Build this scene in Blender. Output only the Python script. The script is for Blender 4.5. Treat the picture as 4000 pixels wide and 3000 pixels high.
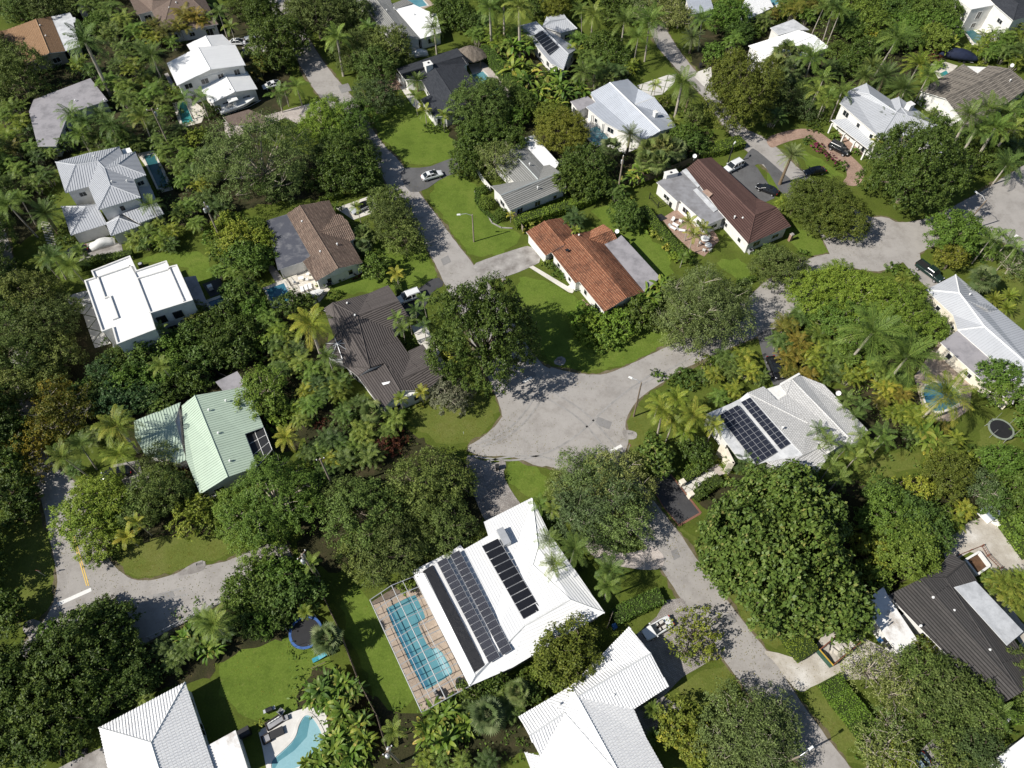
import bpy, bmesh, math, random
import numpy as np
from mathutils import Vector, Matrix
from mathutils.geometry import tessellate_polygon

for _o in list(bpy.data.objects):
    bpy.data.objects.remove(_o, do_unlink=True)
SC = bpy.context.scene
C = SC.collection
R = math.radians
random.seed(7)

# ------------------------------------------------------------------ camera
FPX, CAMH, TILT = 2825.0, 103.0, R(34.0)      # focal length (px of a 4000 px wide frame), height in m, tilt from straight down
cam_d = bpy.data.cameras.new("camera")
cam = bpy.data.objects.new("camera", cam_d)
C.objects.link(cam)
cam.location = (0, 0, CAMH)
cam.rotation_euler = (TILT, 0, 0)
cam_d.sensor_width = 36.0
cam_d.lens = 36.0 * FPX / 4000.0
cam_d.clip_start = 0.5
cam_d.clip_end = 4000.0
SC.camera = cam

# ------------------------------------------------------------------ sky and sun
SUN_AZ = math.atan2(-0.92, -0.38)             # x, y of the direction towards the sun
SUN_EL = R(43.0)
world = bpy.data.worlds.new("World")
SC.world = world
world.use_nodes = True
wn = world.node_tree.nodes
wl = world.node_tree.links
bg = wn["Background"]
sky = wn.new("ShaderNodeTexSky")
sky.sky_type = 'NISHITA'
sky.sun_disc = False
sky.sun_elevation = SUN_EL
sky.sun_rotation = SUN_AZ
sky.air_density = 1.0
sky.dust_density = 0.6
wl.new(sky.outputs[0], bg.inputs[0])
bg.inputs[1].default_value = 0.065
sun_d = bpy.data.lights.new("sun", 'SUN')
sun_d.energy = 4.7
sun_d.angle = R(0.53)
sun_d.color = (1.0, 0.955, 0.88)
sun = bpy.data.objects.new("sun", sun_d)
C.objects.link(sun)
_dir = Vector((math.sin(SUN_AZ) * math.cos(SUN_EL), math.cos(SUN_AZ) * math.cos(SUN_EL), math.sin(SUN_EL)))
sun.rotation_euler = _dir.to_track_quat('Z', 'Y').to_euler()
sun.location = (-60, -20, 90)
SC.view_settings.view_transform = 'Standard'
SC.view_settings.look = 'None'
SC.view_settings.exposure = 0.3
SC.view_settings.gamma = 1.0
SC.cycles.max_bounces = 6
SC.cycles.diffuse_bounces = 3
SC.cycles.glossy_bounces = 2
SC.cycles.transmission_bounces = 3
SC.cycles.transparent_max_bounces = 6

# ------------------------------------------------------------------ from the survey drawing to metres
_ct, _st = math.cos(TILT), math.sin(TILT)
def at(px, py, z=0.0):
    u = (px - 2000) / FPX
    v = (py - 1500) / FPX
    dz = -_ct - v * _st
    t = (z - CAMH) / dz
    return Vector((u * t, (_st - v * _ct) * t, z))
def mpp(px, py, z=0.0):                        # metres per survey px at a place
    v = (py - 1500) / FPX
    return (CAMH - z) / (_ct + v * _st) / FPX
class View:
    def __init__(s, ox, oy, k): s.ox, s.oy, s.k = ox, oy, k
    def __call__(s, x, y, z=0.0): return at(s.ox + x / s.k, s.oy + y / s.k, z)
    def size(s, x, y, r, z=0.0): return r / s.k * mpp(s.ox + x / s.k, s.oy + y / s.k, z)
def T(c, r): return View(1000 * c, 750 * r, 2.212)
OV = View(0, 0, 2212 / 4000.0)
def pts(view, s, z=0.0):
    out = []
    for it in s.split(','):
        a = it.split()
        out.append(view(float(a[0]), float(a[1]), float(a[2]) if len(a) > 2 else z))
    return out

# ------------------------------------------------------------------ object helpers
def tag(o, label=None, cat=None, group=None, kind=None):
    if label: o['label'] = label
    if cat: o['category'] = cat
    if group: o['group'] = group
    if kind: o['kind'] = kind
    return o
def empty(name, loc=(0, 0, 0), rz=0.0, label=None, cat=None, group=None):
    o = bpy.data.objects.new(name, None)
    o.empty_display_size = 0.5
    o.location = loc
    o.rotation_euler = (0, 0, rz)
    C.objects.link(o)
    return tag(o, label, cat, group)
def copy_tree(o, parent=None):
    c = o.copy()
    C.objects.link(c)
    c.parent = parent
    for ch in o.children: copy_tree(ch, c)
    return c

class MB:
    """Collects shapes and links them as ONE mesh object."""
    def __init__(s, org=None):
        s.v, s.f, s.m, s.uv = [], [], [], []
        s.org = Vector(org) if org is not None else Vector((0, 0, 0))
    def face(s, ps, mi=0, uv=None):
        i = len(s.v)
        s.v.extend([Vector(p) for p in ps])
        s.f.append(list(range(i, i + len(ps))))
        s.m.append(mi)
        s.uv.append(uv if uv else [(p[0], p[1]) for p in ps])
        return s
    def box(s, c, size, rz=0.0, mi=0, top=1.0, bev=0.0):
        hx, hy, hz = size[0] / 2, size[1] / 2, size[2] / 2
        M = Matrix.Translation(Vector(c)) @ Matrix.Rotation(rz, 4, 'Z')
        P = lambda x, y, z: M @ Vector((x, y, z))
        b = [P(-hx, -hy, -hz), P(hx, -hy, -hz), P(hx, hy, -hz), P(-hx, hy, -hz)]
        k = top
        t = [P(-hx * k, -hy * k, hz), P(hx * k, -hy * k, hz), P(hx * k, hy * k, hz), P(-hx * k, hy * k, hz)]
        s.face(b[::-1], mi); s.face(t, mi)
        for i in range(4):
            j = (i + 1) % 4
            s.face([b[i], b[j], t[j], t[i]], mi)
        return s
    def prism(s, poly, z0, z1, mi=0, cap=True, bottom=False, mi_side=None):
        ps = [Vector((p[0], p[1], 0)) for p in poly]
        if area2(ps) < 0: ps = ps[::-1]
        n = len(ps)
        for i in range(n):
            a, b = ps[i], ps[(i + 1) % n]
            L = (b - a).length
            s.face([(a.x, a.y, z0), (b.x, b.y, z0), (b.x, b.y, z1), (a.x, a.y, z1)], mi if mi_side is None else mi_side,
                   [(0, z0), (L, z0), (L, z1), (0, z1)])
        if cap: s.face([(p.x, p.y, z1) for p in ps], mi)
        if bottom: s.face([(p.x, p.y, z0) for p in ps[::-1]], mi)
        return s
    def tube(s, path, rad, n=6, mi=0, caps=True):
        path = [Vector(p) for p in path]
        if not isinstance(rad, (list, tuple)): rad = [rad] * len(path)
        rings = []
        for i, p in enumerate(path):
            d = (path[min(i + 1, len(path) - 1)] - path[max(i - 1, 0)])
            if d.length < 1e-6: d = Vector((0, 0, 1))
            d.normalize()
            a = d.cross(Vector((0, 0, 1)))
            if a.length < 1e-3: a = d.cross(Vector((1, 0, 0)))
            a.normalize(); b = d.cross(a)
            rings.append([p + (a * math.cos(2 * math.pi * k / n) + b * math.sin(2 * math.pi * k / n)) * rad[i] for k in range(n)])
        for i in range(len(rings) - 1):
            for k in range(n):
                j = (k + 1) % n
                s.face([rings[i][k], rings[i][j], rings[i + 1][j], rings[i + 1][k]], mi)
        if caps:
            s.face(rings[0][::-1], mi); s.face(rings[-1], mi)
        return s
    def loft(s, rings, mi=0, caps=True):
        for i in range(len(rings) - 1):
            n = len(rings[i])
            for k in range(n):
                j = (k + 1) % n
                s.face([rings[i][k], rings[i][j], rings[i + 1][j], rings[i + 1][k]], mi)
        if caps:
            s.face(rings[0][::-1], mi); s.face(rings[-1], mi)
        return s
    def lathe(s, c, prof, n=16, mi=0):
        c = Vector(c)
        rings = [[c + Vector((r * math.cos(2 * math.pi * k / n), r * math.sin(2 * math.pi * k / n), z)) for k in range(n)] for r, z in prof]
        return s.loft(rings, mi)
    def build(s, name, mats, parent=None, smooth=False, weld=False):
        if not isinstance(mats, (list, tuple)): mats = [mats]
        me = bpy.data.meshes.new(name)
        me.from_pydata([tuple(p - s.org) for p in s.v], [], s.f)
        for m in mats: me.materials.append(m)
        me.polygons.foreach_set('material_index', s.m)
        ul = me.uv_layers.new(name='UVMap')
        flat = [c for uv in s.uv for p in uv for c in p]
        ul.data.foreach_set('uv', flat)
        if weld:
            bm = bmesh.new(); bm.from_mesh(me)
            bmesh.ops.remove_doubles(bm, verts=bm.verts, dist=0.0005)
            bmesh.ops.recalc_face_normals(bm, faces=bm.faces)
            bm.to_mesh(me); bm.free()
        if smooth: me.polygons.foreach_set('use_smooth', [True] * len(me.polygons))
        me.update()
        o = bpy.data.objects.new(name, me)
        C.objects.link(o)
        if parent is not None: o.parent = parent
        return o

def area2(ps):
    return sum(ps[i][0] * ps[(i + 1) % len(ps)][1] - ps[(i + 1) % len(ps)][0] * ps[i][1] for i in range(len(ps)))
def inset(ps, d):
    ps = [Vector((p[0], p[1], 0)) for p in ps]
    if area2(ps) < 0: ps = ps[::-1]
    n = len(ps); out = []
    for i in range(n):
        a, b, c = ps[i - 1], ps[i], ps[(i + 1) % n]
        e1 = (b - a).normalized(); e2 = (c - b).normalized()
        n1 = Vector((-e1.y, e1.x, 0)); n2 = Vector((-e2.y, e2.x, 0))
        m = n1 + n2
        k = max(0.35, 1 + n1.dot(n2))
        out.append(b + m * (d / k))
    return out
def chaikin(ps, it=2, closed=True):
    for _ in range(it):
        q = []
        n = len(ps)
        for i in range(n if closed else n - 1):
            a, b = ps[i], ps[(i + 1) % n]
            q += [a * 0.75 + b * 0.25, a * 0.25 + b * 0.75]
        ps = q if closed else [ps[0]] + q + [ps[-1]]
    return ps

# ------------------------------------------------------------------ materials
def lin(r, g, b):
    f = lambda c: (c / 255 / 12.92) if c <= 10 else ((c / 255 + 0.055) / 1.055) ** 2.4
    return (f(r), f(g), f(b))
def c4(c): return (c[0], c[1], c[2], 1.0)
class NT:
    def __init__(s, name):
        s.mat = bpy.data.materials.new(name)
        s.mat.use_nodes = True
        s.n = s.mat.node_tree.nodes; s.l = s.mat.node_tree.links
        s.p = s.n["Principled BSDF"]
    def new(s, t, **kw):
        n = s.n.new(t)
        for k, v in kw.items(): setattr(n, k, v)
        return n
    def link(s, a, b): s.l.new(a, b)
    def pos(s): return s.new("ShaderNodeNewGeometry").outputs["Position"]
    def uv(s):
        n = s.new("ShaderNodeUVMap"); n.uv_map = "UVMap"; return n.outputs[0]
    def noise(s, vec, scale, detail=5, rough=0.6):
        n = s.new("ShaderNodeTexNoise")
        n.inputs["Scale"].default_value = scale; n.inputs["Detail"].default_value = detail; n.inputs["Roughness"].default_value = rough
        s.link(vec, n.inputs["Vector"]); return n.outputs["Fac"]
    def ramp(s, fac, stops):
        n = s.new("ShaderNodeValToRGB")
        e = n.color_ramp.elements
        while len(e) < len(stops): e.new(0.5)
        for i, (p, c) in enumerate(stops):
            e[i].position = p; e[i].color = c4(c)
        s.link(fac, n.inputs[0]); return n.outputs[0]
    def mix(s, fac, a, b, mode='MIX'):
        n = s.new("ShaderNodeMix", data_type='RGBA', blend_type=mode)
        for sock, v in ((n.inputs[0], fac), (n.inputs[6], a), (n.inputs[7], b)):
            if isinstance(v, (int, float)): sock.default_value = v
            elif isinstance(v, tuple): sock.default_value = c4(v)
            else: s.link(v, sock)
        return n.outputs[2]
    def bump(s, h, strength=0.3, dist=0.05):
        n = s.new("ShaderNodeBump")
        n.inputs["Strength"].default_value = strength; n.inputs["Distance"].default_value = dist
        s.link(h, n.inputs["Height"]); s.link(n.outputs[0], s.p.inputs["Normal"]); return n
    def mapping(s, vec, rz=0.0, scale=(1, 1, 1), loc=(0, 0, 0)):
        n = s.new("ShaderNodeMapping")
        n.inputs["Rotation"].default_value = (0, 0, rz); n.inputs["Scale"].default_value = scale; n.inputs["Location"].default_value = loc
        s.link(vec, n.inputs["Vector"]); return n.outputs[0]
    def done(s, col, rough=0.7, spec=0.3, metal=0.0):
        if isinstance(col, tuple): s.p.inputs["Base Color"].default_value = c4(col)
        else: s.link(col, s.p.inputs["Base Color"])
        s.p.inputs["Roughness"].default_value = rough
        s.p.inputs["Specular IOR Level"].default_value = spec
        s.p.inputs["Metallic"].default_value = metal
        return s.mat

def m_plain(name, col, rough=0.6, spec=0.3, metal=0.0, var=0.12, scale=1.5):
    t = NT(name)
    f = t.noise(t.pos(), scale, 6)
    a = tuple(c * (1 - var) for c in col); b = tuple(min(1, c * (1 + var)) for c in col)
    return t.done(t.ramp(f, [(0.3, a), (0.7, b)]), rough, spec, metal)
def m_ground(name, stops, big=0.12, fine=6.0, bump=0.3, rough=0.9, dist=0.05, fine_amt=0.35):
    t = NT(name)
    p = t.pos()
    c = t.ramp(t.noise(p, big, 8, 0.62), stops)
    f = t.noise(p, fine, 4, 0.7)
    g = t.ramp(f, [(0.25, (1 - fine_amt,) * 3), (0.75, (1 + 0.0 * fine_amt,) * 3)])
    t.bump(f, bump, dist)
    return t.done(t.mix(1.0, c, g, 'MULTIPLY'), rough, 0.2)
def m_pave(name, c1, c2, mortar, bw=0.4, bh=0.2, rz=0.5, msize=0.02, stain=(0.75, 1.0), uv=False, off=0.5, rough=0.85, bump=0.3, spec=0.25, big=0.35):
    t = NT(name)
    p = t.uv() if uv else t.pos()
    q = t.mapping(p, rz)
    b = t.new("ShaderNodeTexBrick")
    b.offset = off
    b.inputs["Scale"].default_value = 1.0
    b.inputs["Mortar Size"].default_value = msize
    b.inputs["Mortar Smooth"].default_value = 0.3
    b.inputs["Brick Width"].default_value = bw; b.inputs["Row Height"].default_value = bh
    b.inputs["Color1"].default_value = c4(c1); b.inputs["Color2"].default_value = c4(c2); b.inputs["Mortar"].default_value = c4(mortar)
    t.link(q, b.inputs["Vector"])
    n = t.noise(t.pos(), big, 8, 0.65)
    g = t.ramp(n, [(0.3, (stain[0],) * 3), (0.65, (stain[1],) * 3)])
    col = t.mix(1.0, b.outputs["Color"], g, 'MULTIPLY')
    inv = t.new("ShaderNodeMath", operation='SUBTRACT'); inv.inputs[0].default_value = 1.0
    t.link(b.outputs["Fac"], inv.inputs[1])
    t.bump(inv.outputs[0], bump, 0.04)
    return t.done(col, rough, spec)
def m_leaf(name, stops, rough=0.5, spec=0.35, trans=0.25, objvar=0.25):
    """two-sided leaf: per-leaf tint from the 'tint' attribute, per-plant tint from the object's random number"""
    t = NT(name)
    at_ = t.new("ShaderNodeAttribute"); at_.attribute_name = "tint"
    col = t.ramp(at_.outputs["Fac"], stops)
    oi = t.new("ShaderNodeObjectInfo")
    g = t.ramp(oi.outputs["Random"], [(q, tuple(1 + (x - 1) * objvar * 4 for x in c)) for q, c in ((0.0, (0.62, 0.72, 0.8)), (0.35, (0.9, 0.9, 0.8)), (0.6, (0.85, 1.0, 0.8)), (1.0, (1.3, 1.15, 0.95)))])
    col = t.mix(1.0, col, g, 'MULTIPLY')
    m = t.done(col, rough, spec)
    tr = t.new("ShaderNodeBsdfTranslucent")
    t.link(col, tr.inputs[0])
    mx = t.new("ShaderNodeMixShader"); mx.inputs[0].default_value = trans
    out = t.n["Material Output"]
    t.link(t.p.outputs[0], mx.inputs[1]); t.link(tr.outputs[0], mx.inputs[2]); t.link(mx.outputs[0], out.inputs[0])
    return m

M = {}
def m_lawn(name, stops, patch, thin):
    t = NT(name)
    p = t.pos()
    c = t.ramp(t.noise(p, 0.16, 9, 0.66), stops)
    k = t.ramp(t.noise(p, 0.55, 8, 0.7), [(0.5, (0, 0, 0)), (0.72, (1, 1, 1))])
    c = t.mix(k, c, patch)
    c = t.mix(t.ramp(t.noise(p, 1.7, 6, 0.75), [(0.56, (0, 0, 0)), (0.8, (0.7, 0.7, 0.7))]), c, thin)
    f = t.noise(p, 3.4, 6, 0.8)
    c = t.mix(1.0, c, t.ramp(f, [(0.25, (0.6,) * 3), (0.7, (1.1,) * 3)]), 'MULTIPLY')
    t.bump(f, 0.6, 0.12)
    return t.done(c, 0.95, 0.1)
M['grass'] = m_lawn("grass", [(0.3, (0.07, 0.094, 0.017)), (0.5, (0.098, 0.132, 0.021)), (0.7, (0.125, 0.15, 0.032))], (0.085, 0.105, 0.02), (0.15, 0.135, 0.05))
M['lawn'] = m_lawn("lawn_grass", [(0.3, (0.098, 0.148, 0.022)), (0.5, (0.134, 0.195, 0.03)), (0.7, (0.165, 0.212, 0.04))], (0.088, 0.135, 0.02), (0.22, 0.21, 0.075))
M['dry_lawn'] = m_lawn("dry_lawn_grass", [(0.3, (0.1, 0.132, 0.025)), (0.5, (0.135, 0.165, 0.034)), (0.7, (0.17, 0.18, 0.05))], (0.12, 0.135, 0.025), (0.24, 0.195, 0.09))
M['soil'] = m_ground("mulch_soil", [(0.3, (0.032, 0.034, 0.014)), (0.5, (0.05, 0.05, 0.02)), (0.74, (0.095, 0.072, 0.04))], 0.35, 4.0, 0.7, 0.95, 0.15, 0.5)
M['sand'] = m_ground("pale_sand", [(0.3, (0.36, 0.32, 0.26)), (0.5, (0.5, 0.46, 0.4)), (0.7, (0.68, 0.65, 0.6))], 0.3, 5.0, 0.4, 0.95, 0.08, 0.2)
def m_road(name, base, dark):
    t = NT(name)
    p = t.pos()
    n1 = t.noise(p, 0.09, 7, 0.62)
    mid = tuple((a + b) / 2 for a, b in zip(base, dark))
    col = t.ramp(n1, [(0.3, mid), (0.45, base), (0.62, tuple(min(1, c * 1.06) for c in base)), (0.78, mid)])
    n2 = t.noise(t.mapping(p, 1.02, (0.9, 0.35, 1)), 0.5, 7, 0.7)          # faint wheel wear along the street
    col = t.mix(0.22, col, t.ramp(n2, [(0.35, dark), (0.6, base)]))
    n3 = t.noise(p, 14.0, 3, 0.7)
    col = t.mix(1.0, col, t.ramp(n3, [(0.2, (0.82,) * 3), (0.75, (1.04,) * 3)]), 'MULTIPLY')
    col = t.mix(1.0, col, t.ramp(t.noise(p, 0.33, 9, 0.75), [(0.36, (0.8, 0.79, 0.78)), (0.52, (1.0,) * 3), (0.7, (1.07,) * 3)]), 'MULTIPLY')
    col = t.mix(t.ramp(t.noise(t.mapping(p, 0, (1, 1, 1), (40, 7, 0)), 0.8, 6, 0.8), [(0.66, (0, 0, 0)), (0.76, (0.5, 0.5, 0.5))]), col, tuple(c * 0.55 for c in base))
    v = t.new("ShaderNodeTexVoronoi"); v.feature = 'DISTANCE_TO_EDGE'; v.inputs["Scale"].default_value = 0.13
    w = t.new("ShaderNodeTexNoise"); w.inputs["Scale"].default_value = 0.9; w.inputs["Detail"].default_value = 5
    t.link(p, w.inputs["Vector"])
    ad = t.new("ShaderNodeMix", data_type='RGBA', blend_type='ADD'); ad.inputs[0].default_value = 1.0
    t.link(p, ad.inputs[6]); t.link(w.outputs["Color"], ad.inputs[7])
    t.link(ad.outputs[2], v.inputs["Vector"])
    cr = t.ramp(v.outputs["Distance"], [(0.0, (0.8,) * 3), (0.005, (1.0,) * 3)])
    col = t.mix(0.6, col, t.mix(1.0, col, cr, 'MULTIPLY'))
    t.bump(n3, 0.25, 0.02)
    return t.done(col, 0.9, 0.2)
M['road'] = m_road("worn_road", (0.37, 0.348, 0.325), (0.28, 0.264, 0.247))
M['asphalt'] = m_road("dark_asphalt", (0.06, 0.06, 0.064), (0.11, 0.11, 0.11))
M['grey_asphalt'] = m_road("grey_asphalt", (0.13, 0.13, 0.132), (0.08, 0.08, 0.082))
M['concrete'] = m_ground("stained_concrete", [(0.3, (0.2, 0.18, 0.165)), (0.5, (0.33, 0.31, 0.29)), (0.68, (0.46, 0.435, 0.41))], 0.45, 7.0, 0.2, 0.9, 0.03, 0.22)
M['pale_concrete'] = m_ground("pale_concrete", [(0.3, (0.52, 0.49, 0.44)), (0.55, (0.68, 0.65, 0.59)), (0.75, (0.74, 0.71, 0.65))], 0.4, 7.0, 0.2, 0.9, 0.03, 0.15)
M['deck'] = m_pave("travertine", (0.62, 0.57, 0.49), (0.7, 0.66, 0.58), (0.5, 0.46, 0.4), 0.6, 0.6, 0.35, 0.012, (0.8, 1.0))
M['white_deck'] = m_ground("white_pool_deck", [(0.3, (0.6, 0.58, 0.54)), (0.55, (0.72, 0.7, 0.66))], 0.4, 6.0, 0.1, 0.8, 0.02, 0.1)
M['tan_deck'] = m_pave("tan_tiles", (0.4, 0.32, 0.25), (0.46, 0.375, 0.3), (0.3, 0.24, 0.19), 0.6, 0.6, 0.5, 0.015, (0.75, 1.0))
M['brick'] = m_pave("brick_pavers", (0.34, 0.22, 0.165), (0.45, 0.315, 0.245), (0.25, 0.18, 0.14), 0.34, 0.17, 0.6, 0.02, (0.7, 1.05))
M['pink_paver'] = m_pave("pink_pavers", (0.49, 0.43, 0.39), (0.57, 0.51, 0.47), (0.36, 0.32, 0.29), 0.4, 0.2, 0.3, 0.02, (0.75, 1.05))
M['grey_paver'] = m_pave("grey_pavers", (0.3, 0.27, 0.25), (0.42, 0.39, 0.36), (0.2, 0.18, 0.17), 0.4, 0.22, 0.55, 0.025, (0.6, 1.05))
M['slab'] = m_pave("square_stone_slabs", (0.6, 0.57, 0.51), (0.68, 0.65, 0.59), (0.1, 0.11, 0.05), 0.95, 0.95, 0.55, 0.05, (0.8, 1.0), off=0.0)
M['slab_big'] = m_pave("large_stone_slabs", (0.6, 0.58, 0.54), (0.68, 0.66, 0.61), (0.1, 0.12, 0.05), 2.6, 2.6, 0.28, 0.09, (0.75, 1.0), off=0.0)
M['yellow'] = m_plain("yellow_road_paint", (0.72, 0.5, 0.13), 0.8)
M['white_paint'] = m_plain("white_road_paint", (0.74, 0.73, 0.7), 0.8, var=0.08, scale=4)
M['stepping'] = m_pave("stepping_stones", (0.42, 0.4, 0.33), (0.5, 0.47, 0.4), (0.085, 0.11, 0.022), 1.5, 0.62, 0.25, 0.16, (0.8, 1.0))
M['hedge_core'] = m_plain("hedge_inside", (0.035, 0.052, 0.014), 0.9, 0.1, var=.4, scale=4)
M['redbrick'] = m_pave("red_brick_edge", (0.26, 0.12, 0.08), (0.32, 0.16, 0.11), (0.2, 0.1, 0.07), 0.2, 0.1, 0.5, 0.02)

def m_wall(name, col):
    t = NT(name)
    n = t.noise(t.pos(), 1.1, 7, 0.65)
    col2 = t.ramp(n, [(0.28, tuple(c * 0.84 for c in col)), (0.55, col), (0.8, tuple(min(1, c * 1.04) for c in col))])
    t.bump(t.noise(t.pos(), 22, 3), 0.15, 0.01)
    return t.done(col2, 0.85, 0.2)
M['wall'] = m_wall("white_stucco", (0.74, 0.73, 0.7))
M['cream'] = m_wall("cream_stucco", (0.76, 0.7, 0.58))
M['greywall'] = m_wall("pale_grey_stucco", (0.5, 0.53, 0.52))
M['tanwall'] = m_wall("tan_stucco", (0.42, 0.37, 0.29))
M['trim'] = m_plain("white_trim", (0.78, 0.77, 0.74), 0.5, var=0.05)
M['glass'] = m_plain("window_glass", (0.018, 0.022, 0.026), 0.12, 0.6, var=0.2)
M['frame'] = m_plain("window_frame", (0.7, 0.7, 0.68), 0.5, var=0.05)
M['dark_frame'] = m_plain("dark_window_frame", (0.03, 0.03, 0.032), 0.5)
M['door'] = m_plain("white_garage_door", (0.72, 0.71, 0.69), 0.6, var=0.05)
M['wood'] = m_plain("weathered_wood", (0.2, 0.155, 0.115), 0.85, var=0.3, scale=5)
M['pole'] = m_plain("grey_pole_wood", (0.3, 0.25, 0.2), 0.9, var=0.25, scale=4)
M['steel'] = m_plain("galvanised_steel", (0.52, 0.53, 0.54), 0.45, 0.5, 0.4)
M['dark'] = m_plain("black_metal", (0.022, 0.022, 0.024), 0.5, 0.4)
M['white'] = m_plain("white_plastic", (0.78, 0.78, 0.76), 0.4, 0.4, var=0.04)
M['wire'] = m_plain("power_cable", (0.55, 0.55, 0.56), 0.5)
M['rubber'] = m_plain("tyre_rubber", (0.018, 0.018, 0.018), 0.85)
M['rattan'] = m_plain("dark_rattan", (0.04, 0.032, 0.028), 0.8)
M['grey_cushion'] = m_plain("grey_cushion", (0.3, 0.3, 0.31), 0.9)
M['bark'] = m_plain("grey_bark", (0.2, 0.165, 0.125), 0.95, 0.1, var=0.4, scale=3)
M['palebark'] = m_plain("pale_bark", (0.42, 0.37, 0.3), 0.9, 0.1, var=0.3, scale=3)
M['palmtrunk'] = m_plain("palm_trunk", (0.4, 0.36, 0.3), 0.9, 0.1, var=0.28, scale=5)
M['browntrunk'] = m_plain("brown_palm_trunk", (0.2, 0.15, 0.1), 0.95, 0.1, var=0.35, scale=5)

# roofs: relief is geometry (ribs); colours are paint or clay, with seam shadow painted into tile joints
def m_metalroof(name, col, rough=0.45, stain=0.12):
    t = NT(name)
    n = t.noise(t.pos(), 0.5, 8, 0.65)
    c = t.ramp(n, [(0.3, tuple(x * (1 - stain) for x in col)), (0.6, col)])
    n2 = t.noise(t.mapping(t.uv(), 0, (2.2, 0.05, 1)), 1.0, 3)
    c = t.mix(0.5, c, t.mix(1.0, c, t.ramp(n2, [(0.35, (0.9,) * 3), (0.6, (1.0,) * 3)]), 'MULTIPLY'))
    return t.done(c, rough, 0.4)
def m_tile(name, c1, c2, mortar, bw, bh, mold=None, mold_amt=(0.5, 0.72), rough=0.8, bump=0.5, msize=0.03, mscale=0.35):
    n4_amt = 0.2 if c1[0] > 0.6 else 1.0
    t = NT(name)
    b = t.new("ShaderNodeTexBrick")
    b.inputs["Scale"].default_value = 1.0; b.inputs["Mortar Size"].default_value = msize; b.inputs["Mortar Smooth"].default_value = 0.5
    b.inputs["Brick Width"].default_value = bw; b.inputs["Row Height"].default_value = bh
    b.inputs["Color1"].default_value = c4(c1); b.inputs["Color2"].default_value = c4(c2); b.inputs["Mortar"].default_value = c4(mortar)  # dark joint colour: dirt plus painted seam shadow
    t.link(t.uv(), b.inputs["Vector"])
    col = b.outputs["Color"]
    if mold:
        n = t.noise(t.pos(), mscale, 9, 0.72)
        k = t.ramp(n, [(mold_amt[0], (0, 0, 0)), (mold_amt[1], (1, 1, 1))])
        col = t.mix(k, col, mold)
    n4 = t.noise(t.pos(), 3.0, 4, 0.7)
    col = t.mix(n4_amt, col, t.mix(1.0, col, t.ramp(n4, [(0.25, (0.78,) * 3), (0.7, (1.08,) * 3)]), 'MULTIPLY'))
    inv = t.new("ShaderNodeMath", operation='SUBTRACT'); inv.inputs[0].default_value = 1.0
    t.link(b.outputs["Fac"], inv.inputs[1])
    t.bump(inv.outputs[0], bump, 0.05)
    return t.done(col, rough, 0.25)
def m_flatroof(name, col, dirt, lo=0.42, hi=0.7, scale=0.5, rough=0.8):
    t = NT(name)
    n = t.noise(t.pos(), scale, 9, 0.68)
    c = t.ramp(n, [(lo, col), (hi, dirt)])
    n2 = t.noise(t.pos(), 4, 5, 0.7)
    c = t.mix(1.0, c, t.ramp(n2, [(0.25, (0.88,) * 3), (0.7, (1.03,) * 3)]), 'MULTIPLY')
    return t.done(c, rough, 0.25)
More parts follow.
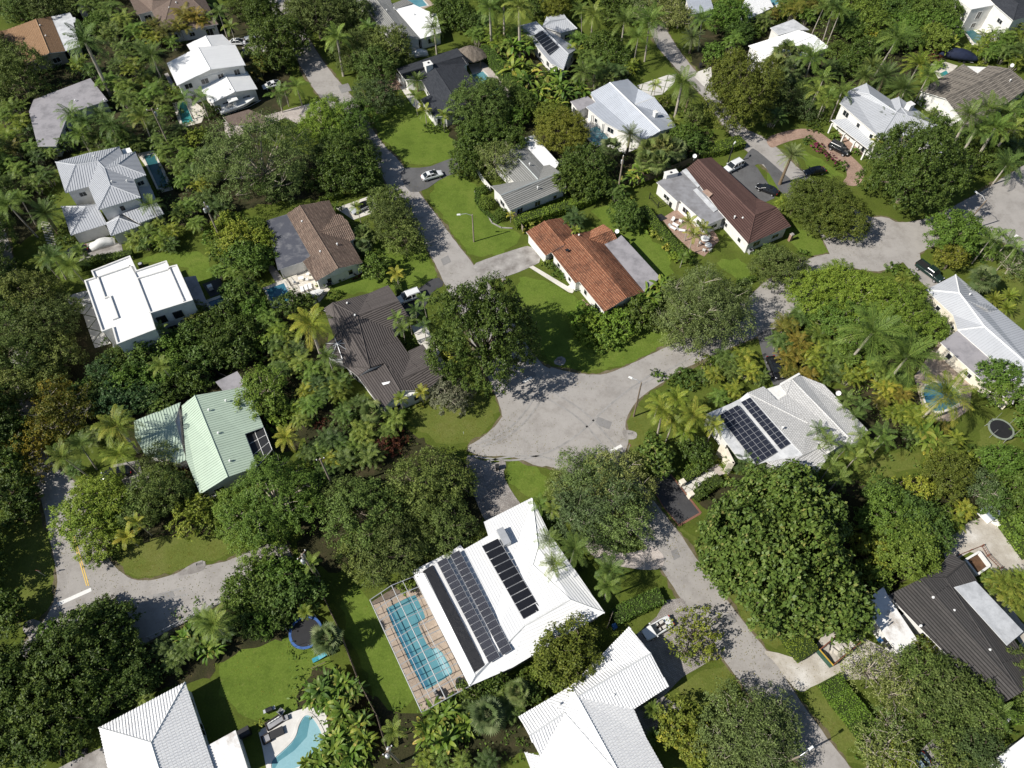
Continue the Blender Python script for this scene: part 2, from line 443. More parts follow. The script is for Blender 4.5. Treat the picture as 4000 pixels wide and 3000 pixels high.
ROOF = {   # material, rib pitch, rib width, rib height, cap material colour key
 'white_metal': (m_metalroof("white_metal_roof", (0.84, 0.84, 0.83), 0.4, 0.03), 0.42, 0.05, 0.06),
 'grey_metal': (m_metalroof("grey_metal_roof", (0.46, 0.475, 0.5), 0.42, 0.08), 0.46, 0.06, 0.075),
 'blue_metal': (m_metalroof("pale_blue_metal_roof", (0.5, 0.53, 0.58), 0.42, 0.08), 0.42, 0.06, 0.075),
 'green_metal': (m_metalroof("pale_green_metal_roof", (0.46, 0.56, 0.45), 0.42, 0.08), 0.45, 0.06, 0.075),
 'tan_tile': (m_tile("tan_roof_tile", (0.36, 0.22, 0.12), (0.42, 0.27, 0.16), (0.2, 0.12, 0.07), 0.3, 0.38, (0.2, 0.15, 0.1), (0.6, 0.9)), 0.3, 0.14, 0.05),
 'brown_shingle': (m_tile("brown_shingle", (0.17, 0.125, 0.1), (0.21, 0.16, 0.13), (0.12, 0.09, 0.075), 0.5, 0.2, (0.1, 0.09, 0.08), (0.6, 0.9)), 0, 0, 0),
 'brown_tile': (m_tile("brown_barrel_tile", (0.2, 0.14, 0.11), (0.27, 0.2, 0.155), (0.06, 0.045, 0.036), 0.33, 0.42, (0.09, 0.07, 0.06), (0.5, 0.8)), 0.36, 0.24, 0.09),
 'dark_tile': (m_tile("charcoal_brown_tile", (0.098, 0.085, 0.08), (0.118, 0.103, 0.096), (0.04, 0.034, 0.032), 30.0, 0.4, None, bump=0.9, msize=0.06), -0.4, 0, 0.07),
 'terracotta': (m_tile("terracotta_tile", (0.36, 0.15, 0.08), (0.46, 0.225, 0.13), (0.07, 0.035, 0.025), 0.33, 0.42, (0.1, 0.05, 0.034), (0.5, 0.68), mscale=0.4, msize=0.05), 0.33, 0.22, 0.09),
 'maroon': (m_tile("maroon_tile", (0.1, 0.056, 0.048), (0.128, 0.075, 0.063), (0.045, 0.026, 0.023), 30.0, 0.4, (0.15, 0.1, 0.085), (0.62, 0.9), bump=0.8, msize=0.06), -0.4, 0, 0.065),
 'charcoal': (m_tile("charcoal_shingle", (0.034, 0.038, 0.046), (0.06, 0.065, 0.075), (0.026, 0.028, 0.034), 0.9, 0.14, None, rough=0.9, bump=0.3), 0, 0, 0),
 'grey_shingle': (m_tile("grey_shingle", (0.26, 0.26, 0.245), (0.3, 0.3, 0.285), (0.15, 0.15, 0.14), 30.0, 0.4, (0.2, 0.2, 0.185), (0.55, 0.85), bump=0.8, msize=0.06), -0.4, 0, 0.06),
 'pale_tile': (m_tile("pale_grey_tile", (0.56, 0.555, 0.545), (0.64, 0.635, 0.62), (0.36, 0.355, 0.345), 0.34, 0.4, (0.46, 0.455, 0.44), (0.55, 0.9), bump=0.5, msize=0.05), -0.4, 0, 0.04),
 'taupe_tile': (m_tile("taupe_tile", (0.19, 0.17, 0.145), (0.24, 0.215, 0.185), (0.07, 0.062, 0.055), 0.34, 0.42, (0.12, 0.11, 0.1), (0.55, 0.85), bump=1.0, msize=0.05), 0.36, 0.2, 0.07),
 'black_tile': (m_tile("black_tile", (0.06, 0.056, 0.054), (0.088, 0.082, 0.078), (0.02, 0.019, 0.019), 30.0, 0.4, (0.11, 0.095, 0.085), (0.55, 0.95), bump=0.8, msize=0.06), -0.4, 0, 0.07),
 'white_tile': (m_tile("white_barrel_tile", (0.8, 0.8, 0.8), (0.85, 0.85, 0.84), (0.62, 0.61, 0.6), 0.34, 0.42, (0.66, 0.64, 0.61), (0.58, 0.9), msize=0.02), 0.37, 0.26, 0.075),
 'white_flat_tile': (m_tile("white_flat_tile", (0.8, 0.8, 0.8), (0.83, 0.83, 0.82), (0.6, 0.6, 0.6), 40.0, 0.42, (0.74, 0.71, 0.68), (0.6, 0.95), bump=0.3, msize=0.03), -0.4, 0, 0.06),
 'white_flat': (m_flatroof("white_flat_roof", (0.83, 0.83, 0.82), (0.74, 0.71, 0.68), 0.55, 0.85), 0, 0, 0),
 'stained_white': (m_flatroof("stained_white_flat_roof", (0.78, 0.77, 0.75), (0.36, 0.3, 0.24), 0.55, 0.72, 0.3), 0, 0, 0),
 'silver_flat': (m_flatroof("silver_coated_flat_roof", (0.62, 0.63, 0.64), (0.4, 0.41, 0.42), 0.4, 0.7, 0.6), 0, 0, 0),
 'grey_flat': (m_flatroof("grey_flat_roof", (0.3, 0.3, 0.315), (0.2, 0.195, 0.2), 0.4, 0.65, 0.5), 0, 0, 0),
 'lilac_flat': (m_flatroof("pale_grey_flat_roof", (0.33, 0.315, 0.33), (0.17, 0.165, 0.175), 0.45, 0.75, 0.4), 0, 0, 0),
 'dark_flat': (m_flatroof("dark_slate_flat_roof", (0.085, 0.09, 0.11), (0.22, 0.22, 0.23), 0.5, 0.7, 0.35), 0, 0, 0),
 'brown_flat': (m_flatroof("brown_flat_roof", (0.115, 0.1, 0.093), (0.15, 0.13, 0.12), 0.5, 0.75, 0.5), 0, 0, 0),
 'thatch': (m_ground("palm_thatch", [(0.3, (0.17, 0.14, 0.11)), (0.55, (0.28, 0.235, 0.19)), (0.75, (0.36, 0.31, 0.26))], 1.4, 9.0, 0.9, 0.95, 0.2, 0.5), 0, 0, 0),
}
M['cap_white'] = m_plain("white_roof_ridge", (0.76, 0.76, 0.75), 0.5, var=0.06)
M['panel'] = m_pave("solar_cell", (0.012, 0.014, 0.026), (0.017, 0.02, 0.034), (0.1, 0.11, 0.13), 0.165, 0.165, 0.0, 0.006, (0.9, 1.0), uv=True, off=0.0, rough=0.3, bump=0.0, spec=0.25)
M['panel_spotted'] = m_pave("spotted_solar_cell", (0.012, 0.012, 0.02), (0.02, 0.018, 0.03), (0.16, 0.17, 0.19), 0.165, 0.165, 0.0, 0.016, (0.85, 1.0), uv=True, off=0.0, rough=0.3, bump=0.0, spec=0.25)  # cells with wider pale lines between them
M['heater'] = m_pave("black_heater_mat", (0.014, 0.015, 0.019), (0.02, 0.021, 0.026), (0.008, 0.008, 0.01), 3.0, 0.1, 0.0, 0.02, (0.8, 1.0), uv=True, rough=0.3, bump=0.3, spec=0.5)
M['alu'] = m_plain("aluminium_frame", (0.6, 0.6, 0.6), 0.4, 0.5, 0.5, var=0.05)
# ------------------------------------------------------------------ ground, roads, paving
_lay = {}
def sheet(name, poly, mat, layer, smooth=0, kind='structure', jit=0.0, wob=0.0):
    ps = [Vector((p[0], p[1], 0)) for p in poly]
    if smooth: ps = chaikin(ps, smooth)
    if jit:
        rng = random.Random(name + str(layer) + str(round(ps[0].x, 1)))
        q = []
        for i, a in enumerate(ps):
            b = ps[(i + 1) % len(ps)]
            n = max(1, int((b - a).length / 0.8))
            for k in range(n):
                p = a.lerp(b, k / n)
                w = wob * (math.sin(p.x * .9 + 2 * math.sin(p.y * .35)) + .6 * math.sin(p.y * 1.9 + p.x * .7) + .4 * math.sin(p.x * 3.7 - p.y * 2.9))
                q.append(p + Vector((rng.uniform(-jit, jit) + w, rng.uniform(-jit, jit) + w * .7 * math.cos(p.x * 1.3), 0)))
        ps = q
    if area2(ps) < 0: ps = ps[::-1]
    mb = MB()
    k = _lay[layer] = _lay.get(layer, 0) + 1
    mb.face([(p.x, p.y, 0.006 * layer + 0.0007 * k * (0.2 if layer == 1 else 1)) for p in ps])
    o = mb.build(name, mat)
    if kind: o['kind'] = kind
    return o

g = MB()
g.face([(-900, -600, 0), (900, -600, 0), (900, 1400, 0), (-900, 1400, 0)])
tag(g.build("ground", M['grass']), kind='structure')

# ------------------------------------------------------------------ roofs and houses
def newell(ps):
    n = Vector((0, 0, 0))
    for i in range(len(ps)):
        a, b = ps[i], ps[(i + 1) % len(ps)]
        n += Vector(((a.y - b.y) * (a.z + b.z), (a.z - b.z) * (a.x + b.x), (a.x - b.x) * (a.y + b.y)))
    return n.normalized()

def roof_mesh(root, org, faces, kind, axis, name='roof', cap=None, fascia=True, thick=0.16):
    mat, pitch, rw, rh = ROOF[kind]
    mb = MB(org)
    keyf = lambda p: (round(p.x, 2), round(p.y, 2), round(p.z, 2))
    edges = {}
    info = []
    for ps in faces:
        n = newell(ps)
        if n.z < 0:
            ps = ps[::-1]; n = -n
        if n.z > 0.9985: U = Vector((math.cos(axis), math.sin(axis), 0))
        else: U = Vector((0, 0, 1)).cross(n).normalized()
        W = n.cross(U).normalized()
        c = sum(ps, Vector((0, 0, 0))) / len(ps)
        uv = [(p.dot(U), p.dot(W)) for p in ps]
        tris = [tuple(t) for t in tessellate_polygon([ps])] if len(ps) > 3 else [(0, 1, 2)]
        tl = []
        for t in tris:
            q = [ps[i] for i in t]; quv = [uv[i] for i in t]
            if (q[1] - q[0]).cross(q[2] - q[0]).z < 0: q = q[::-1]; quv = quv[::-1]
            tn = (q[1] - q[0]).cross(q[2] - q[0])
            if tn.length < 1e-5: continue
            tn.normalize()
            mb.face(q, 0, quv)
            mb.face([p - Vector((0, 0, thick)) for p in q[::-1]], 1)
            tl.append((q, quv, tn))
        info.append((ps, n, c))
        for i in range(len(ps)):
            a, b = ps[i], ps[(i + 1) % len(ps)]
            edges.setdefault(frozenset((keyf(a), keyf(b))), []).append((a, b, len(info) - 1))
        if pitch < 0:         # courses of flat tile: each row tilts up to a step at its lower edge
            cp = -pitch
            for q3, quv, tn in tl:
                den = n.dot(tn)
                if den < 0.3: continue
                def P(uu, vv, h):
                    p = U * uu + W * vv
                    return p + n * ((q3[0] - p).dot(tn) / den + h)
                vs = [w[1] for w in quv]
                for k in range(math.floor(min(vs) / cp), math.ceil(max(vs) / cp)):
                    v0 = k * cp; pl = list(quv)
                    for lim, sg in ((v0, 1), (v0 + cp, -1)):
                        out = []
                        for i in range(len(pl)):
                            A, B = pl[i], pl[(i + 1) % len(pl)]
                            da, db = (A[1] - lim) * sg, (B[1] - lim) * sg
                            if da >= 0: out.append(A)
                            if (da > 0 > db) or (da < 0 < db):
                                f = da / (da - db); out.append((A[0] + (B[0] - A[0]) * f, A[1] + (B[1] - A[1]) * f))
                        pl = out
                    if len(pl) < 3: continue
                    hh = lambda v: 0.004 + rh * (1 - (v - v0) / cp)
                    mb.face([P(u_, v_, hh(v_)) for u_, v_ in pl], 0, pl)
                    low = [w[0] for w in pl if abs(w[1] - v0) < 1e-5]
                    if len(low) > 1:
                        u0, u1 = min(low), max(low)
                        mb.face([P(u0, v0, 0), P(u1, v0, 0), P(u1, v0, hh(v0)), P(u0, v0, hh(v0))], 0, [(u0, v0), (u1, v0), (u1, v0), (u0, v0)])
            continue
        if not pitch: continue
        for q3, quv, tn in tl:
            us = [w[0] for w in quv]
            k0, k1 = math.ceil((min(us) + 0.01) / pitch), math.floor((max(us) - 0.01) / pitch)
            den = n.dot(tn)
            if den < 0.3: continue
            for k in range(k0, k1 + 1):
                u = k * pitch
                xs = []
                for i in range(3):
                    (u0, v0), (u1, v1) = quv[i], quv[(i + 1) % 3]
                    if (u0 - u) * (u1 - u) < 0: xs.append(v0 + (v1 - v0) * (u - u0) / (u1 - u0))
                if len(xs) < 2: continue
                va, vb = min(xs), max(xs)
                if vb - va < 0.05: continue
                def P(uu, vv, h):
                    p = U * uu + W * vv
                    return p + n * ((q3[0] - p).dot(tn) / den + h)
                hw = rw / 2
                if rw < 0.1:      # standing seam
                    mb.face([P(u - hw, va, 0.002), P(u - hw, vb, 0.002), P(u - hw, vb, rh), P(u - hw, va, rh)][::-1], 0)
                    mb.face([P(u + hw, va, 0.002), P(u + hw, vb, 0.002), P(u + hw, vb, rh), P(u + hw, va, rh)], 0)
                    mb.face([P(u - hw, va, rh), P(u + hw, va, rh), P(u + hw, vb, rh), P(u - hw, vb, rh)], 0, [(u, va), (u, va), (u, vb), (u, vb)])
                else:             # barrel of tile
                    q = [(u - hw, 0.002), (u - hw * 0.5, rh), (u + hw * 0.5, rh), (u + hw, 0.002)]
                    for t in range(3):
                        (x0, h0), (x1, h1) = q[t], q[t + 1]
                        mb.face([P(x0, va, h0), P(x1, va, h1), P(x1, vb, h1), P(x0, vb, h0)], 0, [(x0, va), (x1, va), (x1, vb), (x0, vb)])
    for k, lst in edges.items():
        if len(lst) == 1 and fascia:
            a, b, fi = lst[0]
            dn = Vector((0, 0, thick))
            mb.face([a, a - dn, b - dn, b], 1)
        elif len(lst) == 2:
            a, b, f0 = lst[0]; f1 = lst[1][2]
            n0, n1 = info[f0][1], info[f1][1]
            if n0.dot(n1) < 0.997 and (info[f1][2] - a).dot(n0) < -0.02 and (b - a).length > 0.5:
                d = (b - a).normalized()
                s0 = d.cross(n0); s1 = d.cross(n1)
                if s0.dot(info[f0][2] - a) < 0: s0 = -s0
                if s1.dot(info[f1][2] - a) < 0: s1 = -s1
                up = (n0 + n1).normalized()
                w = 0.15
                q = [s0 * w + n0 * 0.02, up * (0.1 + (rh if rw > 0.1 or pitch < 0 else rh * 0.6)), s1 * w + n1 * 0.02]
                mb.face([a + q[0], b + q[0], b + q[1], a + q[1]], 2, [(0, 0), ((b - a).length, 0), ((b - a).length, .15), (0, .15)])
                mb.face([a + q[1], b + q[1], b + q[2], a + q[2]], 2, [(0, .2), ((b - a).length, .2), ((b - a).length, .35), (0, .35)])
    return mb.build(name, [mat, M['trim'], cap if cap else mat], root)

def wall_mesh(root, org, poly, z0, z1, mat, windows=True, wmat=None, skip=(), gable=None):
    ps = [Vector((p[0], p[1], 0)) for p in poly]
    if area2(ps) < 0: ps = ps[::-1]
    mb = MB(org)
    n = len(ps)
    for i in range(n):
        a, b = ps[i], ps[(i + 1) % n]
        mb.face([(a.x, a.y, z0), (b.x, b.y, z0), (b.x, b.y, z1), (a.x, a.y, z1)])
    mb.face([(p.x, p.y, z1) for p in ps])
    wo = mb.build('wall', mat, root)
    if not windows: return wo
    rng = random.Random(int(org[0] * 7 + org[1] * 13 + z0 * 5))
    for i in range(n):
        a, b = ps[i], ps[(i + 1) % n]
        e = b - a; L = e.length
        if L < 2.4: continue
        d = e / L; nn = Vector((d.y, -d.x, 0))
        if nn.y > 0.55: continue                       # faces away from the street side we can ever see
        lev = z0
        while z1 - lev > 2.1:
            k = max(1, int(L / 3.6))
            for j in range(k):
                cx = L * (j + 0.5) / k
                ww = rng.choice((0.9, 1.3, 1.7)); wh = rng.choice((1.0, 1.25)); sill = 0.85
                if rng.random() < 0.16: wh, sill = 1.9, 0.12
                if ww > L * 0.8: ww = L * 0.5
                c = a + d * cx + nn * 0.02
                ang = math.atan2(d.y, d.x)
                zc = lev + sill + wh / 2
                if zc + wh / 2 > z1 - 0.1: continue
                f = MB(org)
                for sx in (-1, 1): f.box((c.x + d.x * sx * (ww / 2), c.y + d.y * sx * (ww / 2), zc), (0.09, 0.09, wh + 0.09), ang)
                for sz in (-1, 1): f.box((c.x, c.y, zc + sz * wh / 2), (ww - 0.095, 0.088, 0.09), ang)
                if ww > 1: f.box((c.x, c.y, zc), (0.05, 0.08, wh - 0.095), ang)
                fo = f.build('window', wmat or M['frame'], root)
                g = MB(org)
                g.box((c.x, c.y, zc), (ww - 0.1, 0.05, wh - 0.1), ang)
                g.build('pane', M['glass'], fo)
            lev += 3.0
    return wo

def parse(view, V, ze, zr):
    d = {}
    for it in V.split(','):
        a = it.split()
        z = float(a[3]) if len(a) > 3 else (ze if a[0].isupper() else zr)
        d[a[0]] = view(float(a[1]), float(a[2]), z)
    return d

HOUSES = {}
class House:
    def __init__(s, key, label, view, at_xy, axis=0.5, name='house', cat='house'):
        s.view, s.axis = view, axis
        p = view(at_xy[0], at_xy[1], 0)
        s.org = p
        s.root = empty(name, p, 0, label, cat)
        s.roofs = []
        HOUSES[key] = s
    def sec(s, V, F, W, kind, ze=3.0, zr=4.6, wall='wall', z0=0.0, cap=None, over=0.45, win=True, view=None, fascia=True, gables=True, part='roof', wmat=None, thick=0.16):
        view = view or s.view
        d = parse(view, V, ze, zr)
        faces = [[d[ch] for ch in f] for f in F.split()]
        r = roof_mesh(s.root, s.org, faces, kind, s.axis, part, cap, fascia, thick)
        s.roofs.append(r)
        if W:
            poly = inset([d[ch] for ch in W], over)
            zt = min(d[ch].z for ch in W) - thick - 0.02
            wall_mesh(s.root, s.org, poly, z0, zt, M[wall], win, wmat)
            # gable triangles: any roof outline edge that climbs from eave to ridge gets closed below
            if gables:
                cen = sum((d[ch] for ch in W), Vector((0, 0, 0))) / len(W)
                ed = {}
                for f in faces:
                    for i in range(len(f)):
                        a, b = f[i], f[(i + 1) % len(f)]
                        ed.setdefault(frozenset((tuple(a), tuple(b))), []).append((a, b))
                for k, l in ed.items():
                    if len(l) == 1 and abs(l[0][0].z - l[0][1].z) > 0.5:
                        a, b = l[0]
                        e = b - a; nrm = Vector((e.y, -e.x, 0))
                        if nrm.length < 1e-4: continue
                        nrm.normalize()
                        if nrm.dot(cen - a) < 0: nrm = -nrm
                        o = nrm * (over * 0.9)
                        dn = Vector((0, 0, 0.17))
                        a2, b2 = a + o - dn, b + o - dn
                        MB(s.org).face([(a2.x, a2.y, zt - 0.05), (b2.x, b2.y, zt - 0.05), b2, a2]).build('gable_wall', M[wall], s.root)
        return d, r
    def vents(s, lst, roof=0, view=None):
        view = view or s.view
        for x, y, z in lst:
            p = view(x, y, z)
            mb = MB(s.org)
            mb.tube([p - Vector((0, 0, 0.25)), p + Vector((0, 0, 0.3))], 0.1, 8)
            mb.tube([p + Vector((0, 0, 0.3)), p + Vector((0, 0, 0.46))], [0.2, 0.14], 8)
            mb.build('vent', M['white'], s.roofs[roof])
    def chimney(s, x, y, z, size, h, rz=None, view=None, mat='wall', roof=0):
        view = view or s.view
        p = view(x, y, z)
        mb = MB(s.org)
        rz = s.axis if rz is None else rz
        mb.box((p.x, p.y, z + h / 2 - 0.6), (size[0], size[1], h + 1.2), rz)
        mb.box((p.x, p.y, z + h + 0.04), (size[0] + 0.16, size[1] + 0.16, 0.12), rz)
        ch = mb.build('chimney', M[mat], s.roofs[roof])
        return ch
    def cap_pot(s, x, y, z, view=None):
        p = (view or s.view)(x, y, z)
        MB(s.org).tube([p, p + Vector((0, 0, 0.3))], 0.22, 8).build('flue', M['dark'], s.root)
    def slab(s, V, kind, thick=0.05, part='roof_patch', view=None, z=3.0):
        ps = pts(view or s.view, V, z)
        n = newell(ps)
        if n.z < 0: ps = ps[::-1]; n = -n
        mb = MB(s.org)
        U = Vector((math.cos(s.axis), math.sin(s.axis), 0)) if n.z > 0.998 else Vector((0, 0, 1)).cross(n).normalized()
        W = n.cross(U)
        top = [p + n * thick for p in ps]
        mb.face(top, 0, [(p.dot(U), p.dot(W)) for p in top])
        for i in range(len(ps)):
            j = (i + 1) % len(ps)
            mb.face([ps[i], ps[j], top[j], top[i]])
        return mb.build(part, kind if not isinstance(kind, str) else ROOF[kind][0], s.root)
    def panels(s, quad, nu, nv, mat='panel', gap=0.03, lift=0.12, view=None, part='solar_panel', border=True):
        a, b, c, d = pts(view or s.view, quad, 3.4)      # a->b is the u side, a->d the v side
        for i in range(nu):
            for j in range(nv):
                P = lambda u, v: (a * (1 - u) + b * u) * (1 - v) + (d * (1 - u) + c * u) * v
                u0, u1, v0, v1 = i / nu, (i + 1) / nu, j / nv, (j + 1) / nv
                q = [P(u0, v0), P(u1, v0), P(u1, v1), P(u0, v1)]
                m = sum(q, Vector((0, 0, 0))) / 4
                q = [m + (p - m) * (1 - gap) for p in q]
                n = newell(q)
                if n.z < 0: q = q[::-1]; n = -n
                e0, e1 = (q[1] - q[0]), (q[3] - q[0])
                lu, lv = e0.length, e1.length
                lo = [p + n * lift for p in q]; hi = [p + n * (lift + 0.04) for p in q]
                mb = MB(s.org)
                for k in range(4):
                    kk = (k + 1) % 4
                    mb.face([lo[k], lo[kk], hi[kk], hi[k]], 1)
                inner = [m + (p - m) * 0.955 + n * (lift + 0.04) for p in q]
                for k in range(4):
                    kk = (k + 1) % 4
                    mb.face([hi[k], hi[kk], inner[kk], inner[k]], 1)
                mb.face(inner, 0, [(0, 0), (lu, 0), (lu, lv), (0, lv)])
                mb.build(part, [M[mat], M['alu']], s.root)
    def parapet(s, polys, z, h=0.45, w=0.22, mat='wall', view=None):
        view = view or s.view
        mb = MB(s.org)
        for ps in polys:
            q = pts(view, ps, z)
            for i in range(len(q) - 1):
                a, b = q[i], q[i + 1]
                e = b - a
                mb.box(((a.x + b.x) / 2, (a.y + b.y) / 2, z + h / 2 + 0.003 * (i % 3)), (e.length + w * (0.9 - 0.03 * i), w, h), math.atan2(e.y, e.x))
        mb.build('parapet', M[mat], s.root)
    def door(s, a, b, z0, h, name='garage_door', mat='door', view=None, panes=False, off=0.09):
        """a, b: survey px of the foot of the door at height z0"""
        view = view or s.view
        p, q = view(a[0], a[1], z0), view(b[0], b[1], z0)
        e = q - p; L = e.length; ang = math.atan2(e.y, e.x)
        c = (p + q) / 2
        nn = Vector((e.y, -e.x, 0)).normalized()
        if nn.y > 0: nn = -nn
        c = c + nn * off
        mb = MB(s.org)
        mb.box((c.x, c.y, z0 + h / 2 + 0.02), (L, 0.07, h), ang)
        if not panes:
            for k in range(3):
                mb.box((c.x + nn.x * 0.03, c.y + nn.y * 0.03, z0 + h * (k + 1) / 4), (L * 0.96, 0.06, 0.04), ang)
            return mb.build(name, M[mat], s.root)
        o = mb.build(name, M[mat], s.root)
        g = MB(s.org)
        n = max(1, int(round(L / 0.9)))
        for k in range(n):
            x = (k + 0.5) / n
            cc = p.lerp(q, x) + nn * (off + 0.03)
            g.box((cc.x, cc.y, z0 + h / 2), (L / n - 0.22, 0.05, h - 0.4), ang)
        g.build('pane', M['glass'], o)
        return o
    def posts(s, lst, z1, r=0.14, part='column', view=None):
        view = view or s.view
        for x, y in lst:
            p = view(x, y, z1)
            MB(s.org).box((p.x, p.y, z1 / 2 - 0.1), (r * 2, r * 2, z1 - 0.2), s.axis).build(part, M['trim'], s.root)
# ------------------------------------------------------------------ the houses
AX = math.radians(-62)
v00, v10, v20, v30 = T(0, 0), T(1, 0), T(2, 0), T(3, 0)
v01, v11, v21, v31 = T(0, 1), T(1, 1), T(2, 1), T(3, 1)
v02, v12, v22, v32 = T(0, 2), T(1, 2), T(2, 2), T(3, 2)
v03, v13, v23, v33 = T(0, 3), T(1, 3), T(2, 3), T(3, 3)

h = House('tan', "low house with a tan tiled gable and a white flat roof strip", v00, (380, 380), AX)
h.sec("a 310 165,b 428 458,A 440 142,B 565 443,C 190 565,D 60 255", "aABb abCD", "ABCD", 'tan_tile', 3.0, 4.5, 'tanwall')
h.sec("A 442 142,B 605 108,C 628 150,D 650 150,E 657 188,F 632 196,G 690 400,H 566 441", "ABCDEFGH", "ABCDEFGH", 'silver_flat', 2.95, 3, 'tanwall', over=0.3)
h.sec("A 75 255,B 140 390,C -120 440,D -170 300,a -25 350,b 108 322", "AbaD BCab ADa", "ABCD", 'tan_tile', 2.6, 3.6, 'tanwall')
h.vents([(352, 228, 4.1), (400, 318, 4.0)])

h = House('brown_top', "wide brown shingled hip-roofed house at the far edge behind golden palms", v00, (1550, 100), AX)
h.sec("A 1060 -130,B 1185 128,C 1310 95,D 1400 290,E 1885 208,F 1745 -60,G 1640 -200,a 1320 0,b 1480 -10,c 1620 -50", "ABCa CDba DEcb EFc FGAabc", "ABCDEFG", 'brown_shingle', 3.0, 4.8, 'wall')
h.vents([(1465, 75, 4.0), (1525, 30, 4.4)])
h.sec("A 620 -60,B 700 -40,C 730 50,D 672 85", "ABCD", "ABCD", 'silver_flat', 2.6, 3, over=0.2, win=False)

h = House('white_gable', "white metal-roofed house in three stepped gables with a boat beside it", v00, (1800, 650), AX)
h.sec("A 1440 545,a 1712 408,b 1820 600,B 1530 740,C 2032 385,D 2122 563", "ABba aCDb", "ABDC", 'white_metal', 5.6, 6.9, cap=M['cap_white'])
h.sec("A 1612 385,a 1775 310,b 1838 418,B 1655 455,C 1922 297,D 2010 385", "ABba aCDb", "ABDC", 'white_metal', 4.4, 5.4, cap=M['cap_white'])
h.sec("A 1690 720,a 1920 602,b 2030 793,B 1830 892,C 2118 585,D 2225 768", "ABba aCDb", "ABDC", 'white_metal', 3.1, 4.3, cap=M['cap_white'])
h.vents([(1780, 590, 6.4), (1985, 780, 4.0)])

h = House('grey_flat', "low house with a wide weathered grey flat roof among palms", v00, (560, 980), AX)
h.sec("A 290 860,B 780 675,C 932 868,D 690 945,E 580 1010,F 485 1260,G 325 1262,H 250 965", "ABCDEFGH", "ABCDEFGH", 'lilac_flat', 3.1, 3.2, 'greywall', over=0.4)
h.vents([(655, 875, 3.1), (905, 870, 3.1)])

h = House('hip2', "two-storey house with a grey metal hip roof in many facets beside a narrow pool", v00, (850, 1600), AX)
h.sec("A 480 1400,B 760 1322,C 1030 1268,D 1062 1335,E 1168 1312,F 1262 1512,G 1157 1550,H 1215 1704,I 850 1814,J 765 1612,K 565 1665,a 655 1425,b 850 1395,c 905 1452,d 1022 1422,e 955 1602",
      "AKa AaBCb abJK" .replace("AaBCb", "AabCB").replace("abJK", "KJba") + " CDcb DEdc EFd FGcd GHec HIe IJbce", "ABCDEFGHIJK", 'grey_metal', 6.0, 7.6)
h.sec("A 528 1785,B 820 1762,C 925 1936,D 612 2034,a 742 1788 4.1,b 835 1770 3.9", "ADa DCba AabB", "ABCD", 'grey_metal', 3.0, 4.0, win=False)
h.sec("A 915 1930,B 1040 1850,C 1210 1950,D 958 2040,a 1030 1885 4.1", "ADa DCa CBa ABa", "ABCD", 'grey_metal', 3.0, 4.0)
h.sec("A 1060 1845 3.9,B 1350 1745 3.9,C 1418 1845,D 1200 1930", "ABCD", "ABCD", 'grey_metal', 3.0, 4.0)
h.sec("A 1195 1620 3.8,B 1290 1590,C 1345 1720,D 1235 1745 3.8", "ABCD", "ABCD", 'grey_metal', 3.0, 4.0)
h.sec("A 1050 1292,B 1120 1275,C 1142 1312,D 1064 1334", "ABCD", "ABCD", 'white_flat', 5.2, 5.3, over=0.2)
h.door((722, 2100), (860, 2040), 0, 2.3); h.door((868, 2036), (930, 2010), 0, 2.3)
h.vents([(815, 1360, 7.1), (970, 1578, 7.3), (1100, 1570, 6.5)])

h = House('modern', "two-storey white cube house with flat white roofs and parapets", v01, (1180, 900), AX)
h.sec("A 800 690,B 1125 563,C 1183 690,D 1440 605,E 1463 657,F 1530 640,G 1665 940,H 1300 1053,I 1345 1192,J 1020 1318,K 980 1175,L 890 1210,M 740 775,N 825 748",
      "ABCDEFGHIJKLMN", "ABCDEFGHIJKLMN", 'white_flat', 6.6, 6.7, over=0.06, win=False)
h.parapet(["800 690,1125 563,1183 690,1440 605,1463 657,1530 640,1665 940,1300 1053,1345 1192,1020 1318,980 1175,890 1210,740 775,825 748,800 690",
           "848 742,1128 645", "848 742,912 922,955 905,1022 1090,982 1106", "1128 645,1188 755,1302 1048", "1188 755,1470 670", "1462 660,1590 950"], 6.6, 0.3, 0.24)
h.sec("A 1590 738,B 1690 722,C 1792 968,D 1668 985", "ABCD", "ABCD", 'lilac_flat', 3.0, 3.0, over=0.15, win=False)
for (x, y) in ((1395, 1085), (1535, 1035), (1465, 1200)):
    p = v01(x, y, 4.6); w = (v01(1665, 940, 6.6) - v01(1300, 1053, 6.6)); ang = math.atan2(w.y, w.x)
    q = v01(1300, 1053, 6.6); d = w.normalized(); tt = (p - q).dot(d)
    zc = 4.5 if y < 1150 else 1.4
    c = q + d * tt; c.z = zc; nn = Vector((d.y, -d.x, 0))
    f = MB(h.org); c += nn * 0.0
    for sx in (-1, 1): f.box((c.x + d.x * sx * .75, c.y + d.y * sx * .75, zc), (.1, .2, 1.6), ang)
    for sz in (-1, 1): f.box((c.x, c.y, zc + sz * .75), (1.4, .19, .1), ang)
    fo = f.build('window', M['dark_frame'], h.root)
    MB(h.org).box((c.x, c.y, zc), (1.42, .16, 1.42), ang).build('pane', M['glass'], fo)

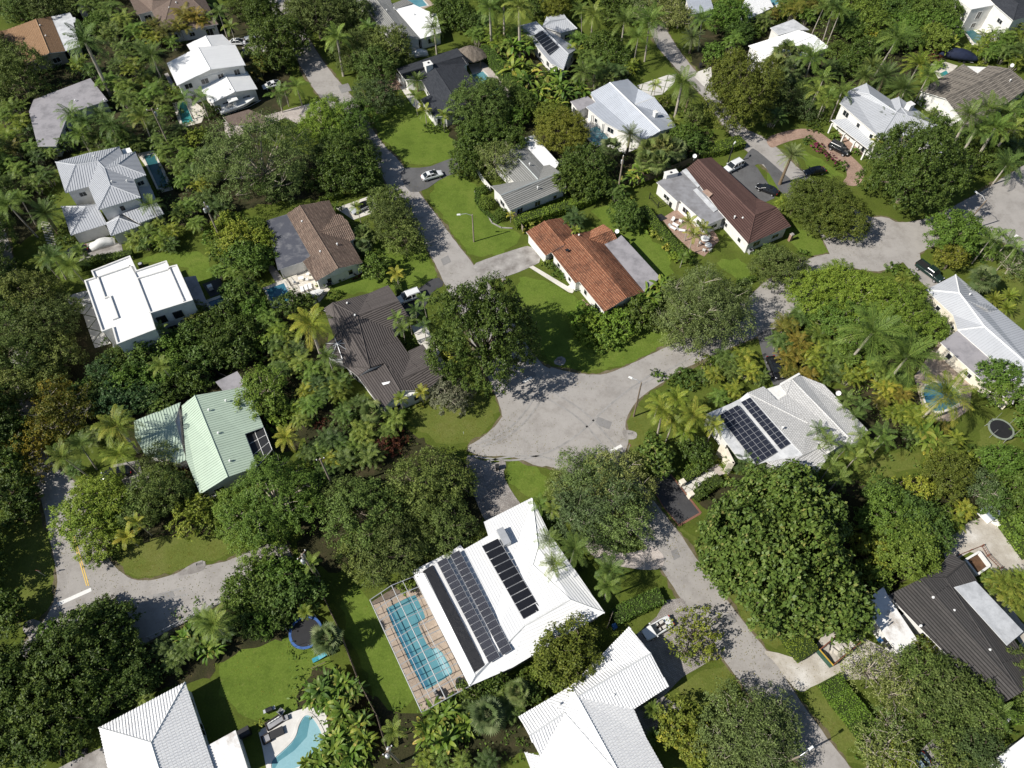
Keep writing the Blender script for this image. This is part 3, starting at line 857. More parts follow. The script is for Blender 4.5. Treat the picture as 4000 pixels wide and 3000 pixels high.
h = House('brown', "brown barrel-tiled house with a dark flat roof at its back and a pool patio", v11, (500, 400), AX)
h.sec("a 380 115,b 712 660,A 632 73,B 690 190,C 812 425,D 922 611,E 515 775,F 405 600,G 470 552,H 265 190,c 555 350 4.4,d 800 262 4.4,P 735 197,Q 860 405",
      "aABcCDb aHGFEb BPdc cdQC", "ABPQCDEFGH", 'brown_tile', 3.0, 4.6)
h.sec("A 265 192,B 88 246,C 188 672,D 402 603,E 468 552", "ABCDE", "ABCDE", 'dark_flat', 2.95, 3, over=0.35, win=False)
h.vents([(400, 262, 3.9), (558, 522, 3.9), (703, 457, 4.0)])
h.door((305, 690), (380, 662), 0.05, 2.1, 'french_door', 'trim', None, True)

h = House('dark', "large charcoal-brown tiled house of several wings with an octagonal turret roof", v11, (1000, 1300), AX)
h.sec("a 662 957,b 985 1522,A 588 1005,B 760 1500,X 880 1595,D 975 876,E 1142 806,c 875 1067 4.4,d 1237 943 4.4,F 1332 1093,G 1180 1190,H 1332 1422,e 1112 1485 4.2,f 1245 1715 4.2,g 1258 1618 3.9,I 1316 1376,J 1440 1315,k 1562 1485 3.9,L 1628 1575,N 1480 1712,O 1095 1882,Y 890 1590",
      "aAB bXB aBb aDc acb cGb DEdc cdFG bGHe Hge HIJkg gkLN egNf efOX ebX", "ADEFGHIJLNOXB", 'dark_tile', 3.0, 4.8)
mb = MB(h.org)
c = v11(700, 1310, 0)
for k in range(8):
    a0, a1 = 2 * math.pi * (k + .5) / 8, 2 * math.pi * (k + 1.5) / 8
    P = lambda a, r, z: Vector((c.x + r * math.cos(a), c.y + 0 + r * math.sin(a), z))
    cc = v11(700, 1310, 4.6); c = Vector((cc.x, cc.y, 0))
    mb.face([P(a0, 2.5, 3.35), P(a1, 2.5, 3.35), P(a1, 0, 4.6)], 0)
    mb.face([P(a0, 2.5, 3.1), P(a1, 2.5, 3.1), P(a1, 2.5, 3.35), P(a0, 2.5, 3.35)], 1)
    mb.tube([P(a0, 2.5, 3.38), P(a0, 0, 4.66)], 0.07, 5, 2)
tw = mb.build('turret_roof', [ROOF['dark_tile'][0], M['trim'], M['steel']], h.root)
MB(h.org).prism([(c.x + 2.2 * math.cos(2 * math.pi * (k + .5) / 8), c.y + 2.2 * math.sin(2 * math.pi * (k + .5) / 8)) for k in range(8)], 0, 3.1).build('turret_wall', M['wall'], h.root)
h.vents([(857, 1072, 4.5), (900, 1435, 4.0), (790, 968, 4.2)])
h.slab("790 1255 4.1,845 1322 4.2,825 1335 4.0,800 1290 4.0", M['cap_white'], 0.04)
h.slab("1085 1650 3.9,1160 1635 4.1,1150 1655 4.0,1100 1670 3.9", M['cap_white'], 0.03)

h = House('green', "house with a pale green standing-seam metal roof and a screened patio", v02, (1750, 450), AX)
h.sec("a 1685 98,b 1970 802,P 2140 22,Q 2278 372,S 2115 430 3.6,U 2222 714 3.65,A 1570 188,B 1610 655,D 1730 952", "aPQSUb aABDb".replace("aABDb", "abDBA"), "APQSUDB", 'green_metal', 3.0, 4.7, 'wall')
h.sec("A 1560 158,B 1158 320,c 1168 460 3.15,d 1512 320 3.15,D 1252 610,E 1535 686,F 1610 655", "ABcd dcDEF", "ABDEF", 'green_metal', 2.8, 3.7)
h.vents([(1955, 150, 4.0), (1808, 230, 4.5), (1890, 430, 4.4), (1990, 670, 4.4)])
# screened patio of the green house
mb = MB(h.org)
q = pts(v02, "2118 428,2278 374,2352 566,2222 712", 2.8)
for i in range(4): mb.tube([q[i], q[(i + 1) % 4]], 0.06, 4)
for t in (0.33, 0.66):
    mb.tube([q[0].lerp(q[3], t), q[1].lerp(q[2], t)], 0.05, 4)
mb.tube([q[0].lerp(q[1], .5), q[3].lerp(q[2], .5)], 0.05, 4)
for p in q: mb.tube([p, Vector((p.x, p.y, 0))], 0.05, 4)
so = mb.build('screen_frame', M['trim'], h.root)
m2 = MB(h.org); m2.face([p - Vector((0, 0, .05)) for p in q]); m2.build('screen_panel', M['dark'], so)

h = House('shed', "small grey flat-roofed outbuilding half hidden by trees", v01, (2000, 1640), AX, 'outbuilding', 'shed')
h.sec("A 1862 1640,B 2050 1548,C 2150 1700,D 1950 1745", "ABCD", "ABCD", 'lilac_flat', 2.6, 2.6, over=0.2, win=False)

h = House('solar_white', "white house with long black solar strips and a screened pool on its left", v13, (2000, 200), AX)
h.sec("A 1845 952,B 1350 -35,C 1700 -212,D 1770 -262,E 1800 -222,F 1920 -290,G 2010 -342,H 1972 -460,I 2387 -670,J 2532 -370,T 3012 316,U 2217 790,q 2320 430 3.9,r 2712 205 4.4,s 2392 -94 4.0,t 2437 -249 4.0,p 1895 858 3.7,o 1462 -18 3.7",
      "JTrst TUqr ABop oCDEFGHItsrqp IJt AUqp".replace("oCDEFGHItsrqp", "oBCDEFGHItsrqp") , "ABCDEFGHIJTU", 'white_flat_tile', 3.3, 4.0, cap=M['cap_white'])
h.slab("1440 -40 3.75,1525 -95 3.75,1978 772 3.8,1890 832 3.8", M['heater'], 0.05, 'pool_heater_mat')
h.panels("1562 -115 3.85,1645 -160 3.85,2110 700 3.9,2012 758 3.9", 1, 17, 'panel_spotted')
h.panels("1676 -180 3.85,1757 -222 3.85,2215 640 3.9,2128 692 3.9", 1, 17, 'panel_spotted')
h.panels("1945 -254 3.85,2095 -326 3.85,2472 290 3.95,2307 380 3.95", 1, 10, 'heater', 0.05, 0.1, part='pool_heater_panel')
p = v13(2140, -335, 3.9)
MB(h.org).box((p.x, p.y, 3.95), (1.1, 2.6, 1.0), R(27)).build('roof_unit', M['steel'], h.root)

h = House('white_barrel', "white barrel-tiled house with crossing gables at the foot of the street", v23, (700, 1100), AX)
h.sec("a 566 1045,b 1200 668,c 455 1182 4.3,d 150 1380 4.1,e 960 1760,A 1010 440,B 1352 956,X 1052 1150,D 1160 1400,E 1350 1735,F 515 945,G 290 1078,H 60 1213,I 245 1555,J 106 1520,K 190 1745",
      "FAba abBX aXDEe aFGce GHdc cdI cIJKe", "FABXDEKJIHG", 'white_tile', 3.2, 4.8, cap=M['cap_white'])
h.vents([(405, 1110, 3.9), (875, 1030, 3.9)])

h = House('white_hip', "white tiled hip-roofed house with a curved pool at the lower left", v03, (1400, 1500), AX)
h.sec("A 1600 918,B 855 1310,X 1860 1700,D 940 1700,a 1308 1440,b 1395 1720 4.8", "ABa AabX BDba", "AXDB", 'white_tile', 3.1, 4.8, cap=M['cap_white'])
h.sec("A 1785 1470,B 2035 1332,X 2145 1680,D 1850 1690", "ABXD", "ABXD", 'stained_white', 2.8, 3, over=0.25, win=False)

h = House('grey_top', "grey shingled house with a bright white flat roof section at the far edge", v10, (1200, 200), AX)
h.sec("a 1035 -10,b 1290 315,A 1140 -60,B 1190 75,X 1420 337,D 1190 372,E 840 -60", "aABXb abDE", "ABXDE", 'grey_shingle', 3.0, 4.2, over=0.35)
h.sec("A 1205 80,B 1365 38,X 1470 90,D 1562 120,E 1600 282,F 1422 335", "ABXDEF", "ABXDEF", 'white_flat', 2.95, 3, over=0.3)
h.sec("A 1140 48,B 1290 -10,X 1360 30,D 1205 78", "ABXD", "ABXD", 'grey_shingle', 2.9, 3, over=0.2, win=False)
h.vents([(1130, 95, 4.0), (1195, 78, 3.2), (1365, 130, 2.95), (1265, 255, 4.2), (960, 50, 3.8)])

h = House('charcoal', "charcoal-shingled L-shaped house with a square white chimney", v10, (1600, 650), AX)
h.sec("L 1213 592,B 1740 415,Y 1838 550,D 1795 574,E 1990 850,F 1650 1005,G 1530 1000,H 1420 858,I 1500 818,J 1430 692,K 1290 686,a 1250 640,b 1790 482,c 1530 562,d 1765 925",
      "LBba abYDc cDEd EFGd cdGHIJ acJK", "LBYDEFGHIJK", 'charcoal', 3.0, 4.5)
ch = h.chimney(1490, 590, 4.2, (1.7, 1.7), 1.2)
h.cap_pot(1490, 548, 5.4)
h.door((1222, 690), (1290, 760), 0, 2.1, 'garage_door')

vh15 = View(1850, 500, 4.424)
h = House('grey_tile', "grey tiled house with a white flat roof wing and clipped round bushes at its end", vh15, (900, 800), AX)
h.sec("p 465 1160,q 1495 762,A 630 1425,B 1596 1040,X 1600 912,D 1310 636,N 300 1006,b 1115 892,Y 1206 657,Z 700 935",
      "pABXq qDYb pqbZN".replace("pABXq", "pqXBA"), "ABXDYZN", 'grey_shingle', 3.0, 4.4, cap=M['greywall'])
h.sec("a 640 380,b 1115 890 4.4,A 800 206,B 1206 655,X 700 935,D 330 560", "aABb abXD", "ABXD", 'grey_shingle', 3.0, 4.4, cap=M['greywall'], win=False)
h.sec("A 802 204,B 1035 115,X 1482 612,D 1410 700,E 1312 634,F 1208 655", "ABXDEF", "ABXDEF", 'white_flat', 2.95, 3, over=0.3)
h.vents([(968, 636, 4.2), (1108, 1040, 3.8)])

h = House('solar_top', "pale grey metal-roofed house with one black heater panel, deep among palms", v20, (300, 350), AX)
h.sec("A 65 222,B 335 548,X 445 600,a 205 185,b 490 468,D 562 420,E 268 228,F 240 200", "aABXb abDE", "ABXD", 'grey_metal', 3.0, 4.2)
h.sec("A 262 228 3.6,B 425 282,X 562 248,D 445 122,E 300 145,a 470 160 4.4,b 330 178 4.4", "ABXab EDab".replace("EDab", "DEba") + " XDa AbE", "ABXDE", 'grey_metal', 3.2, 4.4)
h.panels("185 310 3.3,268 265 4.0,415 410 4.1,312 475 3.3", 1, 6, 'heater', 0.03, 0.1, part='pool_heater_panel')

h = House('blue', "pale blue-grey metal-roofed house with a crossing front gable and white pool terrace", v20, (980, 900), AX)
h.sec("A 672 803,B 722 882,X 640 925,D 790 1052,E 905 1115,F 1140 1212,a 845 712,b 1282 1132,G 1000 684,H 1090 766,c 1060 904 4.2,d 1232 842 4.2,I 1350 996,J 1420 1094",
      "aABXDEFb aGHcIJb Hdc cdI", "AGHIJFEDXB", 'blue_metal', 3.0, 4.6, cap=M['cap_white'])
h.sec("A 505 876,B 652 830,X 722 882,D 642 926,E 575 962", "ABXDE", "ABXDE", 'lilac_flat', 2.7, 2.8, over=0.25)
h.chimney(1235, 1005, 3.8, (0.9, 0.7), 1.1)
h.posts([(690, 985), (783, 1060), (820, 1048)], 2.6, 0.12)

h = House('terracotta', "low terracotta barrel-tiled house with a long grey flat roof along its back", v21, (650, 600), AX)
h.sec("a 278 252,b 452 456,A 122 345,B 290 550,X 425 222,D 532 346", "abBA aXDb", "ABDX", 'terracotta', 2.8, 4.0, over=0.35, win=False)
h.sec("c 522 370,d 992 916,X 335 515,F 545 785,G 582 776,B 795 1036,H 682 334,I 795 450,J 1140 864,e 668 412 4.2,f 868 332 4.0,K 792 278,L 906 402", "cXFGBd cHeIJd HKfe efLI", "XFGBJILKH", 'terracotta', 3.0, 4.5)
h.sec("A 797 447,B 908 404,X 945 372,D 1282 738,E 1142 862", "ABXDE", "ABXDE", 'lilac_flat', 2.95, 3, over=0.35)
h.slab("458 498 4.2,485 490 4.25,497 505 4.2,470 516 4.1", M['glass'], 0.12, 'skylight')
h.vents([(578, 380, 4.3)])

vh19 = View(2500, 550, 1268 / 650)
h = House('maroon', "maroon-tiled house with a grey flat roof, white chimney and brick patio at the back", vh19, (600, 450), AX)
h.sec("a 440 142,b 876 570,A 545 127,B 886 436,c 1040 506 4.1,D 1150 650,E 826 786,F 600 530,G 355 212", "aABb abEFG BcDEb".replace("BcDEb", "Bcb bcDE"), "ABDEFG", 'maroon', 3.1, 4.7)
h.sec("A 126 316,B 190 285,X 320 232,D 350 214,E 598 532,F 650 582,G 515 642,H 306 456,I 285 462", "ABXDEFGHI", "ABXDEFGHI", 'grey_flat', 2.95, 3, over=0.3)
h.slab("320 230 3.02,350 213 3.02,482 325 3.1,440 356 3.05", 'silver_flat', 0.08)
h.slab("405 376 3.02,432 362 3.05,592 525 3.1,562 545 3.02", 'silver_flat', 0.08)
h.slab("473 385 3.55,510 368 3.7,555 405 3.75,525 432 3.5", M['brick'], 0.03)
h.slab("597 262 3.9,612 256 3.85,650 290 3.85,632 298 3.95", M['brick'], 0.03)
h.chimney(232, 268, 3.0, (2.6, 1.1), 0.9, R(20), roof=1)
h.cap_pot(236, 246, 3.9)
h.vents([(720, 585, 3.9), (780, 595, 3.8)])

h = House('pale2', "pale two-storey metal-roofed house with a columned porch and brick drive", v30, (1000, 950), AX)
h.sec("a 880 817,b 1110 972,A 850 720,B 1060 862,X 968 1192,D 620 892,E 700 782,F 1130 838,G 1312 965,H 1462 1082,I 1230 1165,c 1150 930 6.9,d 1205 1000 6.9",
      "aAE aABb abXDE BFcb FGHdc bcd bdHIX", "ABFGHIXDE", 'grey_metal', 5.8, 7.2, 'wall')
h.sec("A 545 1037,B 690 1022 3.9,X 928 1205 3.9,D 865 1288", "ABXD", None, 'grey_metal', 2.9, 4)
h.posts([(560, 1060), (668, 1145), (757, 1215), (850, 1290)], 2.7, 0.16)
h.sec("A 1280 1182,B 1392 1155,X 1582 1302,D 1470 1330", "ABXD", "ABXD", 'grey_metal', 3.0, 3.2)
h.chimney(1215, 935, 6.6, (1.2, 1.2), 1.1)

h = House('taupe', "taupe barrel-tiled house with long rakes near a covered navy boat", v30, (1850, 750), AX)
h.sec("A 1310 785,B 1560 650,X 1690 553,Y 1812 636 4.4,D 1905 566,a 2092 592,b 1535 852,F 2270 745,G 1740 1120", "AXYDab AbaFG".replace("AbaFG", "baFG").replace("AXYDab", "AXYDab"), "AXDFG", 'taupe_tile', 3.0, 5.0)
h.vents([(2090, 700, 4.2)])

h = House('white2', "two-storey white house with open loggias over a terrace pool in the far corner", v30, (2000, 100), AX)
h.sec("A 1862 -60,B 1965 45,X 2120 178,D 2330 120,E 2100 -140,a 2050 -40 8,b 2160 30 8", "ABXba XDb DEab EAa", "ABXDE", 'charcoal', 6.6, 8.0, over=0.3, win=True)
h.sec("A 1560 -140,B 1640 -8,X 1760 80,D 1960 42,E 1850 -60", "ABXDE", "ABXDE", 'white_flat', 6.2, 6.3, over=0.1, win=True)
mb = MB(h.org)
for (x0, y0, x1, y1) in ((1800, 175, 1915, 275), (1905, 230, 2010, 330), (1680, 70, 1780, 150)):
    p, q = v30(x0, y0, 0), v30(x1, y1, 0)
    e = q - p; n = Vector((e.y, -e.x, 0)).normalized(); n = n if n.y < 0 else -n
    c = (p + q) / 2 + n * 0.1
    mb.box((c.x, c.y, 1.35), (e.length, 0.06, 2.5), math.atan2(e.y, e.x))
mb.build('loggia_opening', M['glass'], h.root)

h = House('white_far', "long low white-roofed house with a grey flat annex among palms", v30, (250, 350), AX)
h.sec("A -170 395,a 265 258 3.9,b 405 306 3.9,B 528 408,X 120 560,c -20 480 3.9,D -160 520", "Aabc cbBXD", "AaBXD".replace("a", "A")[1:] , 'white_metal', 3.0, 3.9, over=0.4)
h.sec("A 20 240,B 220 165,X 356 256,D 262 258,E 90 305", "ABXDE", "ABXDE", 'silver_flat', 2.8, 2.9, over=0.3, win=False)

h = House('pavilion', "white ribbed metal-roofed building with teal walls at the far edge", v20, (2130, 90), AX)
h.sec("A 2035 -40,B 2200 -60,X 2260 60,D 2045 165,E 1980 60", "ABXDE", "ABXDE", 'white_metal', 3.2, 3.4, 'greywall')
h = House('blue_roof', "shaded blue metal-roofed building glimpsed between trees at the far edge", v20, (1620, 60), AX)
h.sec("A 1500 -20,B 1700 -60,X 1745 80,D 1545 130", "ABXD", "ABXD", 'blue_metal', 3.0, 3.0, over=0.3, win=False)

h = House('long_metal', "long grey metal-roofed house with a row of white windows facing a kidney pool", v31, (1900, 1150), AX)
h.sec("A 1365 845,B 1622 714,a 1655 872,b 1870 1162,c 2330 1565,X 2360 1320,D 2300 1770 3.3,E 1640 1192 3.3,F 1600 1062", "ABa aBXcb aAFEb bEDc".replace("aAFEb", "abEFA"), "ABXDEF", 'grey_metal', 3.0, 4.6, 'cream', cap=M['cap_white'])
h.sec("A 1490 1300,B 1640 1194 3.1,X 2180 1670 3.1,D 2120 1830,E 1845 1622", "ABXDE", "ABXDE", 'lilac_flat', 2.85, 3, 'cream', over=0.35)
h.sec("a 1722 942 4.4,b 1895 1015 4.3,A 1890 970,B 1978 1015,X 1935 1042", "aAb bABX".replace("bABX","bAB bBX") + " abX", None, 'grey_metal', 3.2, 4.4, fascia=False)
h.vents([(1740, 890, 3.7)])

vh26 = View(2700, 1400, 3.16)
h = House('solar_grey', "pale grey tiled house with two big solar arrays and an entrance arch", vh26, (1100, 800), AX)
h.sec("a 1240 257 4.0,b 2032 1066 4.0,A 1345 208,B 1640 325,X 2185 890,c 690 427 3.75,d 1382 1195 3.75,D 895 345,E 1060 517 3.3,F 1178 442 3.4,G 1095 335 3.3,v 1440 800 3.55,w 1560 1050 3.35,g 1095 1372 3.6,h 1572 1108 3.6,H 1692 1216,I 1492 1502,J 1290 1282 3.2,K 930 1275",
      "aABXb cDEv cvd EFv FGab avF".replace("FGab avF", "FGa Fabv") + " vbwd dwh dhgK hHIg".replace("dhgK", "dhg dgK"), "ABXHIKD", 'pale_tile', 3.0, 4.6, over=0.5)
h.sec("A 170 692,B 470 565,X 600 500,c 690 427 3.75,d 1382 1195 3.75,D 930 1275 3.0,E 800 1315,F 580 1232", "ABXcdDEF", "ABXEF", 'silver_flat', 2.95, 4.0, over=0.3)
h.panels("330 710 3.1,570 580 3.35,1065 1160 3.35,800 1312 3.1", 4, 11)
h.panels("610 545 3.45,725 485 3.65,1225 1055 3.65,1100 1130 3.45", 2, 11)
mb = MB(h.org)
q = pts(vh26, "365 1075,425 1115,520 1300,460 1290", 3.2)
for i in range(3):
    a, b = q[i], q[i + 1]; e = b - a
    mb.box(((a.x + b.x) / 2, (a.y + b.y) / 2, 1.75), (e.length + 0.2, 0.35, 3.5), math.atan2(e.y, e.x))
mb.build('entrance_arch', M['cream'], h.root)
h.vents([(1125, 862, 4.1)])
q = pts(vh26, "1105 322,1335 192", 3.4)
e = q[1] - q[0]
MB(h.org).box(((q[0].x + q[1].x) / 2, (q[0].y + q[1].y) / 2, 3.3), (e.length, 0.35, 0.5), math.atan2(e.y, e.x)).build('parapet', M['wall'], h.root)

h = House('black', "black-tiled house with silver and white flat roof patches being renovated", v33, (1600, 550), AX)
h.sec("A 1035 165,a 1318 25,b 2182 1010,B 1985 1125,X 2350 905,D 1640 -90,E 1470 -65 3.6,F 1580 -197,G 1700 -120,e 1530 20 4.0", "abBA aEeb".replace("aEeb", "aEe aeb") + " eGXb EFGe".replace("eGXb", "ebXG"), "AEFGXB", 'black_tile', 3.0, 4.7)
h.slab("1606 98 4.0,1790 45 3.35,2202 482 3.4,2062 602 4.0", 'silver_flat', 0.1)
h.sec("A 805 240,B 1000 92,X 1042 182,D 1312 582,E 1152 686", "ABXDE", "ABXDE", 'stained_white', 2.9, 2.9, over=0.25)
h.vents([(1598, 302, 4.2), (1905, 642, 4.2), (1418, 190, 4.3), (1312, 435, 3.8)])
p = v33(905, 480, 0)

h = House('corner_white', "corner of a bright white flat-roofed house at the lower right edge", v33, (2180, 1600), AX)
h.sec("A 1978 1572,B 2215 1388,X 2420 1500,D 2330 1760,E 2060 1700", "ABXDE", "ABXDE", 'white_flat', 3.0, 3, over=0.3, win=False)

h = House('carport', "brown flat carport roof beside the white boat", v00, (1980, 1000), AX, 'carport', 'carport')
h.sec("A 1925 1012,B 2150 945,X 2290 1000,D 2300 1090,E 1985 1085", "ABXDE", None, 'brown_shingle', 2.6, 2.6)
h.posts([(1950, 1020), (2270, 1010), (2280, 1075), (2000, 1070)], 2.5, 0.1, 'post')

# palm-thatched hut
hv = v10
q = v10(1850, 430, 3.6)
hut = empty('thatched_hut', (q.x, q.y, 0), 0, "small hut with a thick palm-thatch roof beside a pool terrace", 'hut')
mb = MB(q * Vector((1, 1, 0)) if False else (q.x, q.y, 0))
prof = [(3.6, 2.2), (3.5, 2.45), (2.6, 3.2), (1.5, 3.95), (0.5, 4.3), (0.0, 4.32)]
rngt = random.Random(3)
rings = []
for (r_, z_) in prof:
    rings.append([Vector((q.x + r_ * (1.15 if abs(math.cos(a)) > .7 else 1.0) * math.cos(a) * (1 + rngt.uniform(-.03, .03)), q.y + r_ * .85 * math.sin(a) * (1 + rngt.uniform(-.03, .03)), z_ + rngt.uniform(-.06, .06))) for a in [2 * math.pi * k / 28 for k in range(28)]])
mb.loft(rings)
mb.build('thatch_roof', ROOF['thatch'][0], hut)
for sx in (-1, 1):
    for sy in (-1, 1):
        MB((q.x, q.y, 0)).tube([(q.x + sx * 2.4, q.y + sy * 1.9, 0), (q.x + sx * 2.4, q.y + sy * 1.9, 2.6)], 0.1, 8).build('post', M['wood'], hut)
# ------------------------------------------------------------------ streets
ROADS = []
def S(name, view, s, mat, layer, smooth=0, jit=0.0, wob=0.0):
    return sheet(name, pts(view, s), M[mat], layer, smooth, 'structure', jit, wob)
ROADS.append("560 -60,640 -60,628 0,655 60,693 127,735 180,773 222,790 255,805 280,832 318,863 347,885 385,908 420,940 460,975 510,1020 568,1065 625,1110 690,1143 757,1185 800,1226 803,1262 812,1250 900,1200 960,1100 985,1085 895,1075 860,1000 700,953 597,938 567,905 505,880 468,848 430,830 385,800 330,775 285,730 250,689 210,650 147,625 90,600 40,570 0"); S('road', OV, ROADS[-1], 'road', 2, 1, 0.06)
ROADS.append("1180 790,1226 803,1286 811,1331 802,1400 768,1466 737,1530 705,1600 660,1660 600,1740 560,1800 545,1835 560,1850 580,1790 620,1720 660,1690 700,1640 725,1531 771,1470 800,1433 826,1405 842,1370 870,1352 905,1350 925,1360 950,1346 985,1363 1011,1418 1091,1463 1144,1506 1209,1536 1246,1608 1348,1659 1407,1720 1500,1766 1568,1844 1665,1920 1780,1810 1780,1740 1665,1650 1545,1596 1468,1568 1431,1520 1365,1471 1293,1438 1245,1405 1190,1370 1150,1300 1080,1235 1030,1185 1005,1165 1010,1110 985,1075 985,1030 985,1003 968,1043 945,1078 913,1096 880,1120 850"); S('road', OV, ROADS[-1], 'road', 3, 1, 0.06)
ROADS.append("1395 40,1430 40,1450 85,1490 140,1560 215,1600 275,1659 300,1742 380,1800 420,1872 470,1914 468,1941 483,2010 472,2060 446,2125 411,2180 375,2260 330,2300 420,2240 560,2212 545,2150 515,2080 505,2030 522,1987 547,1949 566,1909 587,1860 584,1800 566,1770 500,1720 430,1690 392,1640 352,1570 285,1525 215,1490 180,1440 125,1415 95"); S('road', OV, ROADS[-1], 'road', 4, 1, 0.06)
ROADS.append("-60 440,2 470,25 540,40 600,60 760,75 880,95 970,120 1010,172 1047,200 1120,227 1197,265 1244,310 1257,370 1244,412 1222,447 1222,500 1210,560 1180,610 1160,640 1220,560 1262,510 1285,462 1311,425 1331,325 1384,200 1450,60 1530,-60 1560,-60 1440,25 1425,65 1372,95 1342,118 1300,125 1244,112 1180,82 1047,60 960,40 880,10 700,-20 560,-60 540"); S('road', OV, ROADS[-1], 'road', 5, 1, 0.06)
# ragged dirt verges under the street edges
def verge(s):
    ps = chaikin([Vector((p[0], p[1], 0)) for p in pts(OV, s)], 1)
    if area2(ps) < 0: ps = ps[::-1]
    rng = random.Random(len(s)); q = []
    for i, a in enumerate(ps):
        b = ps[(i + 1) % len(ps)]; e = b - a
        n = max(1, int(e.length / 0.6)); nn = Vector((e.y, -e.x, 0)).normalized() if e.length > 0 else Vector((0, 0, 0))
        for k in range(n):
            w = 0.12 + 0.4 * max(0, math.sin(i * 1.7 + k * .13 * (1 + i % 3))) + rng.uniform(-.1, .3)
            q.append(a.lerp(b, k / n) + nn * w)
    o = sheet('verge', q, M['verge'], 1.6); return o
M['verge'] = m_ground("dirt_verge", [(0.3, (0.1, 0.105, 0.04)), (0.5, (0.16, 0.135, 0.075)), (0.7, (0.24, 0.2, 0.14))], 0.6, 5.0, 0.5, 0.95, 0.08, 0.4)
for s in ROADS: verge(s)
# painted markings
def strip(name, a, b, w, mat, layer, view):
    p, q = view(*a), view(*b)
    d = (q - p).normalized(); n = Vector((-d.y, d.x, 0)) * (w / 2)
    mb = MB(); mb.face([p - n, q - n, q + n, p + n][::1]); 
    f = mb.v
    if area2(f) < 0: mb.f[0] = mb.f[0][::-1]
    for v in mb.v: v.z = 0.006 * layer
    o = mb.build(name, M[mat]); o['kind'] = 'structure'; return o
for dx in (-9, 9):
    strip('road_line', (615 + dx, 1255), (760 + dx, 1745), 0.13, 'yellow', 8, v02)
strip('stop_line', (500, 246), (790, 116), 0.6, 'white_paint', 8, v03)
strip('stop_line', (95, 1645), (170, 1602), 0.5, 'white_paint', 8, v21)
strip('stop_line', (840, 588), (948, 532), 0.5, 'white_paint', 8, v22)
strip('stop_line', (2110, 415), (2155, 372), 0.5, 'white_paint', 8, v31)
# repairs and tyre marks worn into the streets
M['patch'] = m_road("road_repair", (0.26, 0.252, 0.245), (0.2, 0.195, 0.19))
M['skid'] = m_plain("tyre_darkened_road", (0.305, 0.293, 0.28), 0.9, 0.1, var=.2, scale=1.2)
for s in ("1128 800,1150 792,1158 812,1136 822", "1290 900,1322 912,1316 928,1286 917", "730 185,752 180,760 196,738 202", "952 560,968 552,974 566,958 574", "1560 1330,1580 1322,1592 1342,1574 1352", "1448 1190,1462 1186,1470 1204,1456 1210", "1845 520,1880 512,1886 524,1850 533", "330 1290,372 1276,378 1288,336 1304", "1560 706,1590 690,1596 698,1566 714"):
    S('road_patch', OV, s, 'patch', 7, 0, 0.05)
def tyre_mark(s, w=.32):
    ps = chaikin(pts(OV, s), 3, False)
    mb = MB()
    for i in range(len(ps) - 1):
        a, b = ps[i], ps[i + 1]; d = (b - a); n = Vector((-d.y, d.x, 0)).normalized() * w / 2
        mb.face([(q.x, q.y, .0445) for q in (a - n, b - n, b + n, a + n)][::-1] if False else [(q.x, q.y, .0445) for q in (a - n, b - n, b + n, a + n)])
    o = mb.build('tyre_mark', M['skid']); o['kind'] = 'structure'
for s in ("1030 960,1100 930,1150 870,1170 820", "1040 966,1112 936,1164 876,1184 826", "1020 985,1120 1000,1230 960,1330 860,1420 800", "1180 860,1250 900,1300 960,1340 1010", "1200 850,1268 892,1318 950,1358 1000", "1240 1010,1180 985,1100 985,1040 1000", "120 1320,200 1300,300 1295,400 1270", "126 1334,206 1314,306 1309,406 1284", "1370 840,1460 790,1560 735,1640 690"):
    tyre_mark(s)
# storm drains with their concrete aprons
def drain(view, poly, gx, gy, rz):
    S('drain_apron', view, poly, 'concrete', 9, 1)
    p = view(gx, gy)
    d = empty('storm_drain', p, rz, None, 'drain')
    f = MB(); f.box((0, 0, .05), (1.0, .1, .1)).box((0, .45, .05), (1.0, .1, .1)).box((-.45, .225, .05), (.1, .34, .1)).box((.45, .225, .05), (.1, .34, .1)); f.build('frame', M['concrete'], d)
    gm = MB()
    for k in range(5): gm.box((-.32 + .16 * k, .225, .05), (.05, .34, .05))
    gm.build('grate', M['dark'], d)
    return d
tag(drain(v02, "1500 1659,1655 1555,1770 1515,1782 1590,1690 1640", 1722, 1568, .3), "storm drain in a pale apron beside the curving lower left street")
tag(drain(v03, "180 455,260 362,380 405,300 500,270 550", 255, 425, .9), "storm drain in a shaded apron at the left street corner")
tag(drain(v21, "345 1480,410 1412,475 1445,440 1510", 420, 1458, .4), "storm drain at the lawn corner below the terracotta house")
tag(drain(v22, "940 395,1030 400,1085 425,1070 480,980 480", 1030, 440, .2), "storm drain beside the intersection near the yellow-green palms")
for (vw, x, y, lab) in ((v03, 1780, 63, "round manhole cover in the curving lower left street"), (v22, 893, 455, "manhole cover near the drain at the intersection"), (v11, 1940, 505, "square cover set in the lawn near the street lamp"), (v11, 1485, 703, "square cover in the lawn across the street from the lamp")):
    p = vw(x, y)
    mb = MB(p); mb.lathe(p, [(0.42, 0.01), (0.42, 0.05), (0.36, 0.055), (0.0, 0.055)], 20)
    tag(mb.build('manhole_cover', M['concrete'] if vw is v11 else M['dark']), lab, 'cover')

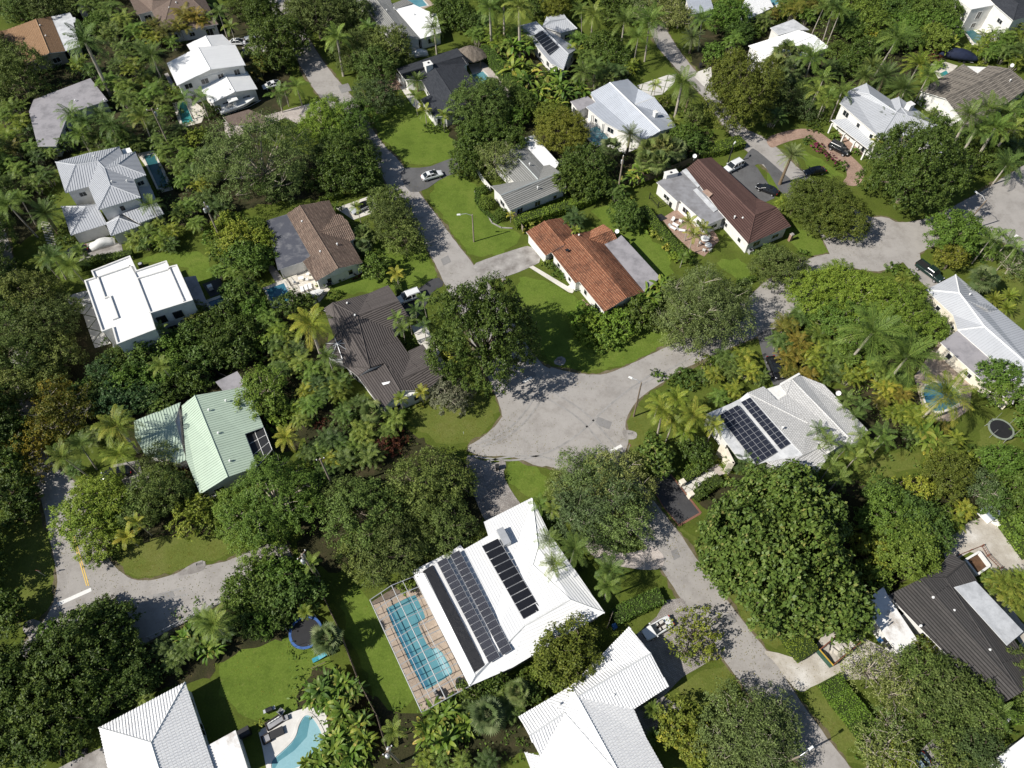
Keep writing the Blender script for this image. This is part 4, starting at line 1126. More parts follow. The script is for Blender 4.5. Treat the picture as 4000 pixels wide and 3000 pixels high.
# ------------------------------------------------------------------ lawns (brighter, kept grass) and bare beds
for vw, s in ((OV, "790 260,860 205,930 240,985 290,985 345,905 362,860 340,815 285"), (OV, "912 405,990 372,1035 400,1065 470,1100 490,1140 520,1025 568,975 505"),
              (OV, "830 470,900 480,945 590,925 620,850 640,800 560"), (OV, "1105 620,1145 590,1250 640,1290 690,1400 700,1460 735,1331 800,1226 802,1150 760,1110 690"),
              (OV, "1270 450,1350 440,1440 540,1460 600,1430 610,1330 500"), (OV, "1540 560,1600 560,1640 590,1600 620"), (OV, "690 600,860 560,900 600,740 645"),
              (v01, "1180 620,1450 500,1760 500,1880 720,1750 800,1560 640,1440 600"), (OV, "480 1420,620 1370,740 1400,700 1520,560 1580,480 1500"),
              (OV, "720 1290,790 1260,840 1380,900 1500,840 1560,760 1400"), (OV, "1090 1000,1130 988,1180 1010,1180 1070,1130 1080"), (OV, "1690 480,1780 520,1850 560,1790 590,1700 520"),
              (v30, "290 1270,560 1440,700 1540,560 1540,330 1480,280 1350"), (v30, "-20 1480,120 1520,160 1600,100 1659,-20 1640")):
    S('lawn', vw, s, 'lawn', 1, 2, .22, .55)
for vw, s in ((OV, "0 1130,90 1080,122 1180,122 1250,90 1340,0 1380"), (OV, "880 870,980 830,1090 870,1075 920,1000 965,900 950"), (OV, "240 1170,330 1150,470 1150,500 1200,420 1215,370 1240,300 1250,255 1230"),
              (OV, "1490 1150,1560 1220,1640 1330,1690 1400,1650 1400,1540 1245,1470 1140"), (OV, "1460 1480,1560 1425,1590 1470,1540 1540,1480 1520"), (v33, "480 950,760 1400,700 1520,960 1659,700 1659,520 1390,300 1000"),
              (v32, "700 700,1250 560,1420 680,1000 800,760 1000"), (v32, "1750 420,2212 180,2212 420,2000 600,1800 540"), (v31, "1800 700,2212 640,2212 1200,2000 1000"), (v33, "1480 1340,1700 1250,1750 1400,1450 1659,1380 1659,1520 1440"),
              (v30, "350 180,470 190,700 330,700 400,560 400,380 260"), (v20, "1250 350,1600 480,1550 560,1320 420"), (v22, "970 350,1050 150,1180 250,1200 420,1090 560,1000 590,960 520")):
    S('lawn', vw, s, 'dry_lawn', 1, 2, .22, .55)
# mulch beds under the dense planting, soil colour darkened to deepen the shade
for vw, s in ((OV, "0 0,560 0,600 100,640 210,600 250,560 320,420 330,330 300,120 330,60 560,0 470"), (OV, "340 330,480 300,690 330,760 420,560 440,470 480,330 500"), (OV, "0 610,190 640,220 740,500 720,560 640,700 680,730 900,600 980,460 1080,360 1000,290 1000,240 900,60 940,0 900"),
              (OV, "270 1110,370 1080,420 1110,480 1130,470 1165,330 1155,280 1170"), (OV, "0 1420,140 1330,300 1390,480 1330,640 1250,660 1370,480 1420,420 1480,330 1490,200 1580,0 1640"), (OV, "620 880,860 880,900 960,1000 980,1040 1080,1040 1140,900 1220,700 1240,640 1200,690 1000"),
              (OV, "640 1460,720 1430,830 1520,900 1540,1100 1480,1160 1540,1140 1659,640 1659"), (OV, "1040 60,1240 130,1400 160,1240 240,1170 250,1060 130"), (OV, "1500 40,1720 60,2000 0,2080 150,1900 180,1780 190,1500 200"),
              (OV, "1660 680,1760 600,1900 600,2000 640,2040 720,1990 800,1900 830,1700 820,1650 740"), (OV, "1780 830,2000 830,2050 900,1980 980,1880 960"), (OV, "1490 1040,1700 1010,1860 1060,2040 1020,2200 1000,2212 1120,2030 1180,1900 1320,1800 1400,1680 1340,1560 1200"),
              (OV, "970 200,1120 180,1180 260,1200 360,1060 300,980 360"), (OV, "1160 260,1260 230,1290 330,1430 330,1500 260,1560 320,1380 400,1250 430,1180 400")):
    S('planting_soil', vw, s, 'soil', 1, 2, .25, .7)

# ------------------------------------------------------------------ drives, paths and terraces
S('driveway', OV, "1018 572,1060 556,1106 541,1150 528,1176 562,1130 585,1085 600,1045 607,1030 590", 'concrete', 6, 1, 0.03)
S('garden_path', v21, "145 650,182 638,480 815,560 775,590 800,520 875,490 868", 'pale_concrete', 7)
S('driveway', v10, "1230 1450,1480 1450,1600 1400,1745 1350,1760 1490,1620 1530,1440 1659,1300 1659", 'grey_asphalt', 6, 1)
S('driveway', v11, "690 140,1000 28,1180 -10,1240 90,960 200,840 242", 'pale_concrete', 6, 0)
S('driveway', v11, "1230 1000,1220 900,1390 850,1560 720,1640 800,1520 860,1480 960,1400 1080,1340 1140,1290 1060", 'asphalt', 6, 1)
S('garden_path', v11, "1340 1160,1450 1120,1560 1330,1640 1500,1560 1560,1480 1400,1400 1300", 'pale_concrete', 7)
S('driveway', v10, "230 960,560 868,615 935,470 1010,410 1030,370 1075,250 1020,-100 1160,-260 1200,-280 1060,0 1020", 'pink_paver', 6)
S('driveway', v10, "1060 690,1200 640,1290 690,1300 760,1130 800,1060 745", 'brick', 6)
S('garden_path', v10, "1240 750,1290 740,1430 910,1400 945,1360 920", 'pale_concrete', 7)
S('driveway', v20, "1080 740,1340 650,1420 640,1400 720,1300 815,1170 835", 'slab_big', 6)
S('driveway', v20, "1550 640,1720 580,1740 800,1650 740", 'pale_concrete', 6)
S('driveway', v30, "-30 1190,150 1135,300 1108,430 1130,560 1225,700 1330,815 1440,838 1490,815 1560,765 1612,690 1605,640 1575,690 1520,660 1450,560 1370,470 1260,380 1190,250 1200,100 1250,20 1290", 'brick', 7, 2)
S('front_walk', v30, "600 1160,660 1120,870 1290,830 1350,700 1300", 'brick', 8)
S('driveway', v20, "2060 1290,2090 1280,2212 1380,2370 1520,2520 1640,2470 1720,2340 1700,2212 1480,2160 1400,1990 1480,1840 1560,1790 1500,1980 1400", 'grey_asphalt', 6, 1)
S('driveway', v20, "1830 1470,2000 1390,2100 1420,2190 1560,2300 1700,2160 1760,2020 1659,1900 1560", 'grey_asphalt', 7, 1)
S('driveway', v31, "1160 600,1310 530,1320 590,1420 680,1510 780,1400 850,1300 760", 'road', 6)
S('driveway', v21, "2120 1230,2240 1180,2290 1330,2400 1659,2280 1720,2212 1560,2160 1400", 'grey_asphalt', 6)
S('parking_border', v22, "1170 830,1365 765,1640 1110,1625 1130,1440 1235,1425 1210,1300 1060", 'redbrick', 6)
S('parking_pad', v22, "1185 836,1360 778,1618 1112,1440 1215,1310 1060", 'asphalt', 7)
S('garden_path', v22, "1460 880,1705 715,1782 795,1520 962", 'slab', 8)
S('front_walk', v22, "1705 715,1785 690,1850 770,1785 800", 'pink_paver', 8)
S('path_edge', v22, "1462 862,1705 700,1712 712,1468 876", 'redbrick', 9)
S('driveway', v12, "1800 600,1920 650,2090 690,2120 640,2170 690,2130 780,2212 940,2330 1090,2250 1120,2010 1230,1940 1110,1860 900", 'grey_paver', 6, 1)
S('driveway', v22, "620 1340,760 1330,830 1420,960 1470,1110 1440,1230 1395,1330 1500,1290 1600,1150 1610,1020 1590,880 1570,760 1540,640 1430", 'pink_paver', 7, 1)
S('driveway', v23, "1080 500,1250 350,1330 210,1470 190,1620 420,1860 720,1720 730,1480 868,1440 905,1310 1040,1470 1140,1380 1230,1200 1180,1240 1000,1160 720", 'grey_paver', 6)
S('front_walk', v23, "1060 1150,1300 1030,1340 1100,1260 1300,1200 1420,1090 1300", 'grey_paver', 7)
S('dirt_drive', v33, "-60 640,60 660,180 700,300 700,400 640,430 560,520 470,760 480,860 560,1060 640,1200 740,1050 900,640 890,480 900,330 990,260 1000,140 860,70 760", 'sand', 6, 1, 0.08)
S('sandy_yard', v32, "1500 1430,1620 1280,1800 1150,1960 1180,2060 1320,2300 1560,2300 1800,2150 1900,1960 1640,1800 1420,1560 1560", 'sand', 6, 1, 0.1)
S('sandy_yard', v33, "1790 40,1960 120,2330 560,2330 760,2212 640,2060 400,1900 200", 'sand', 7, 1, 0.1)
S('driveway', v03, "470 1680,620 1600,890 1478,940 1700", 'concrete', 6)
S('driveway', v01, "690 590,720 455,900 400,1050 455,1062 512,820 570,660 615", 'concrete', 6)
S('driveway', v01, "560 905,760 848,870 1180,960 1310,822 1350,760 1180,720 1060,580 1020", 'slab_big', 6)
S('stepping_path', v01, "350 260,440 250,470 400,500 510,420 520,390 400", 'stepping', 6)
S('side_terrace', v01, "1750 800,1900 740,1960 860,1820 910", 'dark', 6)
S('side_path', v00, "1420 640,1450 630,1570 850,1530 850", 'concrete', 6)
S('driveway', v00, "2090 410,2290 380,2330 440,2110 480", 'concrete', 6)
S('driveway', v02, "970 700,1200 660,1230 780,1100 930,1080 880,1000 770", 'concrete', 6)
S('front_walk', v02, "1100 930,1130 850,1290 770,1290 820,1180 900", 'pale_concrete', 7)
S('side_path', v11, "90 640,140 620,240 760,170 780", 'concrete', 6)
S('side_path', v13, "1985 -60,2020 -70,2050 10,2010 20", 'concrete', 6)
S('driveway', v33, "1270 1560,1380 1659,1560 1659,1500 1500,1540 1350,1400 1420", 'concrete', 6, 1)

# ------------------------------------------------------------------ pools
def m_water(name, shallow, deep):
    t = NT(name)
    p = t.pos()
    c = t.ramp(t.noise(p, 0.22, 4), [(0.35, shallow), (0.65, deep)])
    v = t.new("ShaderNodeTexVoronoi"); v.feature = 'DISTANCE_TO_EDGE'; v.inputs["Scale"].default_value = 1.6
    t.link(p, v.inputs["Vector"])
    c = t.mix(0.16, c, t.mix(1.0, c, t.ramp(v.outputs["Distance"], [(0.0, (1.25,) * 3), (0.12, (0.92,) * 3)]), 'MULTIPLY'))
    t.bump(t.noise(p, 2.6, 3), 0.12, 0.05)
    return t.done(c, 0.08, 0.5)
M['water'] = m_water("pool_water", (0.12, 0.29, 0.33), (0.08, 0.22, 0.27))
M['water_light'] = m_water("bright_pool_water", (0.27, 0.46, 0.5), (0.23, 0.42, 0.47))
M['water_blue'] = m_water("blue_pool_water", (0.05, 0.17, 0.24), (0.035, 0.125, 0.19))
M['water_dark'] = m_water("dark_pool_water", (0.035, 0.125, 0.14), (0.025, 0.1, 0.115))
M['water_teal'] = m_water("teal_pool_water", (0.05, 0.26, 0.25), (0.035, 0.2, 0.2))
def pool(view, s, label, water='water', deck=None, deckmat='deck', smooth=0, rim='pale_concrete', extra=None):
    if deck: S('pool_terrace', view, deck, deckmat, 8, 0)
    ps = pts(view, s)
    if smooth: ps = chaikin(ps, smooth)
    if area2(ps) < 0: ps = ps[::-1]
    cen = sum(ps, Vector((0, 0, 0))) / len(ps)
    root = empty('pool', cen, 0, label, 'pool')
    w = MB(cen); w.face([(p.x, p.y, 0.06) for p in ps]); w.build('water', M[water], root)
    out = inset(ps, -0.38)
    c = MB(cen); n = len(ps)
    for i in range(n):
        j = (i + 1) % n
        a, b, d, e = ps[i], ps[j], out[j], out[i]
        c.face([(a.x, a.y, .13), (e.x, e.y, .13), (d.x, d.y, .13), (b.x, b.y, .13)][::-1])
        c.face([(a.x, a.y, .03), (b.x, b.y, .03), (b.x, b.y, .13), (a.x, a.y, .13)][::-1])
        c.face([(e.x, e.y, 0), (d.x, d.y, 0), (d.x, d.y, .13), (e.x, e.y, .13)])
    c.build('coping', M[rim], root)
    if extra:
        for nm, q, mt in extra:
            e = pts(view, q)
            if area2(e) < 0: e = e[::-1]
            m = MB(cen); m.face([(p.x, p.y, 0.066) for p in e]); m.build(nm, M[mt], root)
    return root
pool(v00, "1242 1352,1332 1332,1455 1610,1372 1632", "narrow dark teal pool beside the two-storey grey hip-roofed house", 'water_dark', "1180 1330,1330 1298,1420 1470,1495 1640,1400 1665,1350 1560", 'deck')
pool(v00, "1528 900,1600 880,1670 1050,1580 1080", "small teal pool under palms behind the white gabled house", 'water_teal', "1490 890,1640 850,1790 960,1740 1060,1560 1110", 'deck')
pool(v11, "85 845,242 790,312 932,152 985", "deep blue pool on the patio of the brown-tiled house", 'water_blue', "60 830,280 740,470 670,530 780,640 840,520 990,360 960,140 1010", 'deck')
pool(v10, "1862 652,1962 620,2130 800,2040 850", "slim turquoise pool between the charcoal house and a tall hedge", 'water', "1830 560,1990 528,2260 830,2212 870,2060 900,1930 760", 'pink_paver')
pool(v20, "682 1112,742 1090,850 1215,730 1262,640 1180", "bright blue pool on the white terrace of the pale blue-roofed house", 'water', "560 1000,700 960,900 1120,1110 1270,980 1330,800 1260,600 1080", 'white_deck')
pool(v10, "1290 0,1440 0,1482 50,1392 70,1320 10", "turquoise pool corner behind the grey shingled house at the far edge", 'water', "1260 -20,1460 -30,1540 40,1400 100", 'tan_deck')
pool(v30, "-20 -20,60 -30,108 30,30 60,-10 40", "small turquoise pool at the far edge beside golden palms", 'water', "-40 -30,90 -40,150 30,60 85,-30 60", 'white_deck')
pool(v30, "1685 255,1730 232,1915 365,1880 382,1780 375", "sea-green terrace pool of the two-storey white house in the far corner", 'water_dark', "1650 205,1720 160,2020 300,2000 350,1920 400,1760 390", 'white_deck', 0)
pool(v30, "1480 640,1540 610,1560 640,1500 665", "tiny teal pool corner beside the taupe-tiled house", 'water_teal', "1400 560,1480 520,1640 570,1560 650,1470 680", 'deck')
pool(v32, "1335 30,1420 -10,1560 0,1660 90,1650 170,1500 240,1400 230,1350 140", "kidney-shaped blue pool under a giant palm by the long metal-roofed house", 'water_blue', "1260 -60,1480 -380,1840 -50,1760 60,1740 220,1600 320,1460 330,1330 200", 'tan_deck', 2)
pool(v01, "1800 955,1935 905,1960 960,1830 1000", "strip of blue pool beside the white cube house", 'water_blue', "1780 935,1940 880,1990 970,1830 1020", 'pale_concrete')
pool(v13, "1115 290,1150 268,1368 160,1390 185,1465 350,1455 375,1400 400,1405 440,1500 640,1580 612,1700 815,1690 850,1490 980,1440 985", "long L-shaped turquoise pool inside the screen enclosure of the solar-striped white house", 'water',
     "1000 225,1365 -10,1850 952,1780 1000,1640 1060,1430 1175,1390 1090", 'tan_deck', 1, 'tan_deck',
     [('step', "1520 640,1578 618,1690 830,1625 865", 'water_light'), ('deep_edge', "1118 300,1165 275,1500 955,1445 975", 'water_blue')])
pool(v13, "420 1200,480 1210,560 1330,600 1480,480 1600,300 1680,140 1700,130 1600,200 1540,300 1450,350 1380,370 1290", "curved pale aqua pool beside the dark rattan furniture", 'water_light',
     "20 1340,300 1180,460 1130,600 1160,640 1400,560 1600,300 1720,100 1720,60 1500", 'white_deck', 2, 'white_deck',
     [('deep_edge', "425 1215,470 1230,440 1390,330 1510,200 1600,150 1690,138 1600,210 1545,305 1455,352 1385,372 1295", 'water')])
S('patio', v21, "1290 230,1420 150,1700 290,1760 360,1790 420,1660 560,1540 500,1400 370", 'brick', 6)
S('patio', v21, "1210 210,1290 190,1345 230,1290 255", 'dark', 6)
# ------------------------------------------------------------------ vehicles
def m_paint(name, col, rough=0.25, spec=0.6):
    t = NT(name)
    n = t.noise(t.pos(), 1.2, 5)
    c = t.ramp(n, [(0.3, tuple(x * 0.94 for x in col)), (0.7, col)])
    m = t.done(c, rough, spec)
    t.p.inputs["Coat Weight"].default_value = 0.5; t.p.inputs["Coat Roughness"].default_value = 0.08
    return m
M['car_white'] = m_paint("white_car_paint", (0.74, 0.75, 0.75))
M['car_black'] = m_paint("black_car_paint", (0.012, 0.012, 0.014), 0.15)
M['car_green'] = m_paint("dark_green_car_paint", (0.014, 0.03, 0.026), 0.2)
M['car_silver'] = m_paint("silver_car_paint", (0.42, 0.44, 0.46), 0.25)
M['car_blue'] = m_paint("pale_blue_car_paint", (0.32, 0.42, 0.5), 0.25)
M['navy'] = m_plain("navy_canvas", (0.012, 0.018, 0.042), 0.8, var=0.25)
M['cloth'] = m_plain("white_cover_cloth", (0.66, 0.66, 0.64), 0.9, var=0.06)
M['red_lamp'] = m_plain("red_lamp_glass", (0.35, 0.015, 0.012), 0.2, 0.5)
M['lamp_glass'] = m_plain("headlamp_glass", (0.6, 0.62, 0.64), 0.1, 0.6)
M['leather'] = m_plain("pale_leather", (0.55, 0.53, 0.49), 0.6)
M['hubcap'] = m_plain("alloy_wheel", (0.5, 0.5, 0.52), 0.35, 0.5, 0.5)
def ring(x, w, z0, zm, z1, wt):
    return [Vector((x, y, z)) for y, z in ((-w * .94, z0), (-w, zm), (-wt, z1 - .05), (-wt * .82, z1), (wt * .82, z1), (wt, z1 - .05), (w, zm), (w * .94, z0))]
def car(name, label, p, ang, paint, style='sedan', cat='car', group=None, roof=None):
    L, W = {'sedan': (4.75, 1.82), 'suv': (4.85, 1.95), 'pickup': (5.7, 2.0), 'convertible': (4.6, 1.82), 'sport': (4.5, 1.9)}[style]
    root = empty(name, (p.x, p.y, 0.02), ang, label, cat, group)
    hw = W / 2; hl = L / 2
    hood, deck = {'sedan': (.93, 1.0), 'suv': (1.08, 1.15), 'pickup': (1.12, 1.1), 'convertible': (.9, .95), 'sport': (.82, .9)}[style]
    st = [(-hl, hw * .8, .45, .6, deck * .82, hw * .7), (-hl + .12, hw * .93, .3, .6, deck * .95, hw * .82), (-hl + .6, hw, .24, .62, deck, hw * .9), (-hl * .35, hw, .22, .64, deck + .02, hw * .93),
          (hl * .25, hw, .22, .64, hood + .05, hw * .92), (hl - 1.0, hw, .24, .6, hood - .02, hw * .9), (hl - .35, hw * .95, .27, .55, hood - .12, hw * .84), (hl - .06, hw * .86, .32, .5, hood - .24, hw * .76), (hl, hw * .78, .38, .5, hood - .34, hw * .66)]
    mb = MB(); mb.loft([ring(*s) for s in st])
    body = mb.build('body', M[paint], root, True, True)
    sub = body.modifiers.new('round', 'SUBSURF'); sub.levels = 1; sub.render_levels = 2
    glass = None
    def cabin(x0, x1, x2, x3, zb, zt, w0, w1):
        g = MB()
        ra = lambda x, w, z: [Vector((x, -w, z)), Vector((x, w, z))]
        a, b, c, d = (ra(x0, w0, zb), ra(x1, w1, zt), ra(x2, w1, zt), ra(x3, w0, zb))
        g.face([a[0], a[1], b[1], b[0]]); g.face([c[0], c[1], d[1], d[0]]); g.face([b[0], b[1], c[1], c[0]])
        g.face([a[0], b[0], c[0], d[0]]); g.face([a[1], d[1], c[1], b[1]]); g.face([a[0], d[0], d[1], a[1]])
        o = g.build('windows', M['glass'], root, False, True)
        r = MB()
        r.box(((x1 + x2) / 2, 0, zt + .025), (x2 - x1 + .14, w1 * 2 + .04, .06), 0, 0, .93)
        n = 3 if x2 - x1 > 1.4 else 2
        for s in (-1, 1):
            r.tube([(x0 - .02, s * w0, zb), (x1 - .02, s * w1, zt)], .045, 4); r.tube([(x3 + .02, s * w0, zb), (x2 + .02, s * w1, zt)], .04, 4)
            for k in range(1, n):
                xx = x1 + (x2 - x1) * k / n
                r.tube([(xx, s * (w0 + .005), zb), (xx, s * (w1 + .012), zt)], .04, 4)
        r.build('roof', M[roof or paint], root)
        return zt
    if style == 'sedan':
        cabin(-hl + .55, -hl + 1.35, hl - 2.15, hl - 1.2, .97, 1.42, hw * .87, hw * .68)
        MB().box((-.05, 0, 1.482), (.75, .9, .012)).build('sunroof', M['glass'], root)
    elif style == 'suv':
        cabin(-hl + .12, -hl + .4, hl - 2.05, hl - 1.2, 1.1, 1.72, hw * .9, hw * .76)
        for s in (-1, 1): MB().tube([(-hl + .6, s * hw * .7, 1.83), (hl - 2.3, s * hw * .7, 1.83)], .03, 5).build('roof_rail', M['dark' if paint == 'car_black' else 'steel'], root)
    elif style == 'sport':
        cabin(-hl + .35, -hl + 1.5, hl - 2.3, hl - 1.35, .88, 1.27, hw * .84, hw * .6)
    elif style == 'pickup':
        cabin(-.55, -.4, .95, 1.55, 1.08, 1.78, hw * .88, hw * .74)
        b = MB(); b.box((-1.75, 0, 1.14), (1.95, hw * 1.56, .02)); b.build('bed_floor', M['rubber'], root)
        for s in (-1, 1): MB().box((-1.75, s * hw * .9, 1.22), (2.1, .14, .22)).build('bed_side', M[paint], root)
        MB().box((-2.8, 0, 1.2), (.09, hw * 1.7, .24)).build('tailgate', M[paint], root)
    elif style == 'convertible':
        MB().box((-.3, 0, .985), (1.7, hw * 1.42, .03)).build('cockpit', M['rattan'], root)
        for x in (-.75, .15):
            for s in (-1, 1):
                q = MB(); q.box((x + .1, s * .36, 1.02), (.42, .4, .12)).box((x - .2, s * .36, 1.16), (.13, .4, .4), 0, 0, .8); q.build('seat', M['leather'], root)
        w = MB()
        w.face([(.78, -hw * .8, .96), (.78, hw * .8, .96), (.4, hw * .66, 1.35), (.4, -hw * .66, 1.35)]); w.build('windscreen', M['glass'], root)
        w = MB(); w.tube([(.8, -hw * .8, .96), (.4, -hw * .66, 1.37), (.4, hw * .66, 1.37), (.8, hw * .8, .96)], .03, 5); w.build('windscreen_frame', M['dark'], root)
    wr = .34 if style in ('suv', 'pickup') else .315
    for x in (hl - .9, -hl + .95):
        for s in (-1, 1):
            t = MB(); t.tube([(x, s * (hw - .2), wr), (x, s * (hw + .015), wr)], wr, 16)
            w = t.build('wheel', M['rubber'], root)
            MB().tube([(x, s * (hw - .05), wr), (x, s * (hw + .03), wr)], wr * .62, 12).build('rim', M['hubcap'], w)
    for s in (-1, 1):
        MB().box((hl - .16, s * hw * .62, hood - .27), (.22, .34, .12), 0, 0, .8).build('headlight', M['lamp_glass'], root)
        MB().box((-hl + .06, s * hw * .66, deck * .83), (.1, .3, .14)).build('tail_light', M['red_lamp'], root)
        MB().box((hl - 1.5, s * (hw + .07), hood + .1), (.16, .2, .13)).build('mirror', M[paint], root)
    MB().box((hl - .02, 0, .52), (.06, .9, .16)).build('grille', M['dark'], root)
    return root
def ang_of(view, a, b):
    p, q = view(*a), view(*b); return math.atan2(q.y - p.y, q.x - p.x)
def place(view, rear, front):
    p, q = view(*rear), view(*front); return (p + q) / 2, math.atan2(q.y - p.y, q.x - p.x)
def put(name, label, view, rear, front, paint, style, cat='car', roof=None):
    p, a = place(view, rear, front); return car(name, label, p, a, paint, style, cat, None, roof)
put('parked_car', "white sedan with a dark sunroof on the grey side drive", v10, (1435, 1560), (1610, 1510), 'car_white', 'sedan')
put('parked_car', "white sports coupe parked under the dark tree by two palm clumps", v10, (225, 730), (55, 775), 'car_white', 'sport')
put('parked_car', "convertible with silver nose and black soft top by the brown-tiled house", v11, (985, 115), (825, 190), 'car_silver', 'sport', 'car', 'car_black')
put('parked_suv', "white SUV on the dark drive of the charcoal-brown tiled house", v11, (1410, 895), (1235, 960), 'car_white', 'suv')
put('parked_suv', "white SUV with roof rails on the asphalt court behind the maroon roof", v20, (1985, 1420), (1825, 1500), 'car_white', 'suv')
put('parked_suv', "black SUV on the curved brick drive beside the flower bed", v30, (530, 1270), (680, 1345), 'car_black', 'suv')
put('parked_car', "black car at the kerb under the broad olive-green tree", v30, (460, 1490), (330, 1510), 'car_black', 'sedan')
put('parked_car', "black sedan nose-down beside the pale tiled solar house", v31, (10, 1440), (90, 1630), 'car_black', 'sedan')
put('pickup_truck', "dark green pickup truck with an open bed in front of the long metal roof", v31, (1275, 630), (1490, 790), 'car_green', 'pickup', 'pickup')
put('parked_car', "white open convertible with pale seats by the white barrel-tiled house", v23, (1368, 392), (1138, 528), 'car_white', 'convertible')
put('parked_car', "pale blue car cut by the bottom edge under the olive trees", v33, (1320, 1590), (1140, 1720), 'car_blue', 'sedan')
put('parked_car', "small white car behind the stepped white gables, nearer the palms", v00, (2010, 390), (2125, 385), 'car_white', 'sedan')
put('parked_van', "small white utility vehicle at the far end behind the stepped white gables", v00, (2150, 385), (2260, 360), 'car_white', 'suv', 'car')
put('parked_car', "black car half hidden beside the maroon-roofed house", v31, (30, 15), (-60, -20), 'car_black', 'sedan')
put('parked_car', "dark car in the shade by the grey hip-roofed garage", v01, (735, 510), (590, 560), 'car_black', 'sedan')
put('parked_car', "dark car under palms on the drive of the green-roofed house", v02, (1090, 770), (950, 800), 'car_black', 'sedan')

def covered_car(label, view, rear, front):
    p, a = place(view, rear, front)
    root = empty('covered_car', (p.x, p.y, 0), a, label, 'car')
    rg = random.Random(4)
    st = [(-2.35, .75, .5), (-2.2, .85, .85), (-1.6, .92, 1.02), (-.9, .9, 1.4), (0, .9, 1.46), (.6, .9, 1.38), (1.2, .93, 1.02), (2.0, .88, .9), (2.3, .7, .6)]
    rings = []
    for x, w, z in st:
        rr = []
        for y, zz in ((-1.02, .06), (-1.0, .45), (-.93, .72), (-.72, .97), (-.25, 1.0), (.25, 1.0), (.72, .97), (.93, .72), (1.0, .45), (1.02, .06)):
            rr.append(Vector((x + rg.uniform(-.03, .03), y * w * (1.08 if zz < .1 else 1) + rg.uniform(-.04, .04), max(.05, zz * z + rg.uniform(-.03, .03)))))
        rings.append(rr)
    mb = MB(); mb.loft(rings); mb.build('fabric_cover', M['cloth'], root, True, True)
    for sx in (-1.4, 1.4):
        for s in (-1, 1):
            MB().tube([(sx, s * .7, .3), (sx, s * .9, .3)], .3, 12).build('wheel', M['rubber'], root)
    return root
covered_car("car under a white fabric cover on the garage apron of the grey hip-roofed house", v01, (985, 435), (795, 490))
covered_car("car under a pale cover tucked behind the charcoal-shingled house", v10, (1475, 470), (1335, 490))

# boats on trailers
def hull(mb, L, W, H, mi=0):
    rings = []
    for t in [i / 10 for i in range(11)]:
        x = -L / 2 + L * t
        w = W / 2 * (1 - max(0, (t - .5) / .5) ** 2.2) * (.92 + .08 * min(1, t * 4))
        w = max(w, .03); k = .35 + .35 * max(0, (t - .55) / .45)
        z0 = .55 + .5 * max(0, (t - .6) / .4) ** 2
        z1 = .55 + H + .25 * t
        rings.append([Vector((x, -w, z1)), Vector((x, -w * .93, z0 + H * .5)), Vector((x, -w * .3, z0)), Vector((x, w * .3, z0)), Vector((x, w * .93, z0 + H * .5)), Vector((x, w, z1))])
    mb.loft(rings, mi)
def trailer(root, L):
    for s in (-1, 1): MB().tube([(-L * .45, s * .8, .45), (L * .25, s * .8, .45), (L * .62, 0, .45)], .05, 5).build('trailer_beam', M['steel'], root)
    for x in (-L * .2, -L * .08):
        for s in (-1, 1): MB().tube([(x, s * .95, .3), (x, s * 1.15, .3)], .3, 12).build('wheel', M['rubber'], root)
p, a = place(v00, (1900, 1005), (2235, 890))
bt = empty('motor_boat', (p.x, p.y, 0), a, "white open motor boat with a hard top on a trailer by the white gabled house", 'boat')
mb = MB(); hull(mb, 8.6, 2.8, .95); mb.build('hull', M['white'], bt)
mb = MB(); mb.box((-.6, 0, 1.56), (4.2, 1.9, .04)); mb.build('deck', M['leather'], bt)
for s in (-1, 1):
    mb = MB(); mb.box((-1.0, s * 1.1, 1.62), (5.2, .2, .16)); mb.build('gunwale', M['white'], bt)
MB().box((-.5, 0, 1.95), (.9, .8, .8), 0, 0, .75).build('console', M['white'], bt)
MB().box((-.7, 0, 3.0), (2.3, 1.8, .1), 0, 0, .92).build('hard_top', M['white'], bt)
for sx in (-1.4, .1):
    for s in (-1, 1): MB().tube([(sx, s * .7, 1.55), (sx, s * .75, 2.97)], .035, 5).build('top_support', M['steel'], bt)
MB().box((-1.7, 0, 1.8), (.5, 1.2, .45)).build('seat', M['leather'], bt)
MB().tube([(1.2, -1.0, 1.95), (2.8, -.6, 2.2), (3.7, 0, 2.3), (2.8, .6, 2.2), (1.2, 1.0, 1.95)], .025, 5).build('bow_rail', M['steel'], bt)
for s in (-.35, .35): MB().box((-4.0, s, 1.35), (.5, .4, 1.1), 0, 0, .7).build('outboard_motor', M['dark'], bt)
trailer(bt, 8.6)
p, a = place(v30, (1760, 540), (1490, 490))
bt = empty('covered_boat', (p.x, p.y, 0), a, "boat under a domed navy canvas cover on a trailer in the far yard", 'boat')
rings = []
for t in [i / 12 for i in range(13)]:
    x = -4.6 + 9.0 * t
    k = max(.05, math.sin(math.pi * min(.97, max(.06, t))) ** .55)
    w, z1 = 1.6 * k, .9 + 1.9 * math.sin(math.pi * min(.98, max(.1, t))) ** .6
    rings.append([Vector((x, -w * .8, .55)), Vector((x, -w, .5 + (z1 - .5) * .45)), Vector((x, -w * .62, .5 + (z1 - .5) * .85)), Vector((x, 0, z1)), Vector((x, w * .62, .5 + (z1 - .5) * .85)), Vector((x, w, .5 + (z1 - .5) * .45)), Vector((x, w * .8, .55))])
mb = MB(); mb.loft(rings); mb.build('canvas_cover', M['navy'], bt, True, True)
trailer(bt, 8.5)
MB().tube([(3.6, -1.3, .5), (3.3, -1.4, 2.6)], .06, 6).build('trailer_guide_post', M['white'], bt)
p, a = place(v11, (440, 930), (600, 885))
bt = empty('covered_dinghy', (p.x, p.y, 0), a, "small boat under a pale cover on the terrace edge of the brown-tiled house", 'boat')
